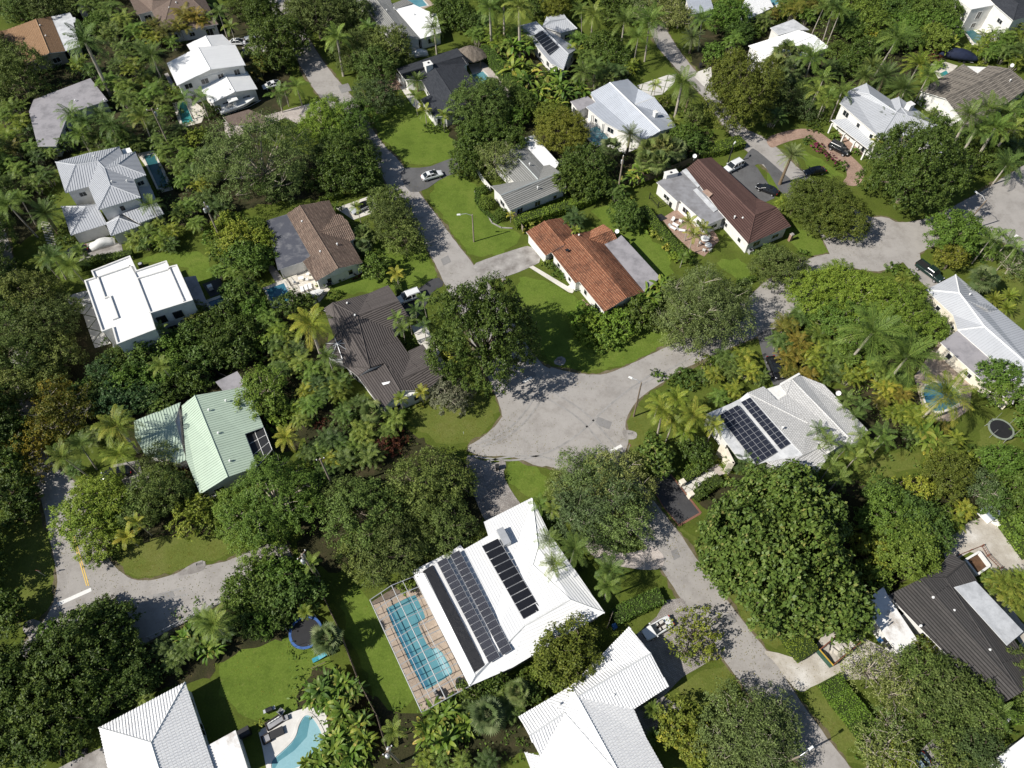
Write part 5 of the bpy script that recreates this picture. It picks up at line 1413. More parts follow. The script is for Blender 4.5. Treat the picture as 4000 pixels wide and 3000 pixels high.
mb = MB(); hull(mb, 3.6, 1.5, .45); mb.build('hull', M['white'], bt)
mb = MB(); mb.loft([[Vector((x, -w, 1.05)), Vector((x, -w * .5, z)), Vector((x, w * .5, z)), Vector((x, w, 1.05))] for x, w, z in ((-1.8, .7, 1.1), (-1, .78, 1.3), (0, .78, 1.4), (.9, .6, 1.35), (1.7, .15, 1.3))]); mb.build('cover', M['cloth'], bt)
for s in (-1, 1): MB().tube([(-1.6, s * .5, .35), (1.9, s * .2, .35)], .05, 5).build('trailer_beam', M['dark'], bt)
for s in (-1, 1): MB().tube([(-.6, s * .7, .25), (-.6, s * .85, .25)], .25, 10).build('wheel', M['rubber'], bt)

# skip with rubble
q = pts(v33, "430 620,545 735,795 520,690 480", 0)
sk = empty('dumpster', v33(600, 620), 0, "open green dumpster half full of pale rubble on the sandy drive", 'dumpster')
c = v33(600, 620); e = (v33(795, 520, 1.5) - v33(540, 730, 1.5)); a = math.atan2(e.y, e.x); L = 6.0; W = 2.4
M['dump_green'] = m_plain("green_dumpster_paint", (0.03, 0.08, 0.055), 0.6, var=0.3)
M['dump_yellow'] = m_plain("yellow_edge_paint", (0.55, 0.36, 0.05), 0.6)
M['rust'] = m_plain("rusty_rim", (0.2, 0.075, 0.045), 0.8, var=0.3)
Rm = Matrix.Rotation(a, 4, 'Z')
sk.rotation_euler = (0, 0, a)
for s in (-1, 1):
    MB().box((0, s * W / 2, .85), (L, .1, 1.4)).build('side_wall', M['dump_green'], sk)
    MB().box((0, s * W / 2, 1.59), (L, .14, .08)).build('rim', M['rust'], sk)
MB().box((L / 2 - .05, 0, .85), (.1, W - .1, 1.4)).build('end_wall', M['dump_green'], sk)
MB().box((-L / 2 + .05, 0, .85), (.1, W - .1, 1.4)).build('end_wall', M['dump_green'], sk)
MB().box((-L / 2, 0, 1.6), (.14, W + .1, .1)).build('end_rim', M['dump_yellow'], sk)
mb = MB(); rg = random.Random(8)
nx, ny = 14, 7
gz = [[.75 + .25 * math.sin(i * .7) * math.cos(j * .9) + rg.uniform(-.08, .12) for j in range(ny + 1)] for i in range(nx + 1)]
for i in range(nx):
    for j in range(ny):
        P = lambda ii, jj: (-L / 2 + .12 + (L - .24) * ii / nx, -W / 2 + .08 + (W - .16) * jj / ny, gz[ii][jj])
        mb.face([P(i, j), P(i + 1, j), P(i + 1, j + 1), P(i, j + 1)])
for k in range(9): mb.box((rg.uniform(-2, 2.4), rg.uniform(-.8, .8), 1.0 + rg.uniform(0, .15)), (rg.uniform(.4, 1.3), rg.uniform(.08, .4), .08), rg.uniform(0, 3))
ro = mb.build('rubble', M['sand'], sk); ro['kind'] = 'stuff'

# wheelie bins, coolers, dishes, boxes
def bin_(label, p, rz, mat):
    r = empty('wheelie_bin', (p.x, p.y, 0), rz, label, 'bin')
    MB().box((0, 0, .55), (.5, .58, 1.0), 0, 0, 1.15).build('body', M[mat], r)
    MB().box((0, 0, 1.09), (.62, .72, .08), 0, 0, .92).build('lid', M[mat], r)
    for s in (-1, 1): MB().tube([(s * .22, -.3, .12), (s * .3, -.3, .12)], .12, 10).build('wheel', M['rubber'], r)
M['bin_blue'] = m_plain("blue_bin", (0.03, 0.1, 0.24), 0.5); M['bin_green'] = m_plain("olive_bin", (0.045, 0.05, 0.035), 0.5)
bin_("blue wheelie bin beside the stained flat roof of the black-tiled house", v33(960, 555), .6, 'bin_blue')
bin_("olive wheelie bin next to the blue bin by the black-tiled house", v33(1000, 600), .5, 'bin_green')
bin_("dark wheelie bin at the kerb of the white-slab drive", v20(1625, 585), .3, 'dark')
bin_("black wheelie bin on the paver drive by the intersection", v12(2085, 735), .1, 'dark')
bin_("dark blue bin between the two white-roofed houses near the convertible", v23(880, 450), .4, 'bin_blue')
def cooler(label, p, rz, mat='dark', s=1.0):
    r = empty('air_conditioner', (p.x, p.y, 0), rz, label, 'air conditioner')
    MB().box((0, 0, .42 * s), (.85 * s, .85 * s, .84 * s), 0, 0, .97).build('casing', M[mat], r)
    f = MB(); f.lathe((0, 0, .84 * s), [(.34 * s, 0), (.34 * s, .04), (.0, .05)], 14); f.build('fan_grille', M['dark' if mat != 'dark' else 'steel'], r)
cooler("grey air conditioner by the corner of the maroon-roofed house", v21(2055, 525), .4, 'steel')
cooler("large dark air conditioner beside the dog run of the maroon-roofed house", v21(1380, 115), .4, 'dark', 1.4)
cooler("air conditioner behind the green metal roof", v02(1860, 970), .3, 'steel')
cooler("air conditioner in the side yard of the white cube house", v01(1015, 1350), .3, 'steel')
cooler("dark cooler unit behind the white cube house", v01(1225, 645), .4, 'dark')
def dish(label, p, h=0.8, rz=0):
    r = empty('satellite_dish', p, rz, label, 'satellite dish')
    MB().tube([(0, 0, -.3), (0, 0, h)], .04, 6).build('mast', M['steel'], r)
    d = MB(); d.lathe((0, 0, 0), [(.0, 0), (.25, .04), (.42, .12), (.42, .14), (.25, .07), (0, .03)], 16)
    o = d.build('reflector', M['white'], r, True); o.location = (0, 0, h); o.rotation_euler = (R(50), 0, R(-20))
dish("white satellite dish at the back edge of the terracotta roof", v21(905, 358, 3.2), 0.6)
dish("white satellite dish above the end of the maroon roof", v20(1572, 1375, 3.6), 0.8)
dish("white satellite dish on the far rake of the taupe roof", v30(2095, 585, 5.0), 0.6)
dish("white satellite dish by the right eave of the solar house", v32(598, 92, 3.0), 0.5)
# cardboard boxes on the verge
p = v21(1125, 1380)
for (dx, dy, sz, rz, lab) in ((-.3, .1, (.5, .4, .35), .3, "small white carton at the left of the kerbside boxes"), (.5, .45, (1.0, .6, .45), .4, "wide brown carton behind the other kerbside boxes"), (.7, -.25, (.9, .6, .4), .5, "brown carton nearest the street among the kerbside boxes")):
    b = MB((p.x + dx, p.y + dy, 0)); b.box((p.x + dx, p.y + dy, sz[2] / 2), sz, rz); b.box((p.x + dx, p.y + dy, sz[2] + .01), (sz[0] * .95, sz[1] * .95, .02), rz)
    tag(b.build('cardboard_box', M['cloth'] if 'white' in lab else m_plain("brown_cardboard", (0.42, 0.31, 0.2), 0.9)), lab, 'box')
# brick mailboxes and gate pillars
def pillar(name, label, p, sz, h, mat, cat):
    r = empty(name, (p.x, p.y, 0), .5, label, cat)
    MB().box((0, 0, h / 2), (sz, sz * .9, h)).build('post', M[mat], r)
    MB().box((0, 0, h + .06), (sz + .14, sz * .9 + .14, .12), 0, 0, .85).build('cap', M['concrete' if mat == 'brick' else mat], r)
pillar('mailbox', "brick mailbox on the lawn by the terracotta house drive", v11(2140, 790), .6, 1.2, 'brick', 'mailbox')
pillar('gate_pillar', "white gate pillar at the upper end of the grid-paved path", v22(1462, 870), .8, 1.2, 'cream', 'pillar')
pillar('gate_pillar', "white gate pillar at the lower end of the grid-paved path", v22(1535, 975), .8, 1.2, 'cream', 'pillar')
pillar('garden_pillar', "brick pillar with a white ball top near the maroon-roofed house", v31(185, 420), .6, 1.7, 'brick', 'pillar')

# ------------------------------------------------------------------ garden furniture
def chair(label, p, rz, mat='white', group=None, s=1.0, name='garden_chair', lounge=False):
    r = empty(name, (p.x, p.y, 0.03), rz, label, 'lounger' if lounge else 'chair', group)
    if lounge:
        MB().box((.1, 0, .32), (1.3, .62, .07)).build('seat', M[mat], r)
        b = MB(); b.face([(-.5, -.31, .36), (-.5, .31, .36), (-1.0, .31, .72), (-1.0, -.31, .72)]); b.face([(-.52, -.31, .3), (-1.05, -.31, .68), (-1.05, .31, .68), (-.52, .31, .3)]); b.build('backrest', M[mat], r)
        for x in (-.4, .65):
            for y in (-.27, .27): MB().box((x, y, .14), (.05, .05, .28)).build('leg', M[mat], r)
    else:
        MB().box((0, 0, .44 * s), (.52 * s, .52 * s, .07)).build('seat', M[mat], r)
        MB().box((-.26 * s, 0, .72 * s), (.06, .5 * s, .52 * s)).build('backrest', M[mat], r)
        for x in (-.22, .22):
            for y in (-.22, .22): MB().box((x * s, y * s, .2 * s), (.05, .05, .4 * s)).build('leg', M[mat], r)
        for y in (-.27, .27): MB().box((0, y * s, .62 * s), (.5 * s, .05, .05)).build('armrest', M[mat], r)
    return r
def table(label, p, rz, size=(1.2, .8), mat='white', h=.7, round_=False, name='garden_table'):
    r = empty(name, (p.x, p.y, 0.03), rz, label, 'table')
    t = MB()
    if round_: t.lathe((0, 0, h), [(0, -.03), (size[0], -.03), (size[0], .03), (0, .03)], 24)
    else: t.box((0, 0, h), (size[0], size[1], .06))
    t.build('tabletop', M[mat], r)
    for x in (-.38, .38):
        for y in (-.38, .38):
            k = .55 if not round_ else .9
            MB().box((x * size[0] * (1 if round_ else 1), y * (size[0] if round_ else size[1]), h / 2 - .02), (.06, .06, h - .06)).build('leg', M[mat], r)
    return r
ax = math.atan2(*(lambda e: (e.y, e.x))(v21(1480, 330) - v21(1370, 270)))
table("white low table among the lounge chairs on the brick patio", v21(1408, 295), ax, (1.3, .7), h=.42)
chair("white armchair at the far end of the brick patio seating", v21(1385, 255), ax - 1.5, s=1.1)
chair("white two-seat bench chair on the wall side of the brick patio", v21(1455, 270), ax - 1.57 + 3.14, s=1.3)
chair("white lounger along the hedge side of the brick patio", v21(1385, 318), ax, lounge=True, name='sun_lounger')
chair("white lounger at the lawn end of the brick patio seating", v21(1462, 340), ax + .5, lounge=True, name='sun_lounger')
table("white round dining table, larger of two at the end of the brick patio", v21(1660, 425), 0, (.85, .85), round_=True)
table("white round dining table nearest the lawn on the brick patio", v21(1690, 480), 0, (.7, .7), round_=True)
for k, (x, y, rz, lab) in enumerate(((1625, 455, .8, "white chair left of the larger round table"), (1690, 410, 3.6, "white chair right of the larger round table"), (1655, 515, 1.2, "white chair below the smaller round table"), (1705, 515, 2.2, "white chair at the lawn side of the smaller round table"), (1580, 375, .5, "white chair alone between the patio palms"), (1795, 310, -1.2, "pale chair by the steps of the maroon-roofed house"))):
    chair(lab, v21(x, y), rz)
table("white square table on the pool patio of the brown-tiled house", v11(395, 765), .3, (1.0, .8))
for (x, y, rz, lab) in ((340, 795, .6, "white chair nearest the blue pool on the patio"), (450, 725, 3.6, "white chair by the wall of the brown-tiled house"), (445, 770, 3.3, "white chair on the house side of the patio table")):
    chair(lab, v11(x, y), rz)
for (x, y, lab) in ((400, 850, "white sun lounger, nearest the pool of the three on the patio edge"), (435, 835, "white sun lounger in the middle of the patio edge"), (470, 825, "white sun lounger nearest the wall on the patio edge")):
    chair(lab, v11(x, y), 1.9, lounge=True, name='sun_lounger')
# dark rattan set by the aqua pool
def sofa(label, p, rz, w=1.7):
    r = empty('rattan_sofa', (p.x, p.y, .03), rz, label, 'sofa' if w > 1 else 'chair')
    MB().box((0, 0, .2), (w, 1.05, .34)).build('base', M['rattan'], r)
    MB().box((0, .46, .52), (w, .14, .34)).build('backrest', M['rattan'], r)
    for s in (-1, 1): MB().box((s * (w / 2 - .07), -.05, .46), (.14, .86, .2)).build('armrest', M['rattan'], r)
    MB().box((0, -.06, .42), (w - .3, .78, .1)).build('cushion', M['grey_cushion'], r)
    return r
def fur_rot(v, a, b): return ang_of(v, a, b)
so = sofa("dark rattan sofa with striped cushions on the white pool terrace", v13(170, 1265), fur_rot(v13, (110, 1310), (220, 1240)), 2.4)
for k in range(4): MB().box((-.6 + .4 * k, .2, .56), (.34, .14, .3)).build('pillow', M['cloth'], so)
sofa("dark rattan armchair on the white pool terrace", v13(95, 1410), fur_rot(v13, (60, 1440), (130, 1400)) + math.pi / 2, 1.1)
tb = empty('rattan_table', v13(185, 1358, 0), fur_rot(v13, (140, 1380), (235, 1335)), "low dark rattan table holding a white bowl beside the aqua pool", 'table')
MB().box((0, 0, .2), (1.7, .95, .38)).build('base', M['rattan'], tb); MB().box((0, 0, .41), (1.75, 1.0, .03)).build('tabletop', M['dark'], tb)
p = v13(188, 1352, .44)
b = MB(p); b.lathe(p, [(.08, 0), (.2, .08), (.22, .14), (.18, .1), (0, .05)], 14); tag(b.build('bowl', M['white'], None, True), "white bowl on the low rattan table", 'bowl')
st = empty('side_table', v13(262, 1230, 0), .4, "square dark side table at the end of the rattan sofa", 'table')
MB().box((0, 0, .22), (.6, .6, .42)).build('base', M['rattan'], st); MB().box((0, 0, .45), (.64, .64, .03)).build('tabletop', M['grey_cushion'], st)
def grill(label, p, rz, cover='dark'):
    r = empty('barbecue_grill', (p.x, p.y, .03), rz, label, 'grill')
    MB().box((0, 0, .45), (.8, .55, .8)).build('cabinet', M[cover], r)
    h = MB(); h.loft([[Vector((x, y, z)) for y, z in ((-.3, .87), (-.26, 1.1), (0, 1.2), (.26, 1.1), (.3, .87))] for x in (-.42, .42)]); h.build('hood', M[cover], r)
    for s in (-1, 1): MB().box((s * .6, 0, .85), (.34, .45, .04)).build('side_shelf', M['steel'], r)
grill("black grill on the lawn edge of the aqua pool terrace", v13(130, 1165), .4)
chair("grey garden chair beside the grill on the aqua pool terrace", v13(230, 1180), 1.0, 'grey_cushion', s=1.3)
grill("large black covered grill at the lower end of the screened pool terrace", v13(1570, 1030), -.9)
table("round black table by the screened pool next to the house", v13(1765, 925), 0, (.6, .6), 'dark', .7, True)
chair("black chair at the screened pool table", v13(1790, 960), 1.2, 'dark')
grill("grill in the side yard beside the brown-tiled house", v11(640, 825), .4)
pillar('garden_bench', "white stone pedestal on the dark terrace of the white cube house", v01(1825, 840), .8, .9, 'trim', 'pedestal')
cx = v13(2020, -50)
chest = empty('pool_equipment_box', v03(2125, 1360, 0), .5, "black equipment box beside the flat white roof annex", 'box')
MB().box((0, 0, .5), (1.4, 1.0, 1.0)).build('body', M['dark'], chest); MB().box((0, 0, 1.04), (1.5, 1.1, .08), 0, 0, .95).build('lid', M['dark'], chest)
bk = empty('bicycle', v20(655, 990, 0.03), .6, "bicycle parked on the white terrace of the pale blue-roofed house", 'bicycle')
for x in (-.5, .5):
    w = MB(); w.tube([(x + .33 * math.cos(a), 0, .34 + .33 * math.sin(a)) for a in [2 * math.pi * k / 14 for k in range(15)]], .03, 5); w.build('wheel', M['rubber'], bk)
f = MB(); f.tube([(-.5, 0, .34), (-.1, 0, .38), (.35, 0, .8), (-.2, 0, .82), (-.1, 0, .38)], .03, 5).tube([(.35, 0, .85), (.5, 0, .34)], .03, 5).tube([(-.5, 0, .34), (-.2, 0, .82)], .025, 5); f.build('frame', M['steel'], bk)
MB().box((-.22, 0, .92), (.25, .12, .06)).build('saddle', M['dark'], bk)
MB().tube([(.34, -.28, 1.0), (.34, .28, 1.0)], .02, 5).build('handlebar', M['dark'], bk)

# trampolines
M['blue_pad'] = m_plain("blue_trampoline_pad", (0.05, 0.12, 0.32), 0.6, var=0.3)
M['grey_pad'] = m_plain("grey_trampoline_pad", (0.22, 0.25, 0.2), 0.6, var=0.3)
def trampoline(label, p, r, pad, stretch=1.0, rz=0):
    t = empty('trampoline', (p.x, p.y, 0), rz, label, 'trampoline')
    N = 28
    P = lambda a, k, z: (r * k * math.cos(a) * stretch, r * k * math.sin(a), z)
    m = MB(); m.face([P(2 * math.pi * k / N, .86, .82) for k in range(N)]); m.build('mat', M['dark'], t)
    d = MB()
    for k in range(N):
        a, b = 2 * math.pi * k / N, 2 * math.pi * (k + 1) / N
        d.face([P(a, .85, .85), P(a, 1, .85), P(b, 1, .85), P(b, .85, .85)][::1]); d.face([P(a, 1, .78), P(b, 1, .78), P(b, 1, .85), P(a, 1, .85)])
    d.build('padding', M[pad], t)
    for k in range(6):
        a = 2 * math.pi * (k + .5) / 6
        MB().tube([P(a, .97, .8), P(a, 1.06, 0)], .035, 5).build('leg', M['steel'], t)
        MB().tube([P(a, 1.03, 0.3), P(a, 1.03, 2.5)], .025, 5).build('net_pole', M['steel'], t)
trampoline("round black trampoline with a grey rim on the right-hand lawn", v32(1990, 412), 2.05, 'grey_pad')
trampoline("black trampoline with a blue padded rim half under trees at lower left", v13(440, 500), 2.3, 'blue_pad', 1.0, .5)
sw = empty('water_slide', v13(570, 700, 0), .45, "teal garden slide lying on the lawn below the blue-rimmed trampoline", 'slide')
MB().loft([[Vector((x, -.3, .25 + z)), Vector((x, -.25, .08 + z)), Vector((x, .25, .08 + z)), Vector((x, .3, .25 + z))] for x, z in ((-1.3, .0), (-.4, .1), (.5, .4), (1.3, .9))]).build('chute', m_plain("teal_plastic", (0.03, 0.25, 0.32), 0.4), sw)
MB().tube([(-1.7, -.9, .1), (-1.5, -1.1, .9), (.3, -1.1, .9), (.5, -.9, .1)], .05, 6).build('rail', M['wood'], sw)
# basketball hoop on the lower left drive
bh = empty('basketball_hoop', v03(700, 1530, 0), .3, "portable basketball hoop beside the drive of the white hip-roofed house", 'basketball hoop')
MB().tube([(0, 0, 0), (0, 0, 2.6), (-.5, 0, 3.2)], .07, 6).build('post', M['dark'], bh)
MB().box((.3, 0, .18), (1.1, .8, .34), 0, 0, .85).build('base', M['dark'], bh)
MB().box((-.62, 0, 3.3), (.05, 1.3, .9)).build('backboard', M['glass'], bh)
h2 = MB(); h2.tube([(-.9 + .23 * math.cos(a), .23 * math.sin(a), 3.05) for a in [2 * math.pi * k / 14 for k in range(15)]], .015, 4); h2.build('rim', M['rust'], bh)

# ------------------------------------------------------------------ street lamps, poles and lines
def base_xy(view, x, y, z):
    p = view(x, y, z); return Vector((p.x, p.y, 0))
def lamp(label, base, h, armdir, arm=2.3, mat='pole', lean=(0, 0)):
    r = empty('street_lamp', (base.x, base.y, 0), 0, label, 'street lamp')
    top = Vector((lean[0], lean[1], h))
    MB().tube([(0, 0, 0), top], [.15, .11], 8).build('pole', M[mat], r)
    d = Vector((math.cos(armdir), math.sin(armdir), 0))
    e = top + d * arm
    MB().tube([top - Vector((0, 0, .3)), top + d * arm * .5 + Vector((0, 0, .25)), e + Vector((0, 0, .1))], .045, 6).build('arm', M['steel'], r)
    hd = MB(); c = e + d * .25
    hd.box((c.x, c.y, c.z + .1), (.75, .32, .16), armdir, 0, .75)
    hd.build('lamp_head', M['white'], r)
    g = MB(); g.box((c.x, c.y, c.z), (.5, .24, .05), armdir); g.build('lens', M['lamp_glass'], r)
    return r
lamp("street lamp with a curved arm on the lawn above the terracotta house", v11(1883, 430), 7.2, R(183))
lamp("leaning wooden street lamp at the lawn corner of the intersection", v22(1052, 280), 10.0, R(150), 1.6, 'wood', (-.2, .0))
lamp("street lamp rising through the round tree at the right", v31(1640, 360, 0), 8.5, R(120), 2.2, 'wood', (1.2, .2))
lamp("dark street lamp beside the asphalt court of the maroon-roofed house", v20(1862, 1420), 5.0, R(60), .6, 'dark')
lamp("street lamp head among the oaks at the lower right", base_xy(v33, 270, 1560, 7.0), 7.0, R(30), 1.6, 'pole')
def signpost(label, p, rz):
    r = empty('street_sign', (p.x, p.y, 0), rz, label, 'sign')
    MB().tube([(0, 0, 0), (0, 0, 2.4)], .045, 6).build('post', M['steel'], r)
    MB().lathe((0, 0, 0), [(0, -.02), (.36, -.02), (.36, .02), (0, .02)], 8).build('sign_plate', M['rust'], r)
    r.children[1].location = (0.05, 0, 2.1); r.children[1].rotation_euler = (0, R(80), 0)
signpost("round-topped sign on a thin post at the grass corner of the intersection", v22(1003, 582), .5)
signpost("round sign seen from behind on the shaded lower left lawn", v02(395, 1659), 1.5)
POLES = {}
def pole(key, label, top_px, view, h=10.5, arm=None, cans=1, rot=0.3, trim='pole', lean=None):
    t = view(top_px[0], top_px[1], h)
    r = empty('utility_pole', (t.x, t.y, 0), rot, label, 'utility pole')
    MB().tube([(0, 0, 0), (0, 0, h)], [.19, .13], 8).build('pole', M[trim], r)
    if arm:
        MB().box((0, .16, h - .5), (arm, .1, .12)).build('crossarm', M['wood'], r)
        for x in (-arm * .45, 0, arm * .45):
            MB().lathe((x, .16, h - .42), [(.05, 0), (.08, .06), (.05, .12), (.08, .18), (0, .24)], 8).build('insulator', M['white'], r)
    else:
        MB().lathe((0, 0, h), [(.05, 0), (.08, .08), (.05, .14), (.08, .2), (0, .28)], 8).build('insulator', M['white'], r)
    for k in range(cans):
        a = 1.2 + k * 2.1
        MB().lathe((.42 * math.cos(a), .42 * math.sin(a), h - 2.1), [(0, 0), (.26, 0), (.27, .8), (.18, .92), (.06, .95), (.05, 1.08), (0, 1.1)], 14).build('transformer', M['steel'], r)
    POLES[key] = Vector((t.x, t.y, h))
    return r
pole('a', "utility pole with a white transformer beside the pale blue-roofed house", (962, 1350), v20, 9.5, None, 1)
pole('b', "utility pole with a long crossarm among palms at upper left", (1310, 935), v00, 11, 2.4, 1, .2)
pole('c', "utility pole with a transformer between the hip-roofed house and the oak", (1765, 95), v01, 10.5, None, 2)
pole('d', "utility pole at the edge of the palm belt behind the green roof", (553, 645), v12, 10.5, 1.2, 0)
pole('e', "utility pole with arms above the lower left street bend", (395, 1470), v12, 10.5, 1.6, 2, 1.0)
pole('f', "utility pole with fanning wires among banana leaves at the bottom edge", (1140, 1510), v13, 10.5, 1.4, 2, .8)
def span(label, a, b, sag=.7, rad=.04, name='power_line', cat='power line', off=(0, 0, 0)):
    o = Vector(off)
    a, b = Vector(a) + o, Vector(b) + o
    n = 14
    path = [a.lerp(b, k / n) - Vector((0, 0, sag * 4 * (k / n) * (1 - k / n))) for k in range(n + 1)]
    mb = MB(a); mb.tube(path, rad, 4); return tag(mb.build(name, M['wire']), label, cat)
PL = POLES
far = Vector((PL['b'].x - 8, PL['b'].y + 60, 11))
span("upper cable from the crossarm pole towards the far top edge", PL['b'], far, 1.0)
span("upper cable from the crossarm pole down to the transformer pole by the oak", PL['b'], PL['c'], .9)
span("lower thick cable from the crossarm pole to the transformer pole by the oak", PL['b'], PL['c'], 1.1, .05, off=(.25, 0, -1.6))
span("upper cable from the oak-side transformer pole to the palm-belt pole", PL['c'], PL['d'], 1.2)
span("lower thick cable from the oak-side transformer pole to the palm-belt pole", PL['c'], PL['d'], 1.5, .05, off=(.3, 0, -1.6))
span("cable from the palm-belt pole to the pole over the lower left street", PL['d'], PL['e'], .8)
span("upper cable from the street-bend pole to the bottom edge pole", PL['e'], PL['f'], 1.0)
span("middle cable from the street-bend pole to the bottom edge pole", PL['e'], PL['f'], 1.1, .035, off=(.5, .1, -.5))
span("lower thick cable from the street-bend pole to the bottom edge pole", PL['e'], PL['f'], 1.4, .05, off=(.3, 0, -1.8))
span("service wire from the street-bend pole to the white hip roof", PL['e'] - Vector((0, 0, 1)), v03(1700, 1212, 3.2), 1.0, .045)
for k, (x, y, z) in enumerate(((1800, 1560, 3), (2300, 1330, 4), (900, 1659, 8), (1000, 1750, 8), (1230, 1850, 9))):
    span(("wire from the bottom edge pole to the right, lower of two", "wire from the bottom edge pole to the right, upper of two", "wire leaving the bottom edge pole to the left, upper of two", "wire leaving the bottom edge pole to the left, lower of two", "wire leaving the bottom edge pole straight down")[k], PL['f'] - Vector((0, 0, .4 * k)), v13(x, y, z), .5)
w7 = v11(1883, 430); w7.z = 6.8
span("upper thin wire across the middle street to the palms by the dark roof", v11(60, 960, 8.0), v11(2212, 230, 7.5), 1.2, .02)
span("lower thin wire across the middle street to the palms by the dark roof", v11(60, 1000, 7.4), v11(2212, 300, 6.9), 1.2, .02)
span("wire from the transformer pole to the right past the maroon roof", PL['a'], v20(520, 1640, 6), .8)
span("wire from the transformer pole up past the banana plants", PL['a'], v20(60, 440, 9.5), 1.0)

# ------------------------------------------------------------------ screen enclosure over the long pool
en = empty('pool_screen_enclosure', v13(1400, 560, 0), 0, "aluminium screen cage over the long turquoise pool", 'screen enclosure')
o = Vector(en.location)
ht, hi = 2.5, 3.3
near = [v13(985, 205, ht), v13(1432, 1178, ht)]           # outer edge (eave) of the cage
mid = [v13(1172, 80, hi), v13(1640, 1062, hi)]
inn = [v13(1362, 4, 3.25), v13(1852, 950, 3.25)]
NB = 10
def beam(a, b, r=.06):
    MB(o).tube([a, b], r, 4).build('beam', M['alu'], en)
for k in range(NB + 1):
    t = k / NB
    a, b, c = near[0].lerp(near[1], t), mid[0].lerp(mid[1], t), inn[0].lerp(inn[1], t)
    beam(a, b); beam(b, c)
    if k % 1 == 0:
        MB(o).tube([(a.x, a.y, 0), a], .05, 4).build('post', M['alu'], en)
beam(near[0], near[1], .08); beam(mid[0], mid[1], .07); beam(inn[0], inn[1], .07)
beam(near[0].lerp(mid[0], .5), near[1].lerp(mid[1], .5), .045); beam(mid[0].lerp(inn[0], .5), mid[1].lerp(inn[1], .5), .045)
ln = near[0].copy(); ln.z = 1.0; ln2 = near[1].copy(); ln2.z = 1.0
beam(ln, ln2, .04)
t = NT("insect_screen")
m = t.done((0.03, 0.03, 0.032), 0.9, 0.1)
tp = t.new("ShaderNodeBsdfTransparent"); mx = t.new("ShaderNodeMixShader"); mx.inputs[0].default_value = 0.55
t.link(tp.outputs[0], mx.inputs[1]); t.link(t.p.outputs[0], mx.inputs[2]); t.link(mx.outputs[0], t.n["Material Output"].inputs[0])
def g0(p): return Vector((p.x, p.y, 0.05))
for k, ends in enumerate((0, 1)):
    a, b, c = near[ends], mid[ends], inn[ends]
    q = MB(o); q.face([g0(a), g0(b), b, a]); q.face([g0(b), g0(c), c, b]); q.build('screen_panel', m, en)

# ------------------------------------------------------------------ fences and walls
def fence(label, view, path, h, mat='wood', name='fence', kind='board', thick=.08, cat='fence', step=2.2):
    ps = pts(view, path)
    root = empty(name, ps[0], 0, label, cat)
    o = Vector(root.location)
    pan = MB(o)
    for i in range(len(ps) - 1):
        a, b = ps[i], ps[i + 1]; e = b - a; L = e.length; ang = math.atan2(e.y, e.x); c = (a + b) / 2
        if kind == 'board':
            n = max(1, int(L / .22))
            for k in range(n):
                q = a.lerp(b, (k + .5) / n)
                pan.box((q.x, q.y, h / 2 + (k % 3) * .012), (L / n - .012, thick * .5, h), ang)
        elif kind == 'wall':
            pan.box((c.x, c.y, h / 2), (L + thick * .96, thick, h), ang)
        else:
            for z in (h * .3, h * .95): pan.box((c.x, c.y, z), (L, .04, .05), ang)
            n = max(1, int(L / .3))
            for k in range(n):
                q = a.lerp(b, (k + .5) / n); pan.box((q.x, q.y, h * .5), (.025, .025, h * .95), ang)
        if kind != 'wall':
            m = max(1, int(L / step))
            for k in range(m + (i == len(ps) - 2)):
                q = a.lerp(b, k / m)
                MB(o).box((q.x, q.y, h / 2 + .05), (.12, .12, h + .1), ang).build('post', M[mat], root)
    pan.build('panel' if kind != 'wall' else 'masonry', M[mat], root)
    return root
fence("tall shadow-casting board fence beside the screened pool lawn", v13, "560 120,740 500,890 900,1060 1230,1140 1500", 2.0, 'wood')
fence("weathered picket gate fence beside the terracotta garage", v21, "20 205,55 270,95 350", 1.5, 'pole')
fence("black railing of the dog run behind the maroon-roofed house", v21, "1185 60,1260 140,1370 90", 1.6, 'dark', kind='rail')
fence("white garden wall along the bushes of the grey-tiled house", vh15, "70 770,140 900,290 1080", 1.1, 'wall', 'garden_wall', 'wall', .22, 'wall')
fence("low white wall at the end of the sandy yard", v32, "1960 1190,2110 1340,2280 1520", .6, 'wall', 'garden_wall', 'wall', .3, 'wall')
fence("wooden fence between the pale blue and maroon roofed houses", v20, "1000 1600,1180 1560,1400 1480,1600 1390", 1.8, 'wood')
fence("chain railing along the lower left street edge", v03, "1300 545,1500 450,1700 340,1850 260", 1.2, 'steel', kind='rail')
fence("dark fence behind the green-roofed house", v01, "1700 1380,1900 1600,2000 1650", 1.8, 'dark')
fence("white balustrade wall on the right of the lower right corner house", v33, "2010 1290,2110 1190,2240 1080", .9, 'wall', 'garden_wall', 'wall', .25, 'wall')
fence("dark green patio divider rail beside the blue pool", v11, "245 740,300 810,375 920", 1.2, 'dark', kind='rail')
fence("low curved garden edging wall by the clipped bushes", v11, "1890 0,1930 100,1990 190,2040 270,2120 312,2212 316", .22, 'concrete', 'garden_edging', 'wall', .18, 'edging')
fence("clay kerb wall by the planter of the terracotta house", v21, "612 940,640 970,690 1000", .3, 'brick', 'garden_edging', 'wall', .2, 'edging')
gm = fence("wooden gate leaning by the two white-roofed houses", v23, "820 450,860 340", 1.6, 'palebark' if False else 'pole')
fence("broken white block pile line at the sandy yard", v32, "1950 1190,2010 1230", .9, 'wall', 'block_pile', 'wall', .9, 'rubble')
shed2 = empty('storage_box', v32(1900, 1130, 0), .5, "grey-blue storage box beside the sandy yard", 'storage box')
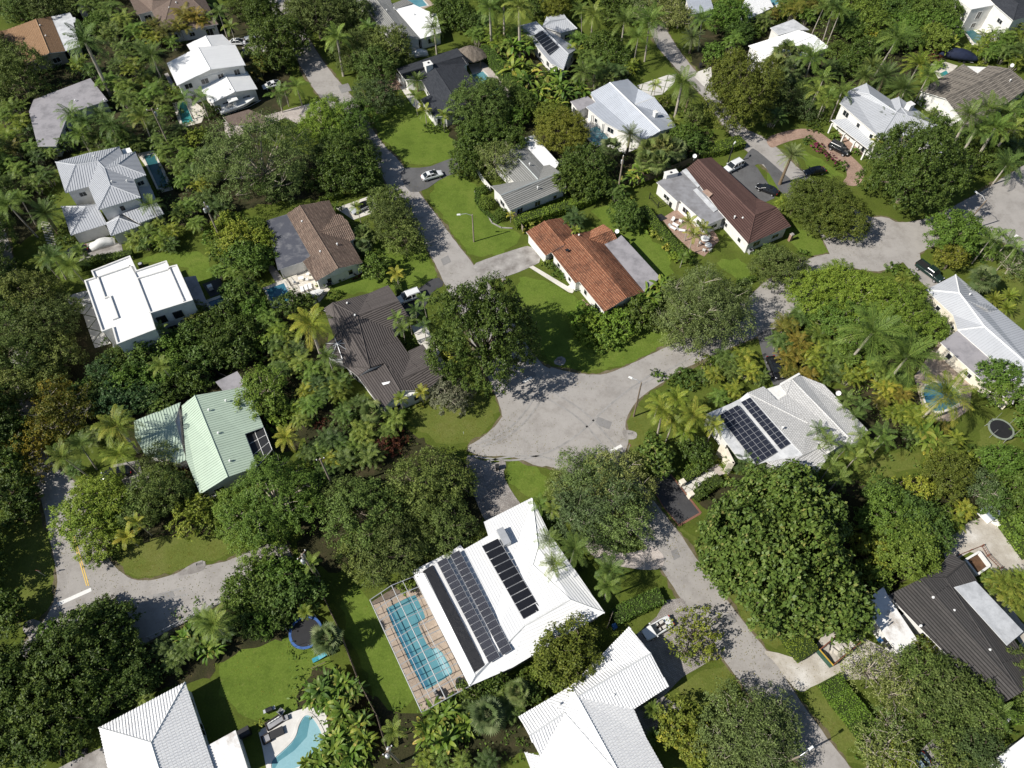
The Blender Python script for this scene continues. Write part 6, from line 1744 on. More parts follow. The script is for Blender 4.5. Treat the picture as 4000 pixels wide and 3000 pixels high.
MB().box((0, 0, .75), (2.6, 2.0, 1.5)).build('body', M['white'], shed2); MB().box((0, 0, 1.56), (2.8, 2.2, .12), 0, 0, .96).build('lid', m_plain("grey_blue_plastic", (0.2, 0.24, 0.28), 0.5), shed2)
pit = empty('excavation', v32(1800, 1540, 0), 0, "open excavation with white edging beside the black-tiled house", 'excavation')
q = pts(v32, "1690 1530,1810 1460,1900 1580,1790 1659", 0.05)
if area2(q) < 0: q = q[::-1]
mm = MB(pit.location); mm.face(q); mm.build('earth_floor', m_plain("dug_earth", (0.1, 0.055, 0.03), 0.95, var=.4), pit)
for i in range(4):
    a, b = q[i], q[(i + 1) % 4]; e = b - a
    MB(pit.location).box(((a.x + b.x) / 2, (a.y + b.y) / 2, .35), (e.length, .3, .7 + .004 * i), math.atan2(e.y, e.x)).build('form_board', M['wall'], pit)
fence("red safety netting around the excavation", v32, "1630 1490,1840 1405,1890 1490,2000 1600", .8, 'rust', kind='rail')
# ------------------------------------------------------------------ planting: leaves, crowns, fronds
def leaf_object_mesh(name, P, tint, mats, mi=None):
    """P: (n,4,3) corner points of n leaf faces -> one mesh, with a per-leaf tint"""
    n = len(P)
    me = bpy.data.meshes.new(name)
    me.vertices.add(n * 4)
    me.vertices.foreach_set('co', np.ascontiguousarray(P, dtype=np.float32).reshape(-1))
    me.loops.add(n * 4)
    me.loops.foreach_set('vertex_index', np.arange(n * 4, dtype=np.int32))
    me.polygons.add(n)
    me.polygons.foreach_set('loop_start', np.arange(0, n * 4, 4, dtype=np.int32))
    me.polygons.foreach_set('loop_total', np.full(n, 4, dtype=np.int32))
    for m in mats: me.materials.append(m)
    if mi is not None: me.polygons.foreach_set('material_index', np.asarray(mi, dtype=np.int32))
    a = me.attributes.new("tint", 'FLOAT', 'FACE')
    a.data.foreach_set('value', np.asarray(tint, dtype=np.float32))
    me.update(calc_edges=True)
    return me
def unit(v): return v / np.maximum(1e-9, np.linalg.norm(v, axis=-1, keepdims=True))
def leaf_quads(rs, c, nrm, L, Wd, fold=0.0):
    """diamond leaves with centre c, facing nrm, length L, width Wd"""
    n = len(c)
    t = unit(np.cross(nrm, rs.normal(size=(n, 3))))
    b = np.cross(nrm, t)
    L = np.broadcast_to(np.asarray(L, float).reshape(-1, 1), (n, 1)); Wd = np.broadcast_to(np.asarray(Wd, float).reshape(-1, 1), (n, 1))
    return np.stack([c - t * L * .5, c - b * Wd * .5 + nrm * L * fold, c + t * L * .5, c + b * Wd * .5 + nrm * L * fold], axis=1)

#        leaf L, W   clumps/m2  leaves/clump  clump r  lobes  lobe r     flat  twigs  up-bias
KINDS = {
 'oak':   dict(L=.32, W=.15, cd=2.23, lc=20, cr=.46, lobes=20, lr=(.24, .4), flat=.74, twig=34, up=.35, leaf='oak', bark='bark'),
 'grey':  dict(L=.34, W=.12, cd=1.65, lc=19, cr=.52, lobes=22, lr=(.22, .36), flat=.74, twig=50, up=.3, leaf='grey', bark='palebark'),
 'bare':  dict(L=.3, W=.12, cd=1.5, lc=15, cr=.5, lobes=18, lr=(.22, .36), flat=.72, twig=60, up=.3, leaf='grey', bark='palebark'),
 'olive': dict(L=.3, W=.15, cd=2.47, lc=22, cr=.42, lobes=20, lr=(.25, .4), flat=.78, twig=14, up=.45, leaf='olive', bark='bark'),
 'dark':  dict(L=.36, W=.2, cd=2.15, lc=19, cr=.44, lobes=22, lr=(.24, .38), flat=.78, twig=8, up=.4, leaf='dark', bark='bark'),
 'mid':   dict(L=.36, W=.2, cd=2.15, lc=20, cr=.45, lobes=20, lr=(.25, .4), flat=.76, twig=10, up=.4, leaf='mid', bark='bark'),
 'flat':  dict(L=.3, W=.14, cd=2.23, lc=20, cr=.42, lobes=22, lr=(.2, .36), flat=.5, twig=22, up=.7, leaf='bright', bark='palebark'),
 'big':   dict(L=.5, W=.32, cd=2.47, lc=11, cr=.45, lobes=22, lr=(.24, .38), flat=.76, twig=3, up=.55, leaf='big', bark='bark'),
 'gold':  dict(L=.34, W=.17, cd=1.57, lc=16, cr=.46, lobes=16, lr=(.24, .38), flat=.74, twig=40, up=.35, leaf='gold', bark='palebark'),
 'thin':  dict(L=.34, W=.2, cd=0.91, lc=13, cr=.42, lobes=17, lr=(.2, .36), flat=.6, twig=40, up=.4, leaf='lime', bark='bark'),
 'lime':  dict(L=.34, W=.19, cd=2.31, lc=19, cr=.42, lobes=14, lr=(.26, .44), flat=.68, twig=4, up=.45, leaf='lime', bark='bark'),
 'blue':  dict(L=.34, W=.2, cd=2.15, lc=19, cr=.45, lobes=16, lr=(.25, .42), flat=.66, twig=5, up=.4, leaf='bluegreen', bark='bark'),
 'silver': dict(L=.4, W=.12, cd=2.47, lc=17, cr=.36, lobes=14, lr=(.26, .42), flat=.7, twig=70, up=.3, leaf='silver', bark='palebark'),
}
SHRUBS = {
 'bush':   dict(L=.3, W=.17, cd=2.4, lc=15, cr=.3, lobes=9, lr=(.34, .55), flat=.75, up=.45, leaf='mid'),
 'dbush':  dict(L=.3, W=.16, cd=2.2, lc=15, cr=.3, lobes=9, lr=(.34, .55), flat=.75, up=.45, leaf='dark'),
 'ybush':  dict(L=.42, W=.18, cd=2.2, lc=11, cr=.3, lobes=9, lr=(.34, .55), flat=.75, up=.5, leaf='croton'),
 'gbush':  dict(L=.46, W=.2, cd=2.2, lc=13, cr=.34, lobes=10, lr=(.34, .52), flat=.72, up=.5, leaf='bright'),
 'round':  dict(L=.2, W=.13, cd=22.0, lc=14, cr=.12, lobes=1, lr=(.98, 1.0), flat=.9, up=.2, leaf='mid'),
 'rbush':  dict(L=.3, W=.15, cd=2.2, lc=14, cr=.3, lobes=9, lr=(.34, .55), flat=.7, up=.45, leaf='red'),
 'flower': dict(L=.2, W=.16, cd=4.0, lc=15, cr=.25, lobes=9, lr=(.34, .55), flat=.7, up=.5, leaf='magenta'),
}
M['l_oak'] = m_leaf("oak_leaf", [(0, (0.068, 0.093, 0.027)), (0.5, (0.120, 0.159, 0.044)), (1, (0.201, 0.234, 0.074))], 0.55, 0.15, 0.12)
M['l_grey'] = m_leaf("grey_oak_leaf", [(0, (0.080, 0.105, 0.033)), (0.5, (0.153, 0.194, 0.065)), (1, (0.278, 0.328, 0.128))], 0.55, 0.15, 0.10)
M['l_olive'] = m_leaf("olive_leaf", [(0, (0.076, 0.098, 0.019)), (0.5, (0.133, 0.160, 0.028)), (1, (0.210, 0.224, 0.045))], 0.50, 0.15, 0.14)
M['l_dark'] = m_leaf("dark_leaf", [(0, (0.038, 0.063, 0.012)), (0.5, (0.071, 0.112, 0.020)), (1, (0.142, 0.189, 0.038))], 0.50, 0.20, 0.10, 0.1)
M['l_mid'] = m_leaf("green_leaf", [(0, (0.064, 0.102, 0.021)), (0.5, (0.111, 0.172, 0.033)), (1, (0.189, 0.255, 0.054))], 0.50, 0.17, 0.14)
M['l_bright'] = m_leaf("bright_leaf", [(0, (0.099, 0.157, 0.024)), (0.5, (0.164, 0.247, 0.038)), (1, (0.261, 0.332, 0.059))], 0.50, 0.17, 0.16)
M['l_big'] = m_leaf("broad_leaf", [(0, (0.051, 0.091, 0.018)), (0.5, (0.099, 0.152, 0.029)), (0.85, (0.151, 0.204, 0.044)), (1, (0.257, 0.250, 0.078))], 0.50, 0.23, 0.10, 0.08)
M['l_gold'] = m_leaf("autumn_leaf", [(0, (0.078, 0.100, 0.016)), (0.45, (0.153, 0.148, 0.022)), (1, (0.305, 0.232, 0.033))], 0.50, 0.15, 0.16)
M['l_lime'] = m_leaf("lime_leaf", [(0, (0.128, 0.163, 0.024)), (0.5, (0.216, 0.252, 0.040)), (1, (0.349, 0.343, 0.066))], 0.50, 0.15, 0.16)
M['l_bluegreen'] = m_leaf("blue_green_leaf", [(0, (0.036, 0.079, 0.027)), (0.5, (0.063, 0.119, 0.038)), (1, (0.122, 0.190, 0.059))], 0.50, 0.20, 0.12)
M['l_silver'] = m_leaf("silver_leaf", [(0, (0.103, 0.105, 0.064)), (0.5, (0.194, 0.195, 0.123)), (1, (0.328, 0.328, 0.220))], 0.60, 0.15, 0.07)
M['l_croton'] = m_leaf("croton_leaf", [(0, (0.104, 0.129, 0.024)), (0.5, (0.264, 0.271, 0.049)), (1, (0.550, 0.509, 0.114))], 0.50, 0.20, 0.16)
M['l_red'] = m_leaf("red_leaf", [(0, (0.037, 0.014, 0.011)), (0.6, (0.094, 0.029, 0.019)), (1, (0.187, 0.069, 0.031))], 0.50, 0.15, 0.13)
M['l_magenta'] = m_leaf("flowering_leaf", [(0, (0.043, 0.065, 0.015)), (0.35, (0.075, 0.087, 0.020)), (0.5, (0.208, 0.029, 0.088)), (1, (0.355, 0.054, 0.158))], 0.50, 0.15, 0.16)
M['l_palm'] = m_leaf("palm_frond", [(0, (0.067, 0.107, 0.022)), (0.5, (0.130, 0.192, 0.040)), (1, (0.239, 0.294, 0.071))], 0.50, 0.23, 0.13)
M['l_ypalm'] = m_leaf("yellow_palm_frond", [(0, (0.107, 0.151, 0.023)), (0.5, (0.206, 0.253, 0.039)), (1, (0.394, 0.364, 0.068))], 0.50, 0.23, 0.16)
M['l_lpalm'] = m_leaf("light_palm_frond", [(0, (0.075, 0.115, 0.018)), (0.5, (0.165, 0.215, 0.033)), (1, (0.33, 0.34, 0.06))], 0.5, 0.25, 0.16)
M['l_goldpalm'] = m_leaf("golden_palm_frond", [(0, (0.073, 0.083, 0.017)), (0.5, (0.150, 0.148, 0.029)), (1, (0.281, 0.208, 0.052))], 0.50, 0.20, 0.16)
M['l_dpalm'] = m_leaf("dark_palm_frond", [(0, (0.044, 0.074, 0.021)), (0.5, (0.090, 0.136, 0.035)), (1, (0.186, 0.238, 0.072))], 0.50, 0.23, 0.12)
M['l_date'] = m_leaf("date_palm_frond", [(0, (0.074, 0.097, 0.038)), (0.5, (0.140, 0.173, 0.073)), (1, (0.265, 0.286, 0.137))], 0.50, 0.20, 0.09)
M['l_banana'] = m_leaf("banana_leaf", [(0, (0.063, 0.114, 0.018)), (0.4, (0.132, 0.205, 0.032)), (0.75, (0.231, 0.272, 0.051)), (0.9, (0.335, 0.267, 0.073)), (1, (0.426, 0.318, 0.107))], 0.50, 0.23, 0.16)
M['l_fan'] = m_leaf("fan_palm_blade", [(0, (0.071, 0.098, 0.031)), (0.5, (0.141, 0.180, 0.058)), (1, (0.297, 0.305, 0.129))], 0.50, 0.20, 0.10)

def crown_leaves(spec, Rr, rs):
    """leaf faces of a crown of radius Rr whose middle is at the origin"""
    f = spec['flat']
    nl = max(1, int(spec['lobes'] * (1 if Rr > 3 else .75)))
    if nl == 1:
        lc = np.zeros((1, 3)); lr = np.array([Rr])
    else:
        k = np.arange(nl)
        az = k * 2.39996 + rs.uniform(-.4, .4, nl)
        zz = np.clip(1 - 1.5 * (k + .5) / nl + rs.uniform(-.12, .12, nl), -.5, .98)
        lr = rs.uniform(*spec['lr'], nl) * Rr
        q = (1.04 - lr / Rr) * rs.uniform(.78, 1.16, nl)
        rad = np.sqrt(1 - zz ** 2) * q
        lc = np.stack([np.cos(az) * rad * Rr, np.sin(az) * rad * Rr, (zz * q - .16) * f * Rr], 1)
        lc = np.concatenate([lc, [[0, 0, 0]]]); lr = np.append(lr, .64 * f * Rr); nl += 1     # the leafy heart of the crown
    C_, N_ = [], []
    cr = spec['cr'] * (0.6 + 0.4 * min(1, Rr / 4))
    for i in range(nl):
        area = 4 * math.pi * lr[i] ** 2 * .62
        nc = max(3, int(area * spec['cd']))
        d = unit(rs.normal(size=(nc * 2, 3)))
        d = d[d[:, 2] > -.45][:nc]
        p = lc[i] + d * np.array([1, 1, .82]) * (lr[i] * rs.uniform(.66, 1.12, (len(d), 1)))
        if nl > 1:                                   # gaps between the sprays of leaves
            w = 4.2 / (.55 + .12 * Rr)
            gap = np.sin(p[:, 0] * w + 1.7 * np.sin(p[:, 1] * w * .7 + i)) + np.sin(p[:, 1] * w * 1.1 + 1.3 * np.sin(p[:, 2] * w * .9)) + np.sin(p[:, 2] * w * 1.2 + p[:, 0] * w * .6)
            ok = (gap > -.75) | (rs.uniform(size=len(p)) < .18)
            p, d = p[ok], d[ok]
        keep = np.ones(len(p), bool)
        for j in range(nl):
            if j != i: keep &= np.linalg.norm((p - lc[j]) / np.array([1, 1, .82]), axis=1) > lr[j] * (.72 if j < nl - 1 or nl == 1 else .5)
        p, d = p[keep], d[keep]
        C_.append(p); N_.append(d)
    C_ = np.concatenate(C_); N_ = np.concatenate(N_)
    lc_ = spec['lc']
    c = np.repeat(C_, lc_, 0); nn = np.repeat(N_, lc_, 0)
    ct = np.repeat(rs.uniform(-.18, .18, len(C_)), lc_)
    off = rs.normal(size=c.shape) * cr * .46 + nn * np.abs(rs.normal(size=(len(c), 1))) * cr * .5
    c = c + off * np.array([1, 1, .8])
    n = unit(nn * .6 + np.array([0, 0, spec['up']]) + rs.normal(size=c.shape) * .45)
    sz = rs.uniform(.7, 1.25, len(c))
    P = leaf_quads(rs, c, n, spec['L'] * sz, spec['W'] * sz, .06)
    tint = np.clip(rs.normal(.5, .2, len(c)) + ct, 0, 1)
    return P, tint, lc, lr

PROTO = {}
def size_class(Rr): return min((1.0, 1.7, 2.6, 3.8, 5.4, 7.5, 10.0), key=lambda q: abs(math.log(q / Rr)))
def tree_proto(kind, sc, var):
    key = (kind, sc, var)
    if key in PROTO: return PROTO[key]
    sp = KINDS[kind]; rs = np.random.RandomState((hash(kind) if False else sum(map(ord, kind))) * 7 + int(sc * 10) + var * 101)
    P, tint, lc, lr = crown_leaves(sp, sc, rs)
    zc = sc * sp['flat'] * .66 + 1.0 + sc * .1         # height of the crown's middle
    P[:, :, 2] += zc
    crown = leaf_object_mesh('crown', P, tint, [M['l_' + sp['leaf']]])
    mb = MB()
    fork = zc * .42
    mb.tube([(0, 0, -.1), (rs.uniform(-.1, .1), rs.uniform(-.1, .1), fork)], [.055 * sc + .06, .04 * sc + .04], 8)
    for i in range(len(lc)):
        e = Vector(lc[i]) + Vector((0, 0, zc)); s0 = Vector((0, 0, fork * rs.uniform(.8, 1)))
        m = s0.lerp(e, .5) + Vector((rs.uniform(-.3, .3), rs.uniform(-.3, .3), rs.uniform(.0, .35))) * sc * .15
        mb.tube([s0, m, e], [.022 * sc + .03, .014 * sc + .02, .02], 5)
    for k in range(int(sp['twig'] * (.3 + sc / 9))):
        i = rs.randint(len(lc)); d = unit(rs.normal(size=3)); d[2] = abs(d[2]) * .8 + .1
        c0 = Vector(lc[i]) + Vector((0, 0, zc)); d = Vector(d).normalized()
        a = c0; b = c0 + d * float(lr[i]) * rs.uniform(.95, 1.12) + Vector(rs.uniform(-.25, .25, 3)) * float(lr[i])
        mid = a.lerp(b, .5) + Vector(rs.uniform(-.12, .12, 3))
        mb.tube([a, mid, b], [.035, .028, .015], 3, 0, False)
    t = mb.build('trunk', M[sp['bark']], None, True)
    me = t.data
    bpy.data.objects.remove(t, do_unlink=True)
    PROTO[key] = (crown, me, zc)
    return PROTO[key]
def shrub_proto(kind, sc, var):
    key = (kind, sc, var)
    if key in PROTO: return PROTO[key]
    sp = SHRUBS[kind]; rs = np.random.RandomState(sum(map(ord, kind)) * 5 + int(sc * 10) + var * 71)
    P, tint, lc, lr = crown_leaves(sp, sc, rs)
    z = sc * sp['flat'] * .62
    P[:, :, 2] += z
    P[:, :, 2] = np.maximum(P[:, :, 2], .03)
    PROTO[key] = (leaf_object_mesh('shrub', P, tint, [M['l_' + sp['leaf']]]), z)
    return PROTO[key]

# -------- palms
def frond(rs, base, az, el, L, n, lw, ll, droop, up=.0, tip=.25, width=.09, vee=.35):
    """feather frond: leaflets on both sides of an arching rib -> (m,4,3)"""
    t = np.linspace(0, 1, n + 1)
    ang = el - droop * t ** 1.35
    seg = L / n
    ds = np.stack([np.cos(ang) * math.cos(az), np.cos(ang) * math.sin(az), np.sin(ang)], 1)
    pts_ = np.concatenate([[np.zeros(3)], np.cumsum(ds[:-1] * seg, 0)]) + np.array(base)
    side = np.array([-math.sin(az), math.cos(az), 0.])
    upv = np.cross(ds, side); upv = np.where(upv[:, 2:3] < 0, -upv, upv)
    Q = []
    w = .035
    for i in range(n):       # rib
        Q.append([pts_[i] - side * w, pts_[i] + side * w, pts_[i + 1] + side * w * .8, pts_[i + 1] - side * w * .8])
    rib = len(Q)
    st = max(1, int(n * .14))
    for i in range(st, n + 1):
        tt = t[i]
        l = ll * (math.sin(math.pi * min(1, .16 + tt * .86)) ** .6) * rs.uniform(.85, 1.1) + tip * .15
        for s in (-1, 1):
            d = side * s * .86 + ds[i] * (.5 + .5 * tt) + upv[i] * (vee * rs.uniform(.3, 1.2)) 
            d = d / np.linalg.norm(d)
            mid = pts_[i] + d * l * .5
            end = pts_[i] + d * l * .95 + np.array([0, 0, -l * rs.uniform(.15, .45)])
            wv = ds[i] * width * .5
            Q.append([pts_[i] - wv * .6, mid - wv, end, mid + wv])
    return np.array(Q), rib
def fronds_mesh(name, lst, mat, rs, ribtint=.8, dead=0.0):
    P = np.concatenate([q for q, _ in lst])
    tint = []
    for q, r in lst:
        base = np.clip(rs.normal(.5, .17), .05, .95)
        a = np.clip(base + rs.normal(0, .12, len(q)), 0, 1); a[:r] = np.clip(base + .3, 0, 1)
        tint.append(a)
    return leaf_object_mesh(name, P, np.concatenate(tint), [mat])
PALMS = {
 # R: crown radius of the model; n fronds; el range; droop; leaflets; trunk height, radius
 'coco':  dict(R=3.6, nf=22, el=(-.25, 1.25), L=4.4, droop=(1.0, 1.7), n=26, ll=.95, width=.11, leaf='palm', h=9, tr=.15, trunk='palmtrunk'),
 'ycoco': dict(R=3.6, nf=20, el=(-.2, 1.25), L=4.3, droop=(1.0, 1.7), n=26, ll=.95, width=.12, leaf='ypalm', h=7.5, tr=.15, trunk='palmtrunk'),
 'royal': dict(R=3.4, nf=20, el=(-.35, 1.3), L=4.2, droop=(1.1, 1.9), n=28, ll=.95, width=.12, leaf='palm', h=11, tr=.26, trunk='palmtrunk'),
 'queen': dict(R=3.0, nf=24, el=(-.5, 1.3), L=3.9, droop=(1.4, 2.3), n=28, ll=.8, width=.1, leaf='palm', h=7.5, tr=.18, trunk='palmtrunk'),
 'yqueen': dict(R=3.0, nf=22, el=(-.4, 1.3), L=3.9, droop=(1.4, 2.3), n=28, ll=.85, width=.11, leaf='ypalm', h=7, tr=.18, trunk='palmtrunk'),
 'alex':  dict(R=2.0, nf=11, el=(-.2, 1.2), L=2.5, droop=(1.0, 1.7), n=18, ll=.62, width=.11, leaf='palm', h=5.2, tr=.09, trunk='palmtrunk'),
 'xmas':  dict(R=1.7, nf=13, el=(-.15, 1.25), L=2.1, droop=(1.0, 1.7), n=16, ll=.55, width=.12, leaf='ypalm', h=4.2, tr=.08, trunk='palmtrunk'),
 'date':  dict(R=2.9, nf=44, el=(-.55, 1.35), L=3.2, droop=(.6, 1.1), n=24, ll=.5, width=.07, leaf='date', h=5.5, tr=.27, trunk='browntrunk'),
 'ddate': dict(R=3.0, nf=44, el=(-.5, 1.35), L=3.3, droop=(.6, 1.1), n=24, ll=.55, width=.08, leaf='dpalm', h=6, tr=.27, trunk='browntrunk'),
 'cycad': dict(R=1.4, nf=36, el=(-.1, 1.3), L=1.55, droop=(.7, 1.2), n=16, ll=.26, width=.055, leaf='palm', h=.7, tr=.2, trunk='browntrunk'),
 'ycycad': dict(R=1.6, nf=34, el=(-.2, 1.3), L=1.8, droop=(.7, 1.2), n=16, ll=.34, width=.06, leaf='ypalm', h=1.6, tr=.2, trunk='browntrunk'),
}
CLUMPS = {
 'areca': dict(R=2.2, ns=11, nf=6, L=2.3, leaf='palm', ll=.5, h=3.6),
 'yareca': dict(R=2.2, ns=11, nf=6, L=2.3, leaf='ypalm', ll=.5, h=3.6),
 'gareca': dict(R=2.2, ns=11, nf=6, L=2.3, leaf='goldpalm', ll=.5, h=3.6),
 'dareca': dict(R=2.2, ns=11, nf=6, L=2.3, leaf='dpalm', ll=.5, h=3.4),
}
def palm_proto(kind, var):
    key = (kind, var)
    if key in PROTO: return PROTO[key]
    rs = np.random.RandomState(sum(map(ord, kind)) * 3 + var * 17)
    if kind in PALMS:
        sp = PALMS[kind]; lst = []
        for k in range(sp['nf']):
            az = k * 2.39996 + rs.uniform(-.25, .25)
            u = (k + .5) / sp['nf']
            el = sp['el'][0] + (sp['el'][1] - sp['el'][0]) * u ** .8 + rs.uniform(-.1, .1)
            lst.append(frond(rs, (0, 0, 0), az, el, sp['L'] * rs.uniform(.85, 1.08) * (1 - .18 * u), sp['n'], .03, sp['ll'], rs.uniform(*sp['droop']) * (1.05 - .5 * u), width=sp['width']))
        crown = fronds_mesh('fronds', lst, M['l_' + sp['leaf']], rs)
        mb = MB()
        r = sp['tr']
        n = 9
        mb.tube([(0, 0, -.1)] + [(0, 0, (k + 1) / n) for k in range(n)], [r * 1.35] + [r * (1.12 - .3 * (k + 1) / n) for k in range(n)], 8)
        t = mb.build('trunk', M[sp['trunk']], None, True); tm = t.data; bpy.data.objects.remove(t, do_unlink=True)
        PROTO[key] = (crown, tm)
    elif kind in CLUMPS:
        sp = CLUMPS[kind]; lst = []; mb = MB()
        for s in range(sp['ns']):
            a = s * 2.39996; rr = math.sqrt((s + .3) / sp['ns']) * 1.5
            hh = sp['h'] * rs.uniform(.45, 1.0) * (1.05 - .25 * rr / 1.5)
            b = np.array([math.cos(a) * rr * .45, math.sin(a) * rr * .45, 0.]); top = np.array([math.cos(a) * rr, math.sin(a) * rr, hh])
            mb.tube([b, (b + top) * .5 + np.array([0, 0, .15]), top], [.06, .05, .04], 5, 0, False)
            for k in range(sp['nf']):
                az = k * 2 * math.pi / sp['nf'] + rs.uniform(-.4, .4) + a
                lst.append(frond(rs, top, az, rs.uniform(.35, 1.25), sp['L'] * rs.uniform(.75, 1.05), 15, .03, sp['ll'], rs.uniform(1.2, 2.0), width=.12))
        crown = fronds_mesh('fronds', lst, M['l_' + ({2: 'lpalm', 3: 'dpalm'}.get(var, sp['leaf']) if kind == 'areca' else sp['leaf'])], rs)
        t = mb.build('stem', M['palmtrunk'], None, True); tm = t.data; bpy.data.objects.remove(t, do_unlink=True)
        PROTO[key] = (crown, tm)
    elif kind in ('fan', 'fanc'):
        Q, tint = [], []
        nfan = 30
        for k in range(nfan):
            az = k * 2.39996 + rs.uniform(-.2, .2); u = (k + .5) / nfan
            el = -.6 + 1.9 * u + rs.uniform(-.1, .1)
            d = np.array([math.cos(el) * math.cos(az), math.cos(el) * math.sin(az), math.sin(el)]); side = np.array([-math.sin(az), math.cos(az), 0])
            c = d * rs.uniform(.75, 1.15); tb = np.clip(rs.normal(.5, .2), 0, 1)
            Q.append([-side * .02, side * .02, c + side * .02, c - side * .02]); tint.append(.8)
            upv = np.cross(d, side)
            for b in range(17):
                a = (b / 16 - .5) * 3.9
                e = d * math.cos(a) + side * math.sin(a); L = rs.uniform(.75, 1.0)
                en = c + e * L + np.array([0, 0, -.28 * L * abs(rs.normal(1, .3))]); w = np.cross(e, upv); w = w / np.linalg.norm(w) * .06
                Q.append([c, c + e * L * .55 - w, en, c + e * L * .55 + w]); tint.append(np.clip(tb + rs.normal(0, .12), 0, 1))
        crown = leaf_object_mesh('fronds', np.array(Q), tint, [M['l_fan']])
        mb = MB(); mb.tube([(0, 0, -.1), (0, 0, .5), (0, 0, 1)], [.26, .2, .18], 8)
        t = mb.build('trunk', M['browntrunk'], None, True); tm = t.data; bpy.data.objects.remove(t, do_unlink=True)
        PROTO[key] = (crown, tm)
    elif kind in ('banana', 'trav'):
        Q, tint = [], []; mb = MB()
        ns = 5 if kind == 'banana' else 3
        for s in range(ns):
            a0 = s * 2.4; bx = np.array([math.cos(a0), math.sin(a0), 0]) * .8 * (s > 0)
            hh = rs.uniform(1.0, 2.3)
            mb.tube([bx, bx * 1.1 + np.array([0, 0, hh])], [.12, .08], 6, 0, False)
            for k in range(13):
                az = k * 2.39996 + rs.uniform(-.3, .3); el = rs.uniform(.1, 1.4); L = rs.uniform(1.7, 2.6); W = rs.uniform(.15, .26)
                dr = rs.uniform(1.1, 2.2); n = 7; base = bx * 1.1 + np.array([0, 0, hh * .9]); p = base.copy()
                side = np.array([-math.sin(az), math.cos(az), 0]); tb = np.clip(rs.beta(2, 3.2), 0, 1); prev = None
                tilt = rs.uniform(-.5, .5)
                for i in range(n + 1):
                    tt = i / n; e = el - dr * tt ** 1.3
                    d = np.array([math.cos(e) * math.cos(az), math.cos(e) * math.sin(az), math.sin(e)])
                    w = W * (0.06 if tt < .16 else math.sin(math.pi * min(1, (tt - .08) / .95)) ** .55 + .04)
                    sv = side * math.cos(tilt) + np.array([0, 0, 1]) * math.sin(tilt)
                    lft, rgt = p - sv * w + np.array([0, 0, .1 * w]), p + sv * w + np.array([0, 0, .1 * w])
                    if prev is not None:
                        Q.append([prev[0], prev[1], p, lft]); Q.append([prev[1], prev[2], rgt, p]); tint += [np.clip(tb + rs.normal(0, .06) + .15 * tt, 0, 1)] * 2
                    prev = (lft, p.copy(), rgt); p = p + d * L / n
        crown = leaf_object_mesh('leaves', np.array(Q), tint, [M['l_banana']])
        t = mb.build('stem', M['palmtrunk'], None, True); tm = t.data; bpy.data.objects.remove(t, do_unlink=True)
        PROTO[key] = (crown, tm)
    return PROTO[key]

DESC = {'oak': ('grey-green oak', 'oak tree', 'tree'), 'grey': ('silvery grey oak', 'oak tree', 'tree'), 'bare': ('sparse twiggy tree', 'twiggy tree', 'tree'), 'olive': ('olive-green tree', 'olive green tree', 'tree'),
 'dark': ('dark green tree', 'shade tree', 'tree'), 'mid': ('mid-green leafy tree', 'shade tree', 'tree'), 'flat': ('flat-crowned bright tree', 'spreading tree', 'tree'), 'big': ('broad-leaved glossy tree', 'glossy tree', 'tree'),
 'gold': ('yellowing orange-brown tree', 'autumn tree', 'tree'), 'thin': ('thin yellow-green tree', 'small tree', 'tree'), 'lime': ('lime-green leafy tree', 'lime green tree', 'tree'), 'blue': ('bluish-green tree', 'shade tree', 'tree'), 'silver': ('silvery-leaved bush tree', 'silver tree', 'tree'),
 'bush': ('green leafy bush', 'shrub', 'shrub'), 'dbush': ('dark green bush', 'shrub', 'shrub'), 'ybush': ('yellow variegated bush', 'shrub', 'shrub'), 'gbush': ('bright green bush', 'shrub', 'shrub'), 'round': ('clipped round bush', 'round bush', 'shrub'), 'rbush': ('dark red bush', 'shrub', 'shrub'), 'flower': ('magenta flowering bush', 'flowering shrub', 'shrub'),
 'coco': ('coconut palm', 'coconut palm', 'palm'), 'ycoco': ('yellow-green coconut palm', 'coconut palm', 'palm'), 'royal': ('royal palm', 'royal palm', 'palm'), 'queen': ('drooping feather palm', 'feather palm', 'palm'), 'yqueen': ('yellow-green feather palm', 'feather palm', 'palm'), 'alex': ('slim feather palm', 'slim palm', 'palm'), 'xmas': ('small yellow-green palm', 'small palm', 'palm'),
 'date': ('grey-green date palm', 'date palm', 'palm'), 'ddate': ('dark date palm', 'date palm', 'palm'), 'cycad': ('low rosette cycad', 'cycad', 'cycad'), 'ycycad': ('yellow-green cycad', 'cycad', 'cycad'), 'areca': ('areca palm clump', 'areca palm', 'palm'), 'yareca': ('yellow-green areca clump', 'areca palm', 'palm'), 'gareca': ('golden areca clump', 'areca palm', 'palm'), 'dareca': ('dark areca clump', 'areca palm', 'palm'),
 'fan': ('fan palm', 'fan palm', 'palm'), 'banana': ('banana clump', 'banana plant', 'banana plant'), 'trav': ("broad paddle-leaved clump", 'paddle leaf plant', 'banana plant')}
ORD = ['leftmost', 'second from left', 'third from left', 'fourth from left', 'fifth from left', 'sixth from left', 'seventh from left', 'eighth from left', 'ninth from left', 'tenth from left', 'eleventh from left', 'twelfth from left', 'thirteenth from left', 'fourteenth from left', 'fifteenth from left']
NUM = ['zero', 'one', 'two', 'three', 'four', 'five', 'six', 'seven', 'eight', 'nine', 'ten', 'eleven', 'twelve', 'thirteen', 'fourteen', 'fifteen']
vrng = random.Random(11)
def base_under(view, x, y, z):
    p = view(x, y, z); return Vector((p.x, p.y, 0))
def shared(name, me, parent, loc=(0, 0, 0), scale=(1, 1, 1)):
    o = bpy.data.objects.new(name, me); C.objects.link(o)
    o.parent = parent; o.location = loc; o.scale = scale
    return o
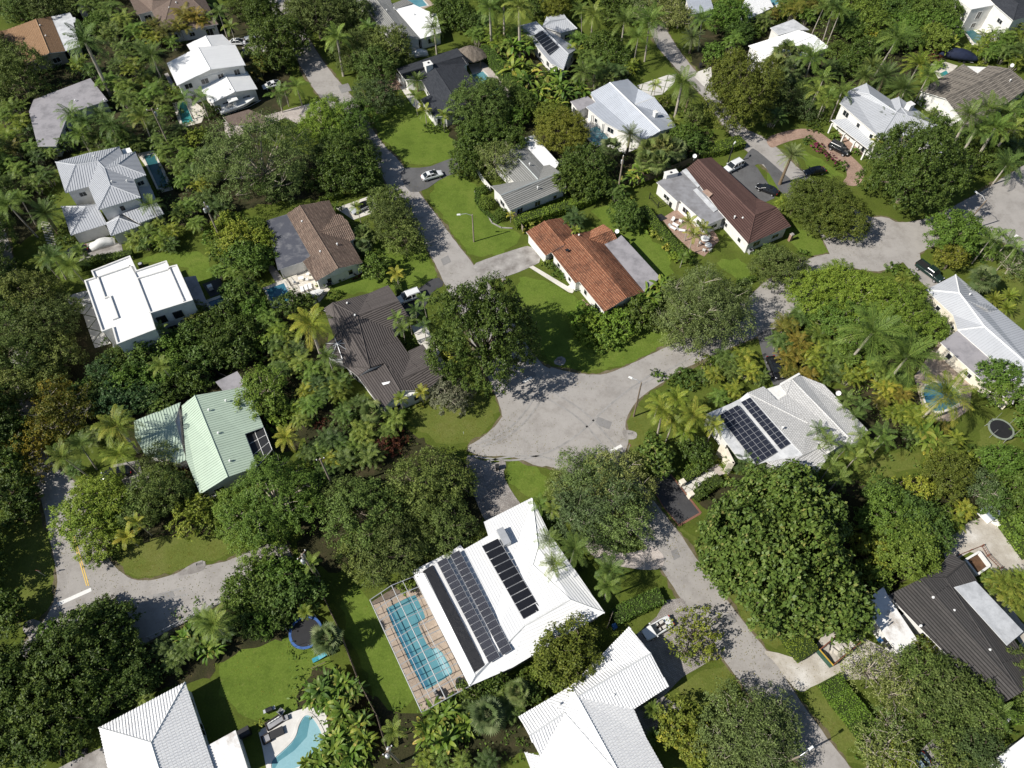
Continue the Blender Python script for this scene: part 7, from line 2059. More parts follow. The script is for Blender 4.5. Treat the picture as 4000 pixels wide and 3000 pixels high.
def grow(kind, view, x, y, r, h=None):
    """one plant; x, y, r: middle and radius of the crown in survey px"""
    rz = vrng.uniform(0, 6.283)
    nm = DESC[kind][1].replace(' ', '_').replace('-', '_')
    if kind in KINDS:
        Rr = view.size(x, y, r, 6)
        sc = size_class(Rr); var = vrng.randint(0, 1)
        crown, trunk, zc = tree_proto(kind, sc, var)
        k = Rr / sc
        z = zc * k
        if h: z = h
        b = base_under(view, x, y, z)
        root = empty(nm, b, rz)
        u = vrng.uniform(.9, 1.12); root.scale = (k * u, k / u, z / zc if h else k * vrng.uniform(.92, 1.1))
        shared('trunk', trunk, root); shared('crown', crown, root)
    elif kind in SHRUBS:
        Rr = view.size(x, y, r, 1)
        sc = size_class(Rr); me, z = shrub_proto(kind, sc, vrng.randint(0, 1))
        k = Rr / sc
        b = base_under(view, x, y, z * k)
        root = bpy.data.objects.new(nm, me); C.objects.link(root)
        root.location = b; root.rotation_euler = (0, 0, rz); root.scale = (k, k, k)
    elif kind in PALMS or kind == 'fan':
        h = h or (PALMS[kind]['h'] if kind in PALMS else 4.0)
        R0 = PALMS[kind]['R'] if kind in PALMS else 1.75
        k = view.size(x, y, r, h) / R0
        crown, trunk = palm_proto(kind, vrng.randint(0, 1))
        h *= vrng.uniform(.92, 1.08)
        b = base_under(view, x, y, h)
        root = empty(nm, b, rz)
        lean = vrng.uniform(.0, .06) if kind not in ('coco', 'ycoco') else vrng.uniform(.02, .13)
        root.rotation_euler = (lean, 0, rz)
        # keep the crown where it was measured: move the foot against the lean
        off = Matrix.Rotation(rz, 3, 'Z') @ (Matrix.Rotation(lean, 3, 'X') @ Vector((0, 0, h))); root.location = Vector((b.x - off.x, b.y - off.y, 0))
        shared('trunk', trunk, root, (0, 0, 0), (max(.6, k), max(.6, k), h)); shared('crown', crown, root, (0, 0, h), (k, k, k))
    else:
        R0 = CLUMPS[kind]['R'] + .6 if kind in CLUMPS else 2.2
        k = view.size(x, y, r, 2.5) / R0
        crown, trunk = palm_proto(kind, vrng.randint(0, 3))
        ks = h / 4.0 if h else k
        b = base_under(view, x, y, 2.4 * ks)
        root = empty(nm, b, rz); root.scale = (k, k, ks)
        shared('stems', trunk, root); shared('crown', crown, root)
    return root
def V(view, where, s, group=None, desc=None):
    """s: 'kind x y r [h], ...'; where: a phrase that finds the cluster"""
    byk = {}
    for it in s.split(','):
        a = it.split()
        if not a: continue
        byk.setdefault(a[0], []).append([float(q) for q in a[1:]])
    for kind, lst in byk.items():
        lst.sort(key=lambda q: q[0])
        d = DESC[kind][0]
        n = len(lst)
        for i, q in enumerate(lst):
            o = grow(kind, view, *q)
            if n == 1: lab = "%s %s" % (d, where)
            elif n == 2: lab = "%s %s, %s of two" % (d, where, ('left', 'right')[i])
            elif i == n - 1: lab = "%s %s, rightmost of %s" % (d, where, NUM[n])
            else: lab = "%s %s, %s of %s" % (d, where, ORD[i], NUM[n])
            tag(o, lab, DESC[kind][2])
            if n > 1: o['group'] = ("%ss %s" % (d, where))
# -------- clipped hedges
def hedge(label, view, path, w, h, leaf='mid', dens=70, L=.24, closed_end=True, rough=.06):
    ps = pts(view, path, h * .6)
    for p in ps: p.z = 0
    rs = np.random.RandomState(int(abs(ps[0].x * 10 + ps[0].y)) % 99991)
    core = MB(); Cc, Nn = [], []
    for i in range(len(ps) - 1):
        a, b = ps[i], ps[i + 1]; e = b - a; Ln = e.length; d = np.array(e / Ln); n_ = np.array([-d[1], d[0], 0])
        core.box(tuple((a + b) / 2 + Vector((0, 0, (h - .12) / 2))), (Ln + w * .5, w - .2, h - .12 - .004 * i), math.atan2(e.y, e.x))
        m = int(Ln * w * dens)
        u = rs.uniform(-w * .2, Ln + w * .2, m); v = rs.uniform(-w / 2, w / 2, m)
        Cc.append(np.array(a) + np.outer(u, d) + np.outer(v, n_) + np.array([0, 0, h]) + np.outer(rs.normal(0, rough, m), [0, 0, 1])); Nn.append(np.tile([0, 0, 1.], (m, 1)))
        for s in (-1, 1):
            m = int(Ln * h * dens)
            u = rs.uniform(-w * .2, Ln + w * .2, m); z = rs.uniform(.02, h, m)
            Cc.append(np.array(a) + np.outer(u, d) + np.outer(s * (w / 2 + rs.normal(0, rough, m)), n_) + np.outer(z, [0, 0, 1])); Nn.append(np.tile(n_ * s, (m, 1)))
    for s, q in ((-1, 0), (1, -1)):
        a = ps[q]; e = (ps[1] - ps[0]) if q == 0 else (ps[-1] - ps[-2]); d = np.array(e.normalized()); n_ = np.array([-d[1], d[0], 0]); m = int(w * h * dens)
        Cc.append(np.array(a) + d * s * w * .25 + np.outer(rs.uniform(-w / 2, w / 2, m), n_) + np.outer(rs.uniform(.02, h, m), [0, 0, 1])); Nn.append(np.tile(d * s, (m, 1)))
    c = np.concatenate(Cc); n = unit(np.concatenate(Nn) + rs.normal(size=c.shape) * .5)
    o3 = np.array(ps[0])
    P = leaf_quads(rs, c - o3, n, L * rs.uniform(.7, 1.4, len(c)), L * .55 * rs.uniform(.7, 1.3, len(c)), .08)
    me = leaf_object_mesh('hedge', P, np.clip(rs.normal(.5, .22, len(c)), 0, 1), [M['l_' + leaf]])
    o = bpy.data.objects.new('hedge', me); C.objects.link(o); o.location = ps[0]
    tag(o, label, 'hedge')
    core.org = ps[0]
    core.build('branch_core', M['hedge_core'], o)
    return o
# -------- low undergrowth that nobody could count
def undergrowth(view, polys, dens, leaf, name='undergrowth', L=.42, hmax=.9):
    rs = np.random.RandomState(len(polys) * 31 + 5)
    Cc = []
    for s in polys:
        ps = np.array([(p.x, p.y) for p in pts(view, s)])
        lo, hi = ps.min(0), ps.max(0)
        m = int((hi[0] - lo[0]) * (hi[1] - lo[1]) * dens)
        q = rs.uniform(lo, hi, (m, 2)); ins = np.zeros(m, bool)
        for i in range(len(ps)):
            a, b = ps[i], ps[(i + 1) % len(ps)]
            cr = ((a[1] > q[:, 1]) != (b[1] > q[:, 1])) & (q[:, 0] < (b[0] - a[0]) * (q[:, 1] - a[1]) / (b[1] - a[1] + 1e-9) + a[0])
            ins ^= cr
        q = q[ins]
        # patchy height
        hh = hmax * (0.25 + .75 * (0.5 + .5 * np.sin(q[:, 0] * .9 + 2 * np.sin(q[:, 1] * .5)) * np.cos(q[:, 1] * 1.1 + np.sin(q[:, 0] * .7))))
        Cc.append(np.column_stack([q, hh * rs.uniform(.3, 1, len(q))]))
    c = np.concatenate(Cc)
    c = np.repeat(c, 5, 0) + rs.normal(size=(len(c) * 5, 3)) * np.array([.28, .28, .12])
    c[:, 2] = np.abs(c[:, 2]) + .04
    n = unit(rs.normal(size=c.shape) * .6 + np.array([0, 0, .7]))
    P = leaf_quads(rs, c, n, L * rs.uniform(.6, 1.5, len(c)), L * .45 * rs.uniform(.6, 1.4, len(c)), .06)
    o = bpy.data.objects.new(name, leaf_object_mesh(name, P, np.clip(rs.normal(.45, .22, len(c)), 0, 1), [M['l_' + leaf]])); C.objects.link(o)
    o['kind'] = 'stuff'
    tag(o, None, None)
    return o
# ------------------------------------------------------------------ the planting, yard by yard
# upper left corner
V(v00, "left of the tan-roofed house", "oak 130 620 300")
V(v00, "towering over the tan-roofed house yard", "royal 740 370 190 13")
V(v00, "between the tan and brown roofs", "areca 800 60 130, areca 950 90 140, areca 1060 190 120, mid 850 220 130, areca 1160 270 120, areca 680 560 110, areca 800 610 100")
V(v00, "in front of the wide brown roof", "gareca 1330 210 110, gareca 1430 280 120, gareca 1560 240 120, gareca 1600 140 140, gareca 1720 170 130, areca 1240 290 110, areca 1340 330 100, areca 1490 370 80, areca 1790 190 100")
V(v00, "left of the stepped white gables", "coco 1310 480 150 8, areca 1150 570 120, areca 1240 690 110, areca 1330 640 90, areca 1090 760 120, areca 950 720 120, areca 1380 760 100, areca 1010 580 100, dareca 1080 430 120, dareca 960 300 130, dareca 1220 420 110")
V(v00, "right of the wide brown roof", "alex 1890 110 100 6.5, alex 1990 230 85 5, dark 2260 120 170, olive 2080 60 130, oak 560 20 160, oak 350 30 200, oak 120 40 180")
V(v00, "screening the grey flat roof", "queen 620 1000 130 7, queen 740 1060 130 7, queen 870 1000 130 7, queen 960 1090 130 6, queen 690 1160 110 5.5, queen 1050 1130 120 5, areca 560 1230 100, areca 480 1245 80, dareca 850 1200 150, dareca 1000 1230 140, dareca 1140 1240 120")
V(v00, "by the crossarm pole", "areca 1080 860 120, areca 1190 900 110, areca 1310 830 130, areca 1400 890 110, ycoco 1230 1010 130 7.5, areca 1430 970 90, dareca 1130 1010 110, dareca 1350 1080 130")
V(v00, "beside the small teal pool", "alex 1590 850 100, alex 1740 850 110, dbush 1840 960 90, areca 1500 800 80")
V(v00, "left of the grey flat roof", "areca 130 920 120, areca 180 1060 130, areca 60 1010 110, areca 90 1190 120, areca 240 1140 90, dareca 30 850 120")
V(v00, "behind the two-storey hip-roofed house", "gareca 110 1300 120, areca 250 1290 100, areca 380 1290 90, areca 330 1360 90, areca 60 1430 120, areca 180 1480 120, areca 400 1520 120, areca 300 1590 110, areca 80 1600 130, areca 450 1330 80")
V(v00, "between the narrow pool and the oak", "areca 1380 1220 110, areca 1430 1330 110, areca 1540 1250 100, areca 1620 1350 110, areca 1550 1450 110, areca 1680 1480 110, areca 1600 1580 100, areca 1730 1600 100, lime 1700 1170 100, areca 1560 1140 110, bush 1500 1600 80, dareca 1840 1500 120, dareca 1800 1330 110")
V(v00, "in the middle of the upper left block", "grey 2230 1370 450")
V(v00, "at the side of the stepped white gables", "gareca 2180 620 110, gareca 2250 500 90, dareca 2080 480 60")
# top middle
V(v10, "beside the upper street", "dark 180 330 280, oak 520 130 290, oak 800 90 220, oak 880 420 240, oak 1130 400 230, oak 1010 560 210, oak 1030 830 220, olive 420 30 180")
V(v10, "among the oaks of the upper street", "royal 700 330 140 10, alex 970 230 90 8, areca 960 70 90")
V(v10, "on the lawn by the white coupe", "alex 190 810 110 5, alex 240 770 80 4.5, alex 350 750 110 5, gareca 20 560 110")
V(v10, "overhanging the middle street", "flat 600 1050 270, flat 800 1040 230, dark 800 1330 270, dark 730 1480 220, dark 900 1500 180, mid 720 1230 200")
V(v10, "under the big grey oak", "fan 560 1330 100 4, dbush 480 1560 160, oak 120 1620 150")
V(v10, "at the lower corner of the charcoal roof", "oak 1930 880 290, oak 2080 820 180, dark 1930 1190 220, grey 2090 1380 200, dark 1820 1420 140, dark 1840 1270 150, dark 2150 1200 200, dbush 1500 1105 70, dbush 1600 1110 60")
V(v10, "by the entrance of the charcoal house", "alex 1370 830 80, xmas 1460 960 80, xmas 1620 1000 80, ddate 1390 700 100 2.5")
V(v10, "behind the charcoal house", "queen 1540 250 120 7, dark 1650 90 160, dark 1760 110 150, dark 1860 190 120, royal 2020 70 140 11, royal 2140 40 120 10, areca 1950 210 120, areca 2100 250 130, areca 1910 310 110, areca 2060 340 120, areca 2190 400 110, trav 2120 430 100, trav 2180 560 100, trav 2040 270 90")
# top centre right
V(v20, "at the top behind the solar metal roof", "royal 60 60 160 13, olive 380 50 160, coco 600 90 90 8, queen 700 130 130 8, dark 850 60 160, grey 1100 50 180, grey 1330 80 180, grey 1450 130 140, dark 960 20 140, oak 1250 30 150, dark 200 40 120")
V(v20, "in front of the solar metal roof", "coco 970 190 160 9, coco 1190 190 170 10, coco 1090 330 130 8, dark 800 370 160, dark 870 480 140, areca 570 340 110, areca 520 440 100, areca 660 520 130, queen 620 630 130 6, queen 720 580 110 6, areca 840 520 90, areca 1020 570 90, areca 940 470 90, dareca 900 620 130, dareca 780 690 120")
V(v20, "left of the pale blue roof", "trav 50 400 130, trav 60 570 140, trav 150 600 120, trav 350 600 130, trav 420 690 120, trav 480 790 110, trav 300 720 120, trav 220 790 110, trav 110 670 120, trav 270 860 110, trav 370 860 100, trav 590 760 110, areca 40 300 120, areca 130 380 110")
V(v20, "beside the bright blue pool", "olive 430 1130 260 3.8, olive 360 1010 170 3.5, dark 640 1440 230, dark 520 1560 170, dark 720 1590 160, gbush 180 930 80, bush 420 930 90, date 1020 1170 125 5, fan 850 1270 100, dark 90 880 130, mid 30 1000 110")
V(v20, "between the blue and maroon roofs", "fan 1180 1290 110, fan 1300 1270 120, fan 1410 1290 110, fan 1150 1390 100, fan 1270 1400 110, mid 1480 1160 130, mid 1590 1230 110, trav 1080 1490 110, banana 910 1600 100, dbush 1400 1420 70, dbush 1250 1480 90")
V(v20, "in the front garden of the pale blue roof", "royal 1470 720 160 9, date 1530 830 110 4, xmas 1240 740 70, xmas 1400 1050 70, oak 1580 1000 110, olive 1310 890 80, bush 1660 1150 80, dbush 1480 950 60")
V(v20, "huge beside the upper right street", "olive 1975 770 330 8.5")
V(v20, "on the upper right verge", "coco 1640 170 120 8, date 1560 330 120 4, mid 1880 130 190, areca 1910 370 110, mid 1760 440 100, bush 2060 260 110, bush 1680 500 70, areca 2180 180 110, mid 1960 270 130, dbush 2120 240 90")
# top right
V(v30, "by the small pool at the far edge", "gareca 230 80 130, gareca 380 60 120, areca 100 90 90, gareca 40 130 80, coco 480 70 110 9, coco 570 50 110 9, coco 620 110 100 8, areca 330 130 100, areca 130 30 90")
V(v30, "in the upper right woodland", "mid 800 80 170, mid 700 190 140, mid 900 200 160, mid 1100 60 180, mid 1300 90 180, mid 1500 90 180, mid 760 270 120, mid 1420 200 150, mid 1450 320 140, mid 1560 250 140, mid 1210 210 140, mid 960 40 150, mid 1250 320 120, dark 1050 340 130, mid 1600 30 110")
V(v30, "among the upper right woodland", "trav 1070 130 100, lime 880 310 90, gareca 980 260 90, trav 1330 250 90, dark 880 400 110, banana 1560 370 90, lime 1160 130 100")
V(v30, "above the pale two-storey house", "coco 1120 330 180 10, ycoco 1300 560 160 8, coco 1390 650 130 8, ddate 900 580 130 5, ddate 1010 660 150 5.5, ddate 1160 770 160 5.5, ddate 830 660 110 4.5, dark 700 560 110, dark 620 440 120, dark 760 460 110, rbush 1430 500 70, gbush 1480 560 60, ybush 1850 560 50")
V(v30, "left of the pale two-storey house", "fan 150 470 130 5, fan 60 560 120 5, fan 210 600 120 5, fan 100 680 110 5, fan 300 480 100 5, coco 380 500 160 8, alex 480 680 120 6, alex 420 790 110 6, alex 640 790 120 7, alex 530 830 110 6, alex 480 890 100 5, dareca 300 760 120, dareca 560 590 120, dareca 220 710 120, oak 200 860 150, oak 330 920 140, oak 60 800 150, dareca 60 1000 130, dbush 450 1010 90, dbush 400 1100 70")
V(v30, "fronting the pale two-storey house", "coco 1020 1000 95 6, alex 1170 1080 95 5.5, coco 1310 1040 90 6, xmas 940 1230 70, bush 590 1180 50, bush 760 1310 45, bush 340 1200 55, bush 630 1430 60, flower 420 1260 50, flower 470 1310 45, flower 530 1350 45, flower 590 1400 45, alex 1080 1180 70")
V(v30, "over the brick drive at the right", "dark 1290 1440 400 9")
V(v30, "on the island by the right street", "date 205 1340 135 7.5")
V(v30, "spreading in front of the maroon house", "olive 460 1750 300, olive 360 1680 180, olive 610 1880 240")
V(v30, "below the far terrace pool", "areca 1900 330 120, areca 1800 430 100, areca 2050 340 130, areca 2160 300 120, areca 1900 480 90, areca 2050 460 110, areca 2150 530 100, dareca 2190 440 120, mid 1990 430 90, areca 2190 200 90")
V(v30, "right of the two-storey pale roof", "royal 1740 1000 160 11, royal 1900 950 170 12, royal 2040 990 160 11, royal 1800 1120 150 10, royal 1960 1110 160 10, royal 2090 1120 130 10, coco 2060 1430 170 5, bush 1500 960 100, bush 1340 880 80, bush 1480 1060 100, bush 1560 1150 110, areca 2190 930 110, dark 1620 1250 130, dark 1860 1330 160, dark 1640 1130 110, dareca 1400 990 80, dareca 2100 1280 130, dark 1980 1240 130, areca 2180 1060 110")
# left edge
V(v01, "on the lawn at the left edge", "coco 70 110 150 8, coco 180 60 110 7, ddate 390 190 160 6, coco 460 560 140 6, coco 610 640 150 6, coco 380 600 100 5, coco 690 500 80 4, dbush 570 340 110, dbush 560 430 90, bush 720 550 60, dbush 330 680 80, dbush 100 640 90")
V(v01, "in the great oak grove at left", "oak 250 900 270, oak 380 1150 290, oak 90 1130 260, oak 170 1440 290, oak 480 1400 210, oak 60 900 180, oak 560 1020 150, oak 380 1620 200, oak 120 1700 220")
V(v01, "beside the two-storey grey metal roof", "coco 1310 120 120 6, areca 1170 420 100, areca 1290 340 110, areca 1390 420 110, areca 1480 340 110, areca 1360 280 90, areca 1560 190 110, areca 1640 130 120, areca 1700 270 100, dareca 1250 450 90, dareca 1470 460 90, dareca 1780 60 120, dareca 1880 130 120")
V(v01, "behind the brown-tiled house", "lime 2060 400 200, mid 2140 560 180, lime 1960 300 140, mid 2180 320 150, mid 1960 480 120, mid 2000 250 110")
V(v01, "along the cables by the white cube house", "bush 1790 400 90, bush 1870 560 90, areca 1900 690 100, areca 2050 700 110, mid 2110 860 150, mid 1990 850 100, areca 1850 480 80, areca 2150 700 110, mid 2180 1000 130, dareca 2000 600 100")
V(v01, "below the white cube house", "olive 1680 1040 130, alex 1390 1190 90 5, mid 1250 1370 160, mid 1480 1330 150, mid 1650 1250 150, dark 1820 1150 160, dark 1950 1050 130, dark 1900 1330 180, dark 2080 1200 160, mid 1730 1440 160, mid 1500 1510 150, mid 1200 1530 150, coco 1390 1500 110 7, blue 900 1550 170, mid 1340 1590 150, dark 2080 1400 150, dark 1000 1430 130, mid 1100 1650 160, dark 1680 1600 150, dark 1030 1580 120")
# middle
V(v11, "along the middle street by the sedan", "oak 1150 100 190, oak 1170 250 220, oak 1290 390 190, oak 1080 60 120")
V(v11, "in front of the brown-tiled house", "mid 1040 640 145, rbush 880 720 50, xmas 1215 710 85 4, fan 920 370 100 2.5, fan 930 470 80 2, xmas 870 130 65 4, bush 710 720 65, bush 600 780 65, dbush 840 300 60, dbush 900 540 60, ybush 540 800 30, bush 690 130 50")
V(v11, "dominating the street corner", "dark 1960 1215 455 10")
V(v11, "by the charcoal-brown tiled house", "yqueen 470 1150 200 8, alex 1215 1090 85 4.5, alex 1270 1180 90 4.5, alex 1380 1020 80 4.5, alex 1440 930 80 5, alex 1450 1150 80 4.5, alex 1540 1300 90 4, alex 1330 1120 70 4, ybush 1690 1440 60, ybush 1620 1400 50, dbush 1330 1310 60, bush 680 890 70")
V(v11, "between the blue pool and the turret roof", "dark 300 960 140, dark 430 950 110, areca 100 1100 120, areca 200 1210 120, areca 270 1270 100, areca 60 990 90, gbush 60 1350 140, areca 250 1430 120, areca 380 1500 130, areca 480 1560 130, areca 200 1530 130, queen 620 1420 100 6, areca 640 1540 110, dareca 560 1650 120, dareca 740 1640 110, dareca 160 1320 110, dareca 350 1380 110")
V(v11, "left of the dark flat roof", "lime 60 420 150, mid 50 560 130")
V(v12, "over the edge of the green roof", "flat 50 60 240, gbush 200 300 120, mid 150 180 130")
V(v12, "at the foot of the charcoal-brown roof", "silver 1680 90 200, xmas 1250 130 75 4, xmas 1430 70 75 4, bush 1270 240 60, ybush 1420 180 40, fan 1000 240 110 3, bush 1100 230 60")
V(v12, "in the palm belt of the left block", "areca 480 180 130, areca 400 320 100, ycoco 260 460 130 5, areca 620 480 140, areca 540 570 110, areca 710 520 120, areca 930 430 140, areca 830 560 110, areca 650 650 110, areca 1200 320 130, areca 1130 410 100, areca 570 90 110, areca 700 50 130, areca 440 60 110, areca 340 200 100")
V(v12, "between the palm belt and the oaks", "ybush 870 600 80, ybush 880 680 60, rbush 1150 530 130, rbush 1230 480 90, rbush 570 350 70, dareca 770 650 130, dareca 980 620 140, dareca 480 600 120, dareca 600 760 120, dbush 840 310 120, dareca 760 260 120, dareca 900 170 110")
V(v12, "in the big oak group above the solar roof", "oak 1480 850 370, oak 950 1130 370, oak 1640 1180 290, oak 1160 1420 330, oak 1330 1040 250, oak 760 950 200, oak 900 1450 220, oak 1420 1350 200, oak 1700 800 180")
V(v12, "left of the big oak group", "flat 150 1000 430, flat 60 1300 300, flat 380 820 180, flat -120 1120 280, dbush 350 1600 150")
V(v12, "by the street-bend pole", "alex 480 1540 100 6, mid 160 1660 180, mid 330 1740 170, dark 80 1560 110")
# right of centre
V(v21, "along the terracotta house", "mid 990 190 155, areca 540 230 120, ybush 160 290 55, ybush 240 220 60, ybush 120 330 40, xmas 550 330 50, bush 350 640 60, bush 300 610 50, bush 390 690 55, bush 430 730 40, bush 565 835 35, areca 900 10 110, ybush 1010 60 50, rbush 515 760 30")
V(v21, "in the hedge line by the brick patio", "ybush 1220 350 55, ybush 1290 405 55, ybush 1360 480 55, gbush 1420 560 60, gbush 1500 560 80, ybush 1330 490 30, gbush 1180 320 50, gbush 1390 520 45")
V(v21, "on the brick patio", "xmas 1530 260 85 5, xmas 1570 370 85 5, xmas 1650 320 90 5, alex 1480 560 60 3")
V(v21, "at the corner below the terracotta roof", "gbush 620 1080 140, gbush 700 1180 160, gbush 900 1150 180, gbush 820 1270 140, ybush 960 1020 80, dark 1120 1040 150, banana 1180 890 120, banana 1310 790 110, dark 1010 1120 110, dbush 820 1270 60, gbush 1200 1000 100, ybush 940 1110 45, bush 570 1110 90")
V(v21, "leaning over the right-hand street", "grey 1650 980 410, grey 1850 1080 260, grey 1500 1130 260")
V(v21, "near the black sedan drive", "areca 1830 1450 120, yareca 2010 1430 120, yareca 1740 1590 110, areca 1900 1560 110, yareca 2050 1560 120, bush 1500 1600 130, bush 1280 1590 50, bush 1390 1640 90, areca 1640 1590 90, yareca 1930 1480 90, bush 1710 1480 90, areca 2130 1600 100, dbush 1230 1560 40, thin 1660 1480 90")
V(v31, "between the maroon house and the street", "oak 100 650 230, oak 30 560 130, bush 310 530 50, fan 240 90 70 3, yareca 120 100 80")
V(v31, "in the wide canopy right of the street", "flat 500 850 320, flat 800 900 350, flat 1130 1000 330, flat 700 1120 300, flat 1330 1110 240, flat 990 1180 260, flat 380 900 200, flat 620 760 220")
V(v31, "near the turning circle", "mid 1640 340 250, olive 1590 570 140, alex 1920 410 110 6, alex 2010 370 90 6, alex 2080 420 100 6, alex 2140 480 90 6, areca 1940 520 100, bush 1850 560 60, bare 2120 620 150")
V(v31, "on the lawn beyond the long metal roof", "fan 1860 750 130 4, ycycad 1950 930 85, ycycad 2080 900 85, ycycad 2060 1010 85, bush 1090 660 80, bush 1240 720 70")
V(v31, "below the wide canopy", "gareca 150 1150 130, areca 280 1080 130, areca 100 1300 130, gareca 250 1300 140, areca 400 1250 140, areca 380 1400 130, gareca 180 1430 130, areca 450 1520 120, gareca 330 1590 110, areca 520 1360 120, areca 560 1200 120, yareca 1170 760 80, yareca 1250 830 80, gareca 180 1560 90")
V(v31, "giant by the kidney pool", "coco 900 1220 290 10, coco 1200 1430 280 8")
V(v31, "between the canopy and the kidney pool", "yareca 820 1530 110, yareca 700 1600 120, areca 620 1460 130, areca 1000 1580 150, mid 700 1420 130, dareca 900 1480 120, areca 1130 1620 120, mid 2000 1580 180, dareca 560 1560 120, dark 780 1320 110")
V(v22, "over the entrance of the solar house", "yqueen 1300 240 150 6.5, yqueen 1420 130 120 6.5, yqueen 1570 270 160 7, yqueen 1750 360 100 6, yqueen 1500 400 110 5, yqueen 1270 140 110 6, yqueen 1390 330 110 6")
V(v22, "at the corner garden of the solar house", "big 1260 620 175, dark 1560 540 150, dark 1640 620 120, bush 1560 730 80, bush 1640 700 70, dbush 1640 920 100, dbush 1740 860 70, rbush 1725 590 40, ybush 1755 650 40, areca 1790 120 110, areca 1900 60 110, areca 1960 680 130, areca 2080 700 120, areca 1850 720 60, ybush 1870 830 35, bush 1200 440 50")
V(v22, "over the lower street", "grey 640 800 300, grey 900 850 330, grey 600 1080 300, grey 900 1130 320, grey 760 950 360, grey 1060 1000 200, grey 480 900 200, grey 740 1290 220")
V(v22, "around the solar-striped white house", "alex 240 1040 95 5, alex 350 1080 95 5, coco 320 1340 120 7, coco 540 1430 160 8, coco 360 1560 130 7, queen 850 1610 160 6, queen 830 1750 130 5.5, bush 370 1150 60, bush 300 1290 60, dbush 600 1540 70")
V(v32, "in the massive glossy grove", "big -60 1010 300 7, big 200 1050 340 8, big -180 1350 340 8, big 220 1400 360 9, big 60 1720 380 8, big 430 1800 300 7, big 640 1960 260 6, big 260 1960 240 5.5, big -330 1200 230 6, big 420 1200 220 7, big 260 820 170 5, big -280 1560 230 6, big 480 1560 230 7")
V(v32, "along the right eave of the solar house", "alex 440 400 95 5, alex 510 500 115 5, alex 680 550 95 5, alex 760 630 105 5, alex 540 700 115 5, alex 620 810 125 5, alex 800 440 95 5, alex 850 540 105 5, alex 990 420 115 5, alex 1010 490 105 5, alex 680 120 95 4.5, alex 800 200 105 4.5, alex 750 270 85 4.5, bush 70 70 80, alex 660 190 70 4")
V(v32, "in the mixed border by the kidney pool", "yareca 1030 50 130, gareca 1150 110 120, yareca 1180 250 120, yareca 1290 340 140, banana 1400 440 140, ybush 1380 560 60, yareca 1500 540 130, areca 1600 600 110, banana 1650 690 80, ybush 1740 650 80, gareca 1480 380 110, areca 1090 250 110, yareca 1600 480 100, areca 1290 240 110, dareca 1240 440 110, gareca 980 160 90, dbush 1720 540 60")
V(v32, "arching over the kidney pool", "ycoco 1530 110 280 8")
V(v32, "in the round-topped grove at the right", "mid 1060 1150 290, mid 1290 1200 280, mid 1180 1420 300, lime 900 1490 190, lime 1270 910 170, mid 1020 990 190, mid 1400 1330 170, mid 930 1650 150, lime 830 1370 130, mid 1460 1140 150")
V(v32, "between the trampoline and the sandy yard", "olive 1560 800 210, grey 1850 900 190, olive 1700 780 160, banana 1480 930 80, banana 1980 830 110, mid 2060 680 190, mid 2160 900 170, yareca 1590 1190 130, yareca 1680 1090 110, bush 2140 1250 120, mid 1950 1000 150, olive 1500 700 140, dark 2150 1080 130, bush 2190 420 90, areca 1870 620 90")
V(v32, "at the wall of the long metal house", "mid 2010 70 140, bush 1880 60 60")
# lower left
V(v02, "at the left street", "gold 560 230 290, gold 410 330 210, gold 240 520 180, gold 310 750 130, gold 480 80 190, dark 100 430 200, dark 60 950 210, dark 150 1130 140, dark 60 700 170, dark 240 990 110, blue 120 560 120")
V(v02, "beside the green metal roof", "yqueen 1010 370 200 8, ycoco 1030 610 160 7, ycoco 540 630 160 7, coco 690 520 140 7, dareca 790 470 120, dareca 640 740 100")
V(v02, "behind the green metal roof", "blue 1000 130 210, blue 1300 60 180, dark 830 90 170, mid 1400 180 120, blue 1180 120 150, dark 1500 40 130, mid 680 110 150")
V(v02, "between the green roof and the left street", "grey 1390 640 190, oak 1350 940 270, oak 1180 1100 170, flat 850 1000 280, flat 700 1140 260, flat 850 1340 210, lime 1650 1140 180, lime 1780 1070 130, lime 1780 1230 110, xmas 1180 1190 95 5, xmas 1100 1320 110 3.5, dbush 1000 1450 70, oak 1560 880 150, rbush 1620 740 50, flat 820 1520 90, bush 1250 860 60")
V(v03, "in the dark grove at lower left", "dark 700 660 370, dark 260 900 330, dark 470 1120 340, dark 900 450 260, dark 860 1000 260, dark 150 1230 300, dark 1130 830 220, dark 300 1380 260, dark 1000 620 220, dark 640 1320 200, dark 60 1460 200, dark 480 700 220, mid 440 480 110, mid 760 320 90, mid 1000 330 90, dark 880 240 90, dark 80 350 170, dark 60 250 130, mid 20 900 130, areca 1250 1060 110")
V(v03, "by the lower left street bend", "queen 1850 420 180 6, queen 1750 370 130 5, banana 1700 560 120, banana 1820 620 110, banana 1600 520 100, dareca 1950 480 130, mid 2130 120 210, mid 2060 300 140, dark 2180 400 150, dareca 1620 620 130, dareca 1420 620 120, dareca 1500 740 120, bush 380 1560 40, bush 1580 1650 90, ybush 1130 1330 30")
V(v13, "behind the blue-rimmed trampoline", "mid 110 110 220, mid 400 140 200, mid 60 390 150, ycoco 430 310 80 4, gareca 310 210 90, dark 200 330 150, mid 280 30 180")
V(v13, "beside the blue-rimmed trampoline", "fan 610 540 150 4")
V(v13, "along the board fence at lower left", "banana 600 960 140, banana 730 900 120, banana 500 1010 120, banana 650 1090 120, banana 830 990 110, banana 700 1190 130, banana 890 1250 120, banana 840 1340 130, banana 700 1410 140, banana 620 1490 130, banana 790 1550 140, banana 910 1450 120, banana 560 1610 120, banana 450 1650 100, alex 1190 1340 120 5")
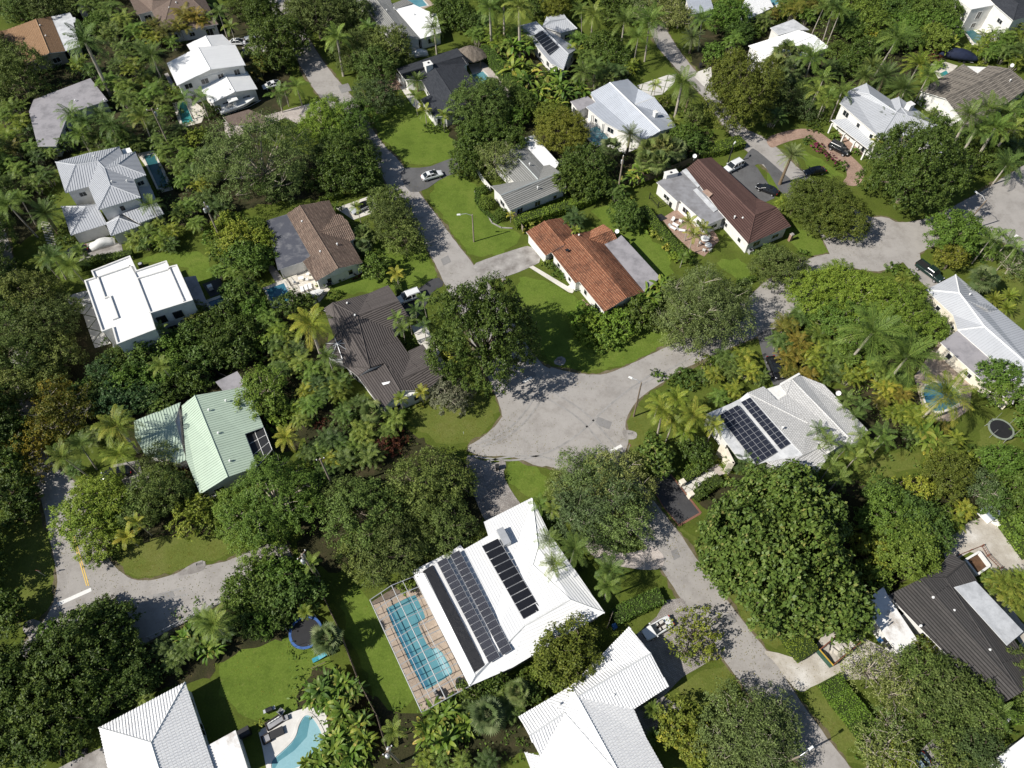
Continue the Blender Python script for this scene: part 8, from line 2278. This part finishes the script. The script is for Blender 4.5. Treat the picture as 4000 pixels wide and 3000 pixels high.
V(v13, "below the screened pool", "banana 1560 1230 160, banana 1690 1190 130, banana 1480 1340 140, banana 1650 1370 140, banana 1790 1270 130, dark 1850 1000 120, dark 1980 950 110, dark 2090 900 110, fan 2000 1200 170 3, areca 2130 1050 130, areca 1470 1590 110, areca 1600 1560 100, areca 1990 1610 120, dareca 1850 1130 120, dareca 2160 1190 120, ybush 40 1290 50, dbush 1740 1100 90, areca 1780 1600 100, mid 1310 60 80")
V(v23, "between the two white-roofed houses", "olive 480 650 300, olive 360 800 190, olive 640 520 150, dbush 120 880 110, fan 50 1000 120 3, dareca 30 1150 110, dark 180 1000 110")
V(v23, "over the paver drive", "thin 1590 480 250, thin 1700 630 120, thin 1500 650 110")
V(v23, "beside the white barrel-tiled house", "cycad 1210 1150 105 1.2, cycad 1215 1385 85 1, lime 1440 1240 190, lime 1400 1330 140, lime 1570 1400 160, lime 1690 1510 150, bush 1700 1600 120, lime 1560 1560 110, dbush 90 1440 60")
V(v23, "at the foot of the lower street", "grey 1980 1290 360, grey 2150 1450 330, grey 1820 1480 260, grey 2230 1200 250, grey 2050 1640 240, grey 2330 1330 220")
V(v33, "by the silver roof of the black house", "yareca 2020 100 170, yareca 2120 180 150, yareca 2160 40 130, areca 1940 40 110")
V(v33, "at the street side of the glossy grove", "fan 280 260 120 3, fan 180 220 100 3, gareca 110 300 80, gareca 190 400 60, gareca 60 230 70")
V(v33, "in front of the black-tiled house", "bare 900 800 260, oak 1350 800 270, oak 1560 1000 300, oak 1760 1120 270, bare 1130 1010 240, oak 1400 1180 260, olive 1320 640 150, oak 1640 850 160, olive 1830 980 140")
V(v33, "at the lower right lawn edge", "bare 1080 1260 170, bare 1040 1480 270, lime 1150 1560 160, oak 1800 1480 240, oak 1640 1590 200, queen 1990 1180 150 4, bush 2150 1190 90, bush 2060 1330 70, bare 900 1520 150")
V(v33, "left of the pale blue car", "bush 860 1450 60, bush 820 1560 60")
V(OV, "just outside the left edge", "oak -50 430 70, oak -60 520 80, oak -70 575 80, oak -60 330 70, oak -70 620 90, dark -60 900 90, dark -80 1200 90, dark -50 1480 90, oak -60 100 70")
V(OV, "just outside the right edge", "mid 2290 250 70, mid 2300 900 90, mid 2290 1150 80, oak 2280 1480 90, mid 2270 30 60")
V(OV, "just beyond the top edge", "dark 60 -45 55, oak 220 -50 60, dark 520 -40 55, oak 680 -45 60, dark 1060 -40 60, mid 1250 -45 60, dark 1400 -40 55, mid 1780 -45 65, dark 1950 -50 65, mid 2080 -40 55")

# clipped and flowering hedges
hedge("tall clipped hedge beside the slim turquoise pool and pink terrace", v10, "1975 440,2090 560,2240 740,2330 860", 2.0, 3.2, 'mid', 26, .26)
hedge("hedge continuing behind the paddle-leaved clumps", v20, "20 700,120 840,180 960", 1.8, 2.6, 'bright', 26, .26)
hedge("wide clipped hedge beside the court with the roof-railed SUV", v20, "1640 1310,1790 1280,1960 1225", 3.2, 1.6, 'bright', 26)
hedge("long hedge between the grey-tiled and terracotta houses", v21, "50 260,300 180,520 110,700 40", 2.2, 1.8, 'bright', 28, .26)
hedge("thin low hedge along the wall of the grey-tiled house", v21, "40 200,250 120,480 40", .7, .8, 'mid', 40)
hedge("dense hedge between the terracotta lawn and the brick patio", v21, "1140 150,1220 260,1330 390,1470 530", 1.9, 1.6, 'bright', 30, .26)
hedge("small clipped hedge piece on the lawn below the maroon house", v21, "1960 785,2090 745", 1.0, 1.2, 'bright', 30)
hedge("hedge between the grey garage apron and the white cube house", v01, "690 640,850 580,1000 560,1130 535", 1.6, 1.5, 'mid', 30)
hedge("hedge behind the brown-tiled house driveway", v11, "560 70,640 50,740 20", 1.0, 1.2, 'bright', 30)
hedge("curved green hedge bed in front of the convertible", v23, "905 350,1010 290,1120 240,1260 180", 2.4, 1.2, 'mid', 32, .26)
hedge("rounded lime hedge block beside the dumpster", v33, "200 480,250 560,310 640", 3.4, 1.5, 'lime', 60, .18)
hedge("long clipped hedge by the lower street lawn", v33, "560 940,640 1060,740 1180,860 1340", 3.3, 1.4, 'bright', 70, .2)
hedge("sunlit hedge at the right edge above the balustrade", v33, "2120 1190,2230 1090", 2.4, 1.6, 'bright', 30)
hedge("hedge along the grid-paved path to the arch", v22, "1500 800,1600 740,1700 670", 1.6, 1.2, 'mid', 32)
hedge("low dark hedge at the lower side of the grid-paved path", v22, "1600 960,1680 900,1780 830", 1.8, 1.3, 'dark', 32)
hedge("clipped hedge on the far boundary behind the sandy yard", v32, "2060 1180,2150 1300,2260 1450", 2.2, 2.0, 'bright', 28, .26)
hedge("hedge beside the dark drive of the charcoal-brown house", v11, "1215 770,1235 850,1240 880", 1.2, 1.3, 'dark', 32)
for k, (x, y, r) in enumerate(((165, 1070, 88), (230, 1300, 130), (480, 1500, 120))):
    o = grow('round', vh15, x, y, r)
    tag(o, ("smallest clipped round bush, at the upper end of the row", "middle clipped round bush by the grey-tiled gable", "clipped round bush nearest the street lamp lawn corner")[k], 'shrub', 'clipped round bushes by the grey-tiled house')
o = grow('xmas', vh15, 640, 1510, 90, 2.0); tag(o, "small palm at the corner of the grey-tiled house", 'palm')
hedge("green ground-hugging border around the clipped round bushes", vh15, "60 1050,60 1250,150 1400,300 1530,420 1620", 1.1, .35, 'mid', 40)

# fallen leaves along the kerbs
def litter(lst):
    rs = np.random.RandomState(5); cc = []
    for x, y, r, n in lst:
        p = OV(x, y); cc.append(np.column_stack([np.array(p)[:2] + rs.normal(size=(n, 2)) * r, np.full(n, .055)]))
    c = np.concatenate(cc); P = leaf_quads(rs, c, unit(rs.normal(size=c.shape) * .15 + np.array([0, 0, 1])), rs.uniform(.08, .2, len(c)), rs.uniform(.05, .11, len(c)))
    o = bpy.data.objects.new('leaf_litter', leaf_object_mesh('leaf_litter', P, rs.uniform(0, 1, len(c)), [M['l_gold']])); C.objects.link(o); o['kind'] = 'stuff'
litter([(1010, 965, 3, 260), (1080, 930, 2.5, 220), (1230, 800, 3, 260), (1300, 1060, 4, 420), (1440, 1190, 3, 260), (1620, 1420, 4, 420), (1480, 760, 4, 300), (1000, 640, 3, 240), (900, 430, 3, 240), (730, 200, 3, 240), (130, 1180, 3, 220), (250, 1250, 2.5, 180), (1580, 1290, 4, 260), (1700, 1520, 4, 320), (1350, 930, 2, 160), (450, 1310, 4, 260), (1850, 520, 4, 260), (1150, 970, 3, 180), (400, 1225, 3, 160), (880, 900, 4, 260), (600, 1400, 7, 260), (1300, 720, 7, 260)])
# uncountable low growth filling the shade
u1 = [(OV, "0 0,560 0,600 100,640 205,560 260,560 320,420 330,330 300,120 330,60 560,0 470"), (OV, "370 330,480 300,690 330,740 400,560 440,470 480,380 480")]
def ug(polys, dens, leaf, L=.42, hmax=.9): undergrowth(OV, polys, dens, leaf, 'undergrowth', L, hmax)
ug(["30 0,200 0,330 40,360 20,480 60,420 100,350 90,340 200,440 230,500 250,460 300,400 320,330 260,230 250,230 330,120 330,20 300,0 200", "350 330,420 420,480 300,560 330,470 470,400 500,330 500", "10 300,110 320,130 460,20 440",
    "540 640,620 700,640 860,720 900,860 880,880 930,760 980,640 1000,600 900,540 800,460 780,440 700", "240 700,480 720,540 800,440 860,300 860,200 800"], .75, 'dpalm', .5, 1.3)
ug(["1040 60,1130 60,1130 150,1230 200,1240 170,1310 160,1400 150,1340 220,1240 230,1170 250,1060 150", "1520 60,1640 60,1760 10,2000 0,2060 100,1900 160,1850 190,1780 190,1800 120,1700 60", "1670 680,1900 700,2000 780,1900 830,1700 820", "1820 830,1960 800,2020 900,2100 960,1980 1000,1880 950,1850 880",
    "1380 300,1560 320,1480 360,1380 400,1260 420,1290 340", "2040 480,2180 500,2120 560,2060 540"], .75, 'palm', .45, 1.2)
ug(["620 1380,720 1440,830 1520,900 1530,1000 1500,1150 1470,1120 1540,1130 1659,700 1659,640 1560", "1680 1010,1900 980,2050 1000,2180 960,2212 1100,2060 1150,1960 1150,1860 1200,1780 1100", "360 1320,500 1260,640 1280,640 1360,480 1390,330 1400", "250 1100,400 1080,470 1120,420 1160,280 1160"], .6, 'mid', .42, 1.0)
ug(["0 1430,120 1350,300 1400,460 1360,400 1480,320 1500,200 1560,0 1640", "700 950,980 960,1020 1100,900 1220,720 1220,680 1060", "90 1020,60 940,0 900,0 1080,60 1100"], .5, 'dark', .4, .8)
# the leafy suburb going on all round, outside the yards built above
def outer_wood():
    rs = np.random.RandomState(9)
    sp = dict(KINDS['mid'], L=.75, W=.5, cd=.62, lc=9, cr=.7)
    base = [crown_leaves(sp, q, rs)[:2] for q in (4.5, 6.0, 7.0)]
    Ps, Ts, spots = [], [], []
    for _ in range(9000):
        x, y = rs.uniform(-250, 250), rs.uniform(-60, 360)
        zc = y * _st + CAMH * _ct
        px, py = 2000 + FPX * x / zc, 1500 - FPX * (y * _ct - CAMH * _st) / zc
        m = 8 * FPX / zc
        if -m < px < 4000 + m and -m * 1.7 < py < 3000 + m * .9: continue
        if any((x - a) ** 2 + (y - b) ** 2 < 70 for a, b in spots): continue
        spots.append((x, y))
        if len(spots) > 480: break
        P, t = base[rs.randint(3)]
        a = rs.uniform(0, 6.28); c, s_ = math.cos(a), math.sin(a)
        Q = P @ np.array([[c, s_, 0], [-s_, c, 0], [0, 0, 1]]) * rs.uniform(.8, 1.15)
        Ps.append(Q + np.array([x, y, 4.6])); Ts.append(np.clip(t + rs.uniform(-.25, .15), 0, 1))
    o = bpy.data.objects.new('outer_woodland', leaf_object_mesh('outer_woodland', np.concatenate(Ps), np.concatenate(Ts), [M['l_dark']])); C.objects.link(o)
    o['kind'] = 'stuff'
outer_wood()
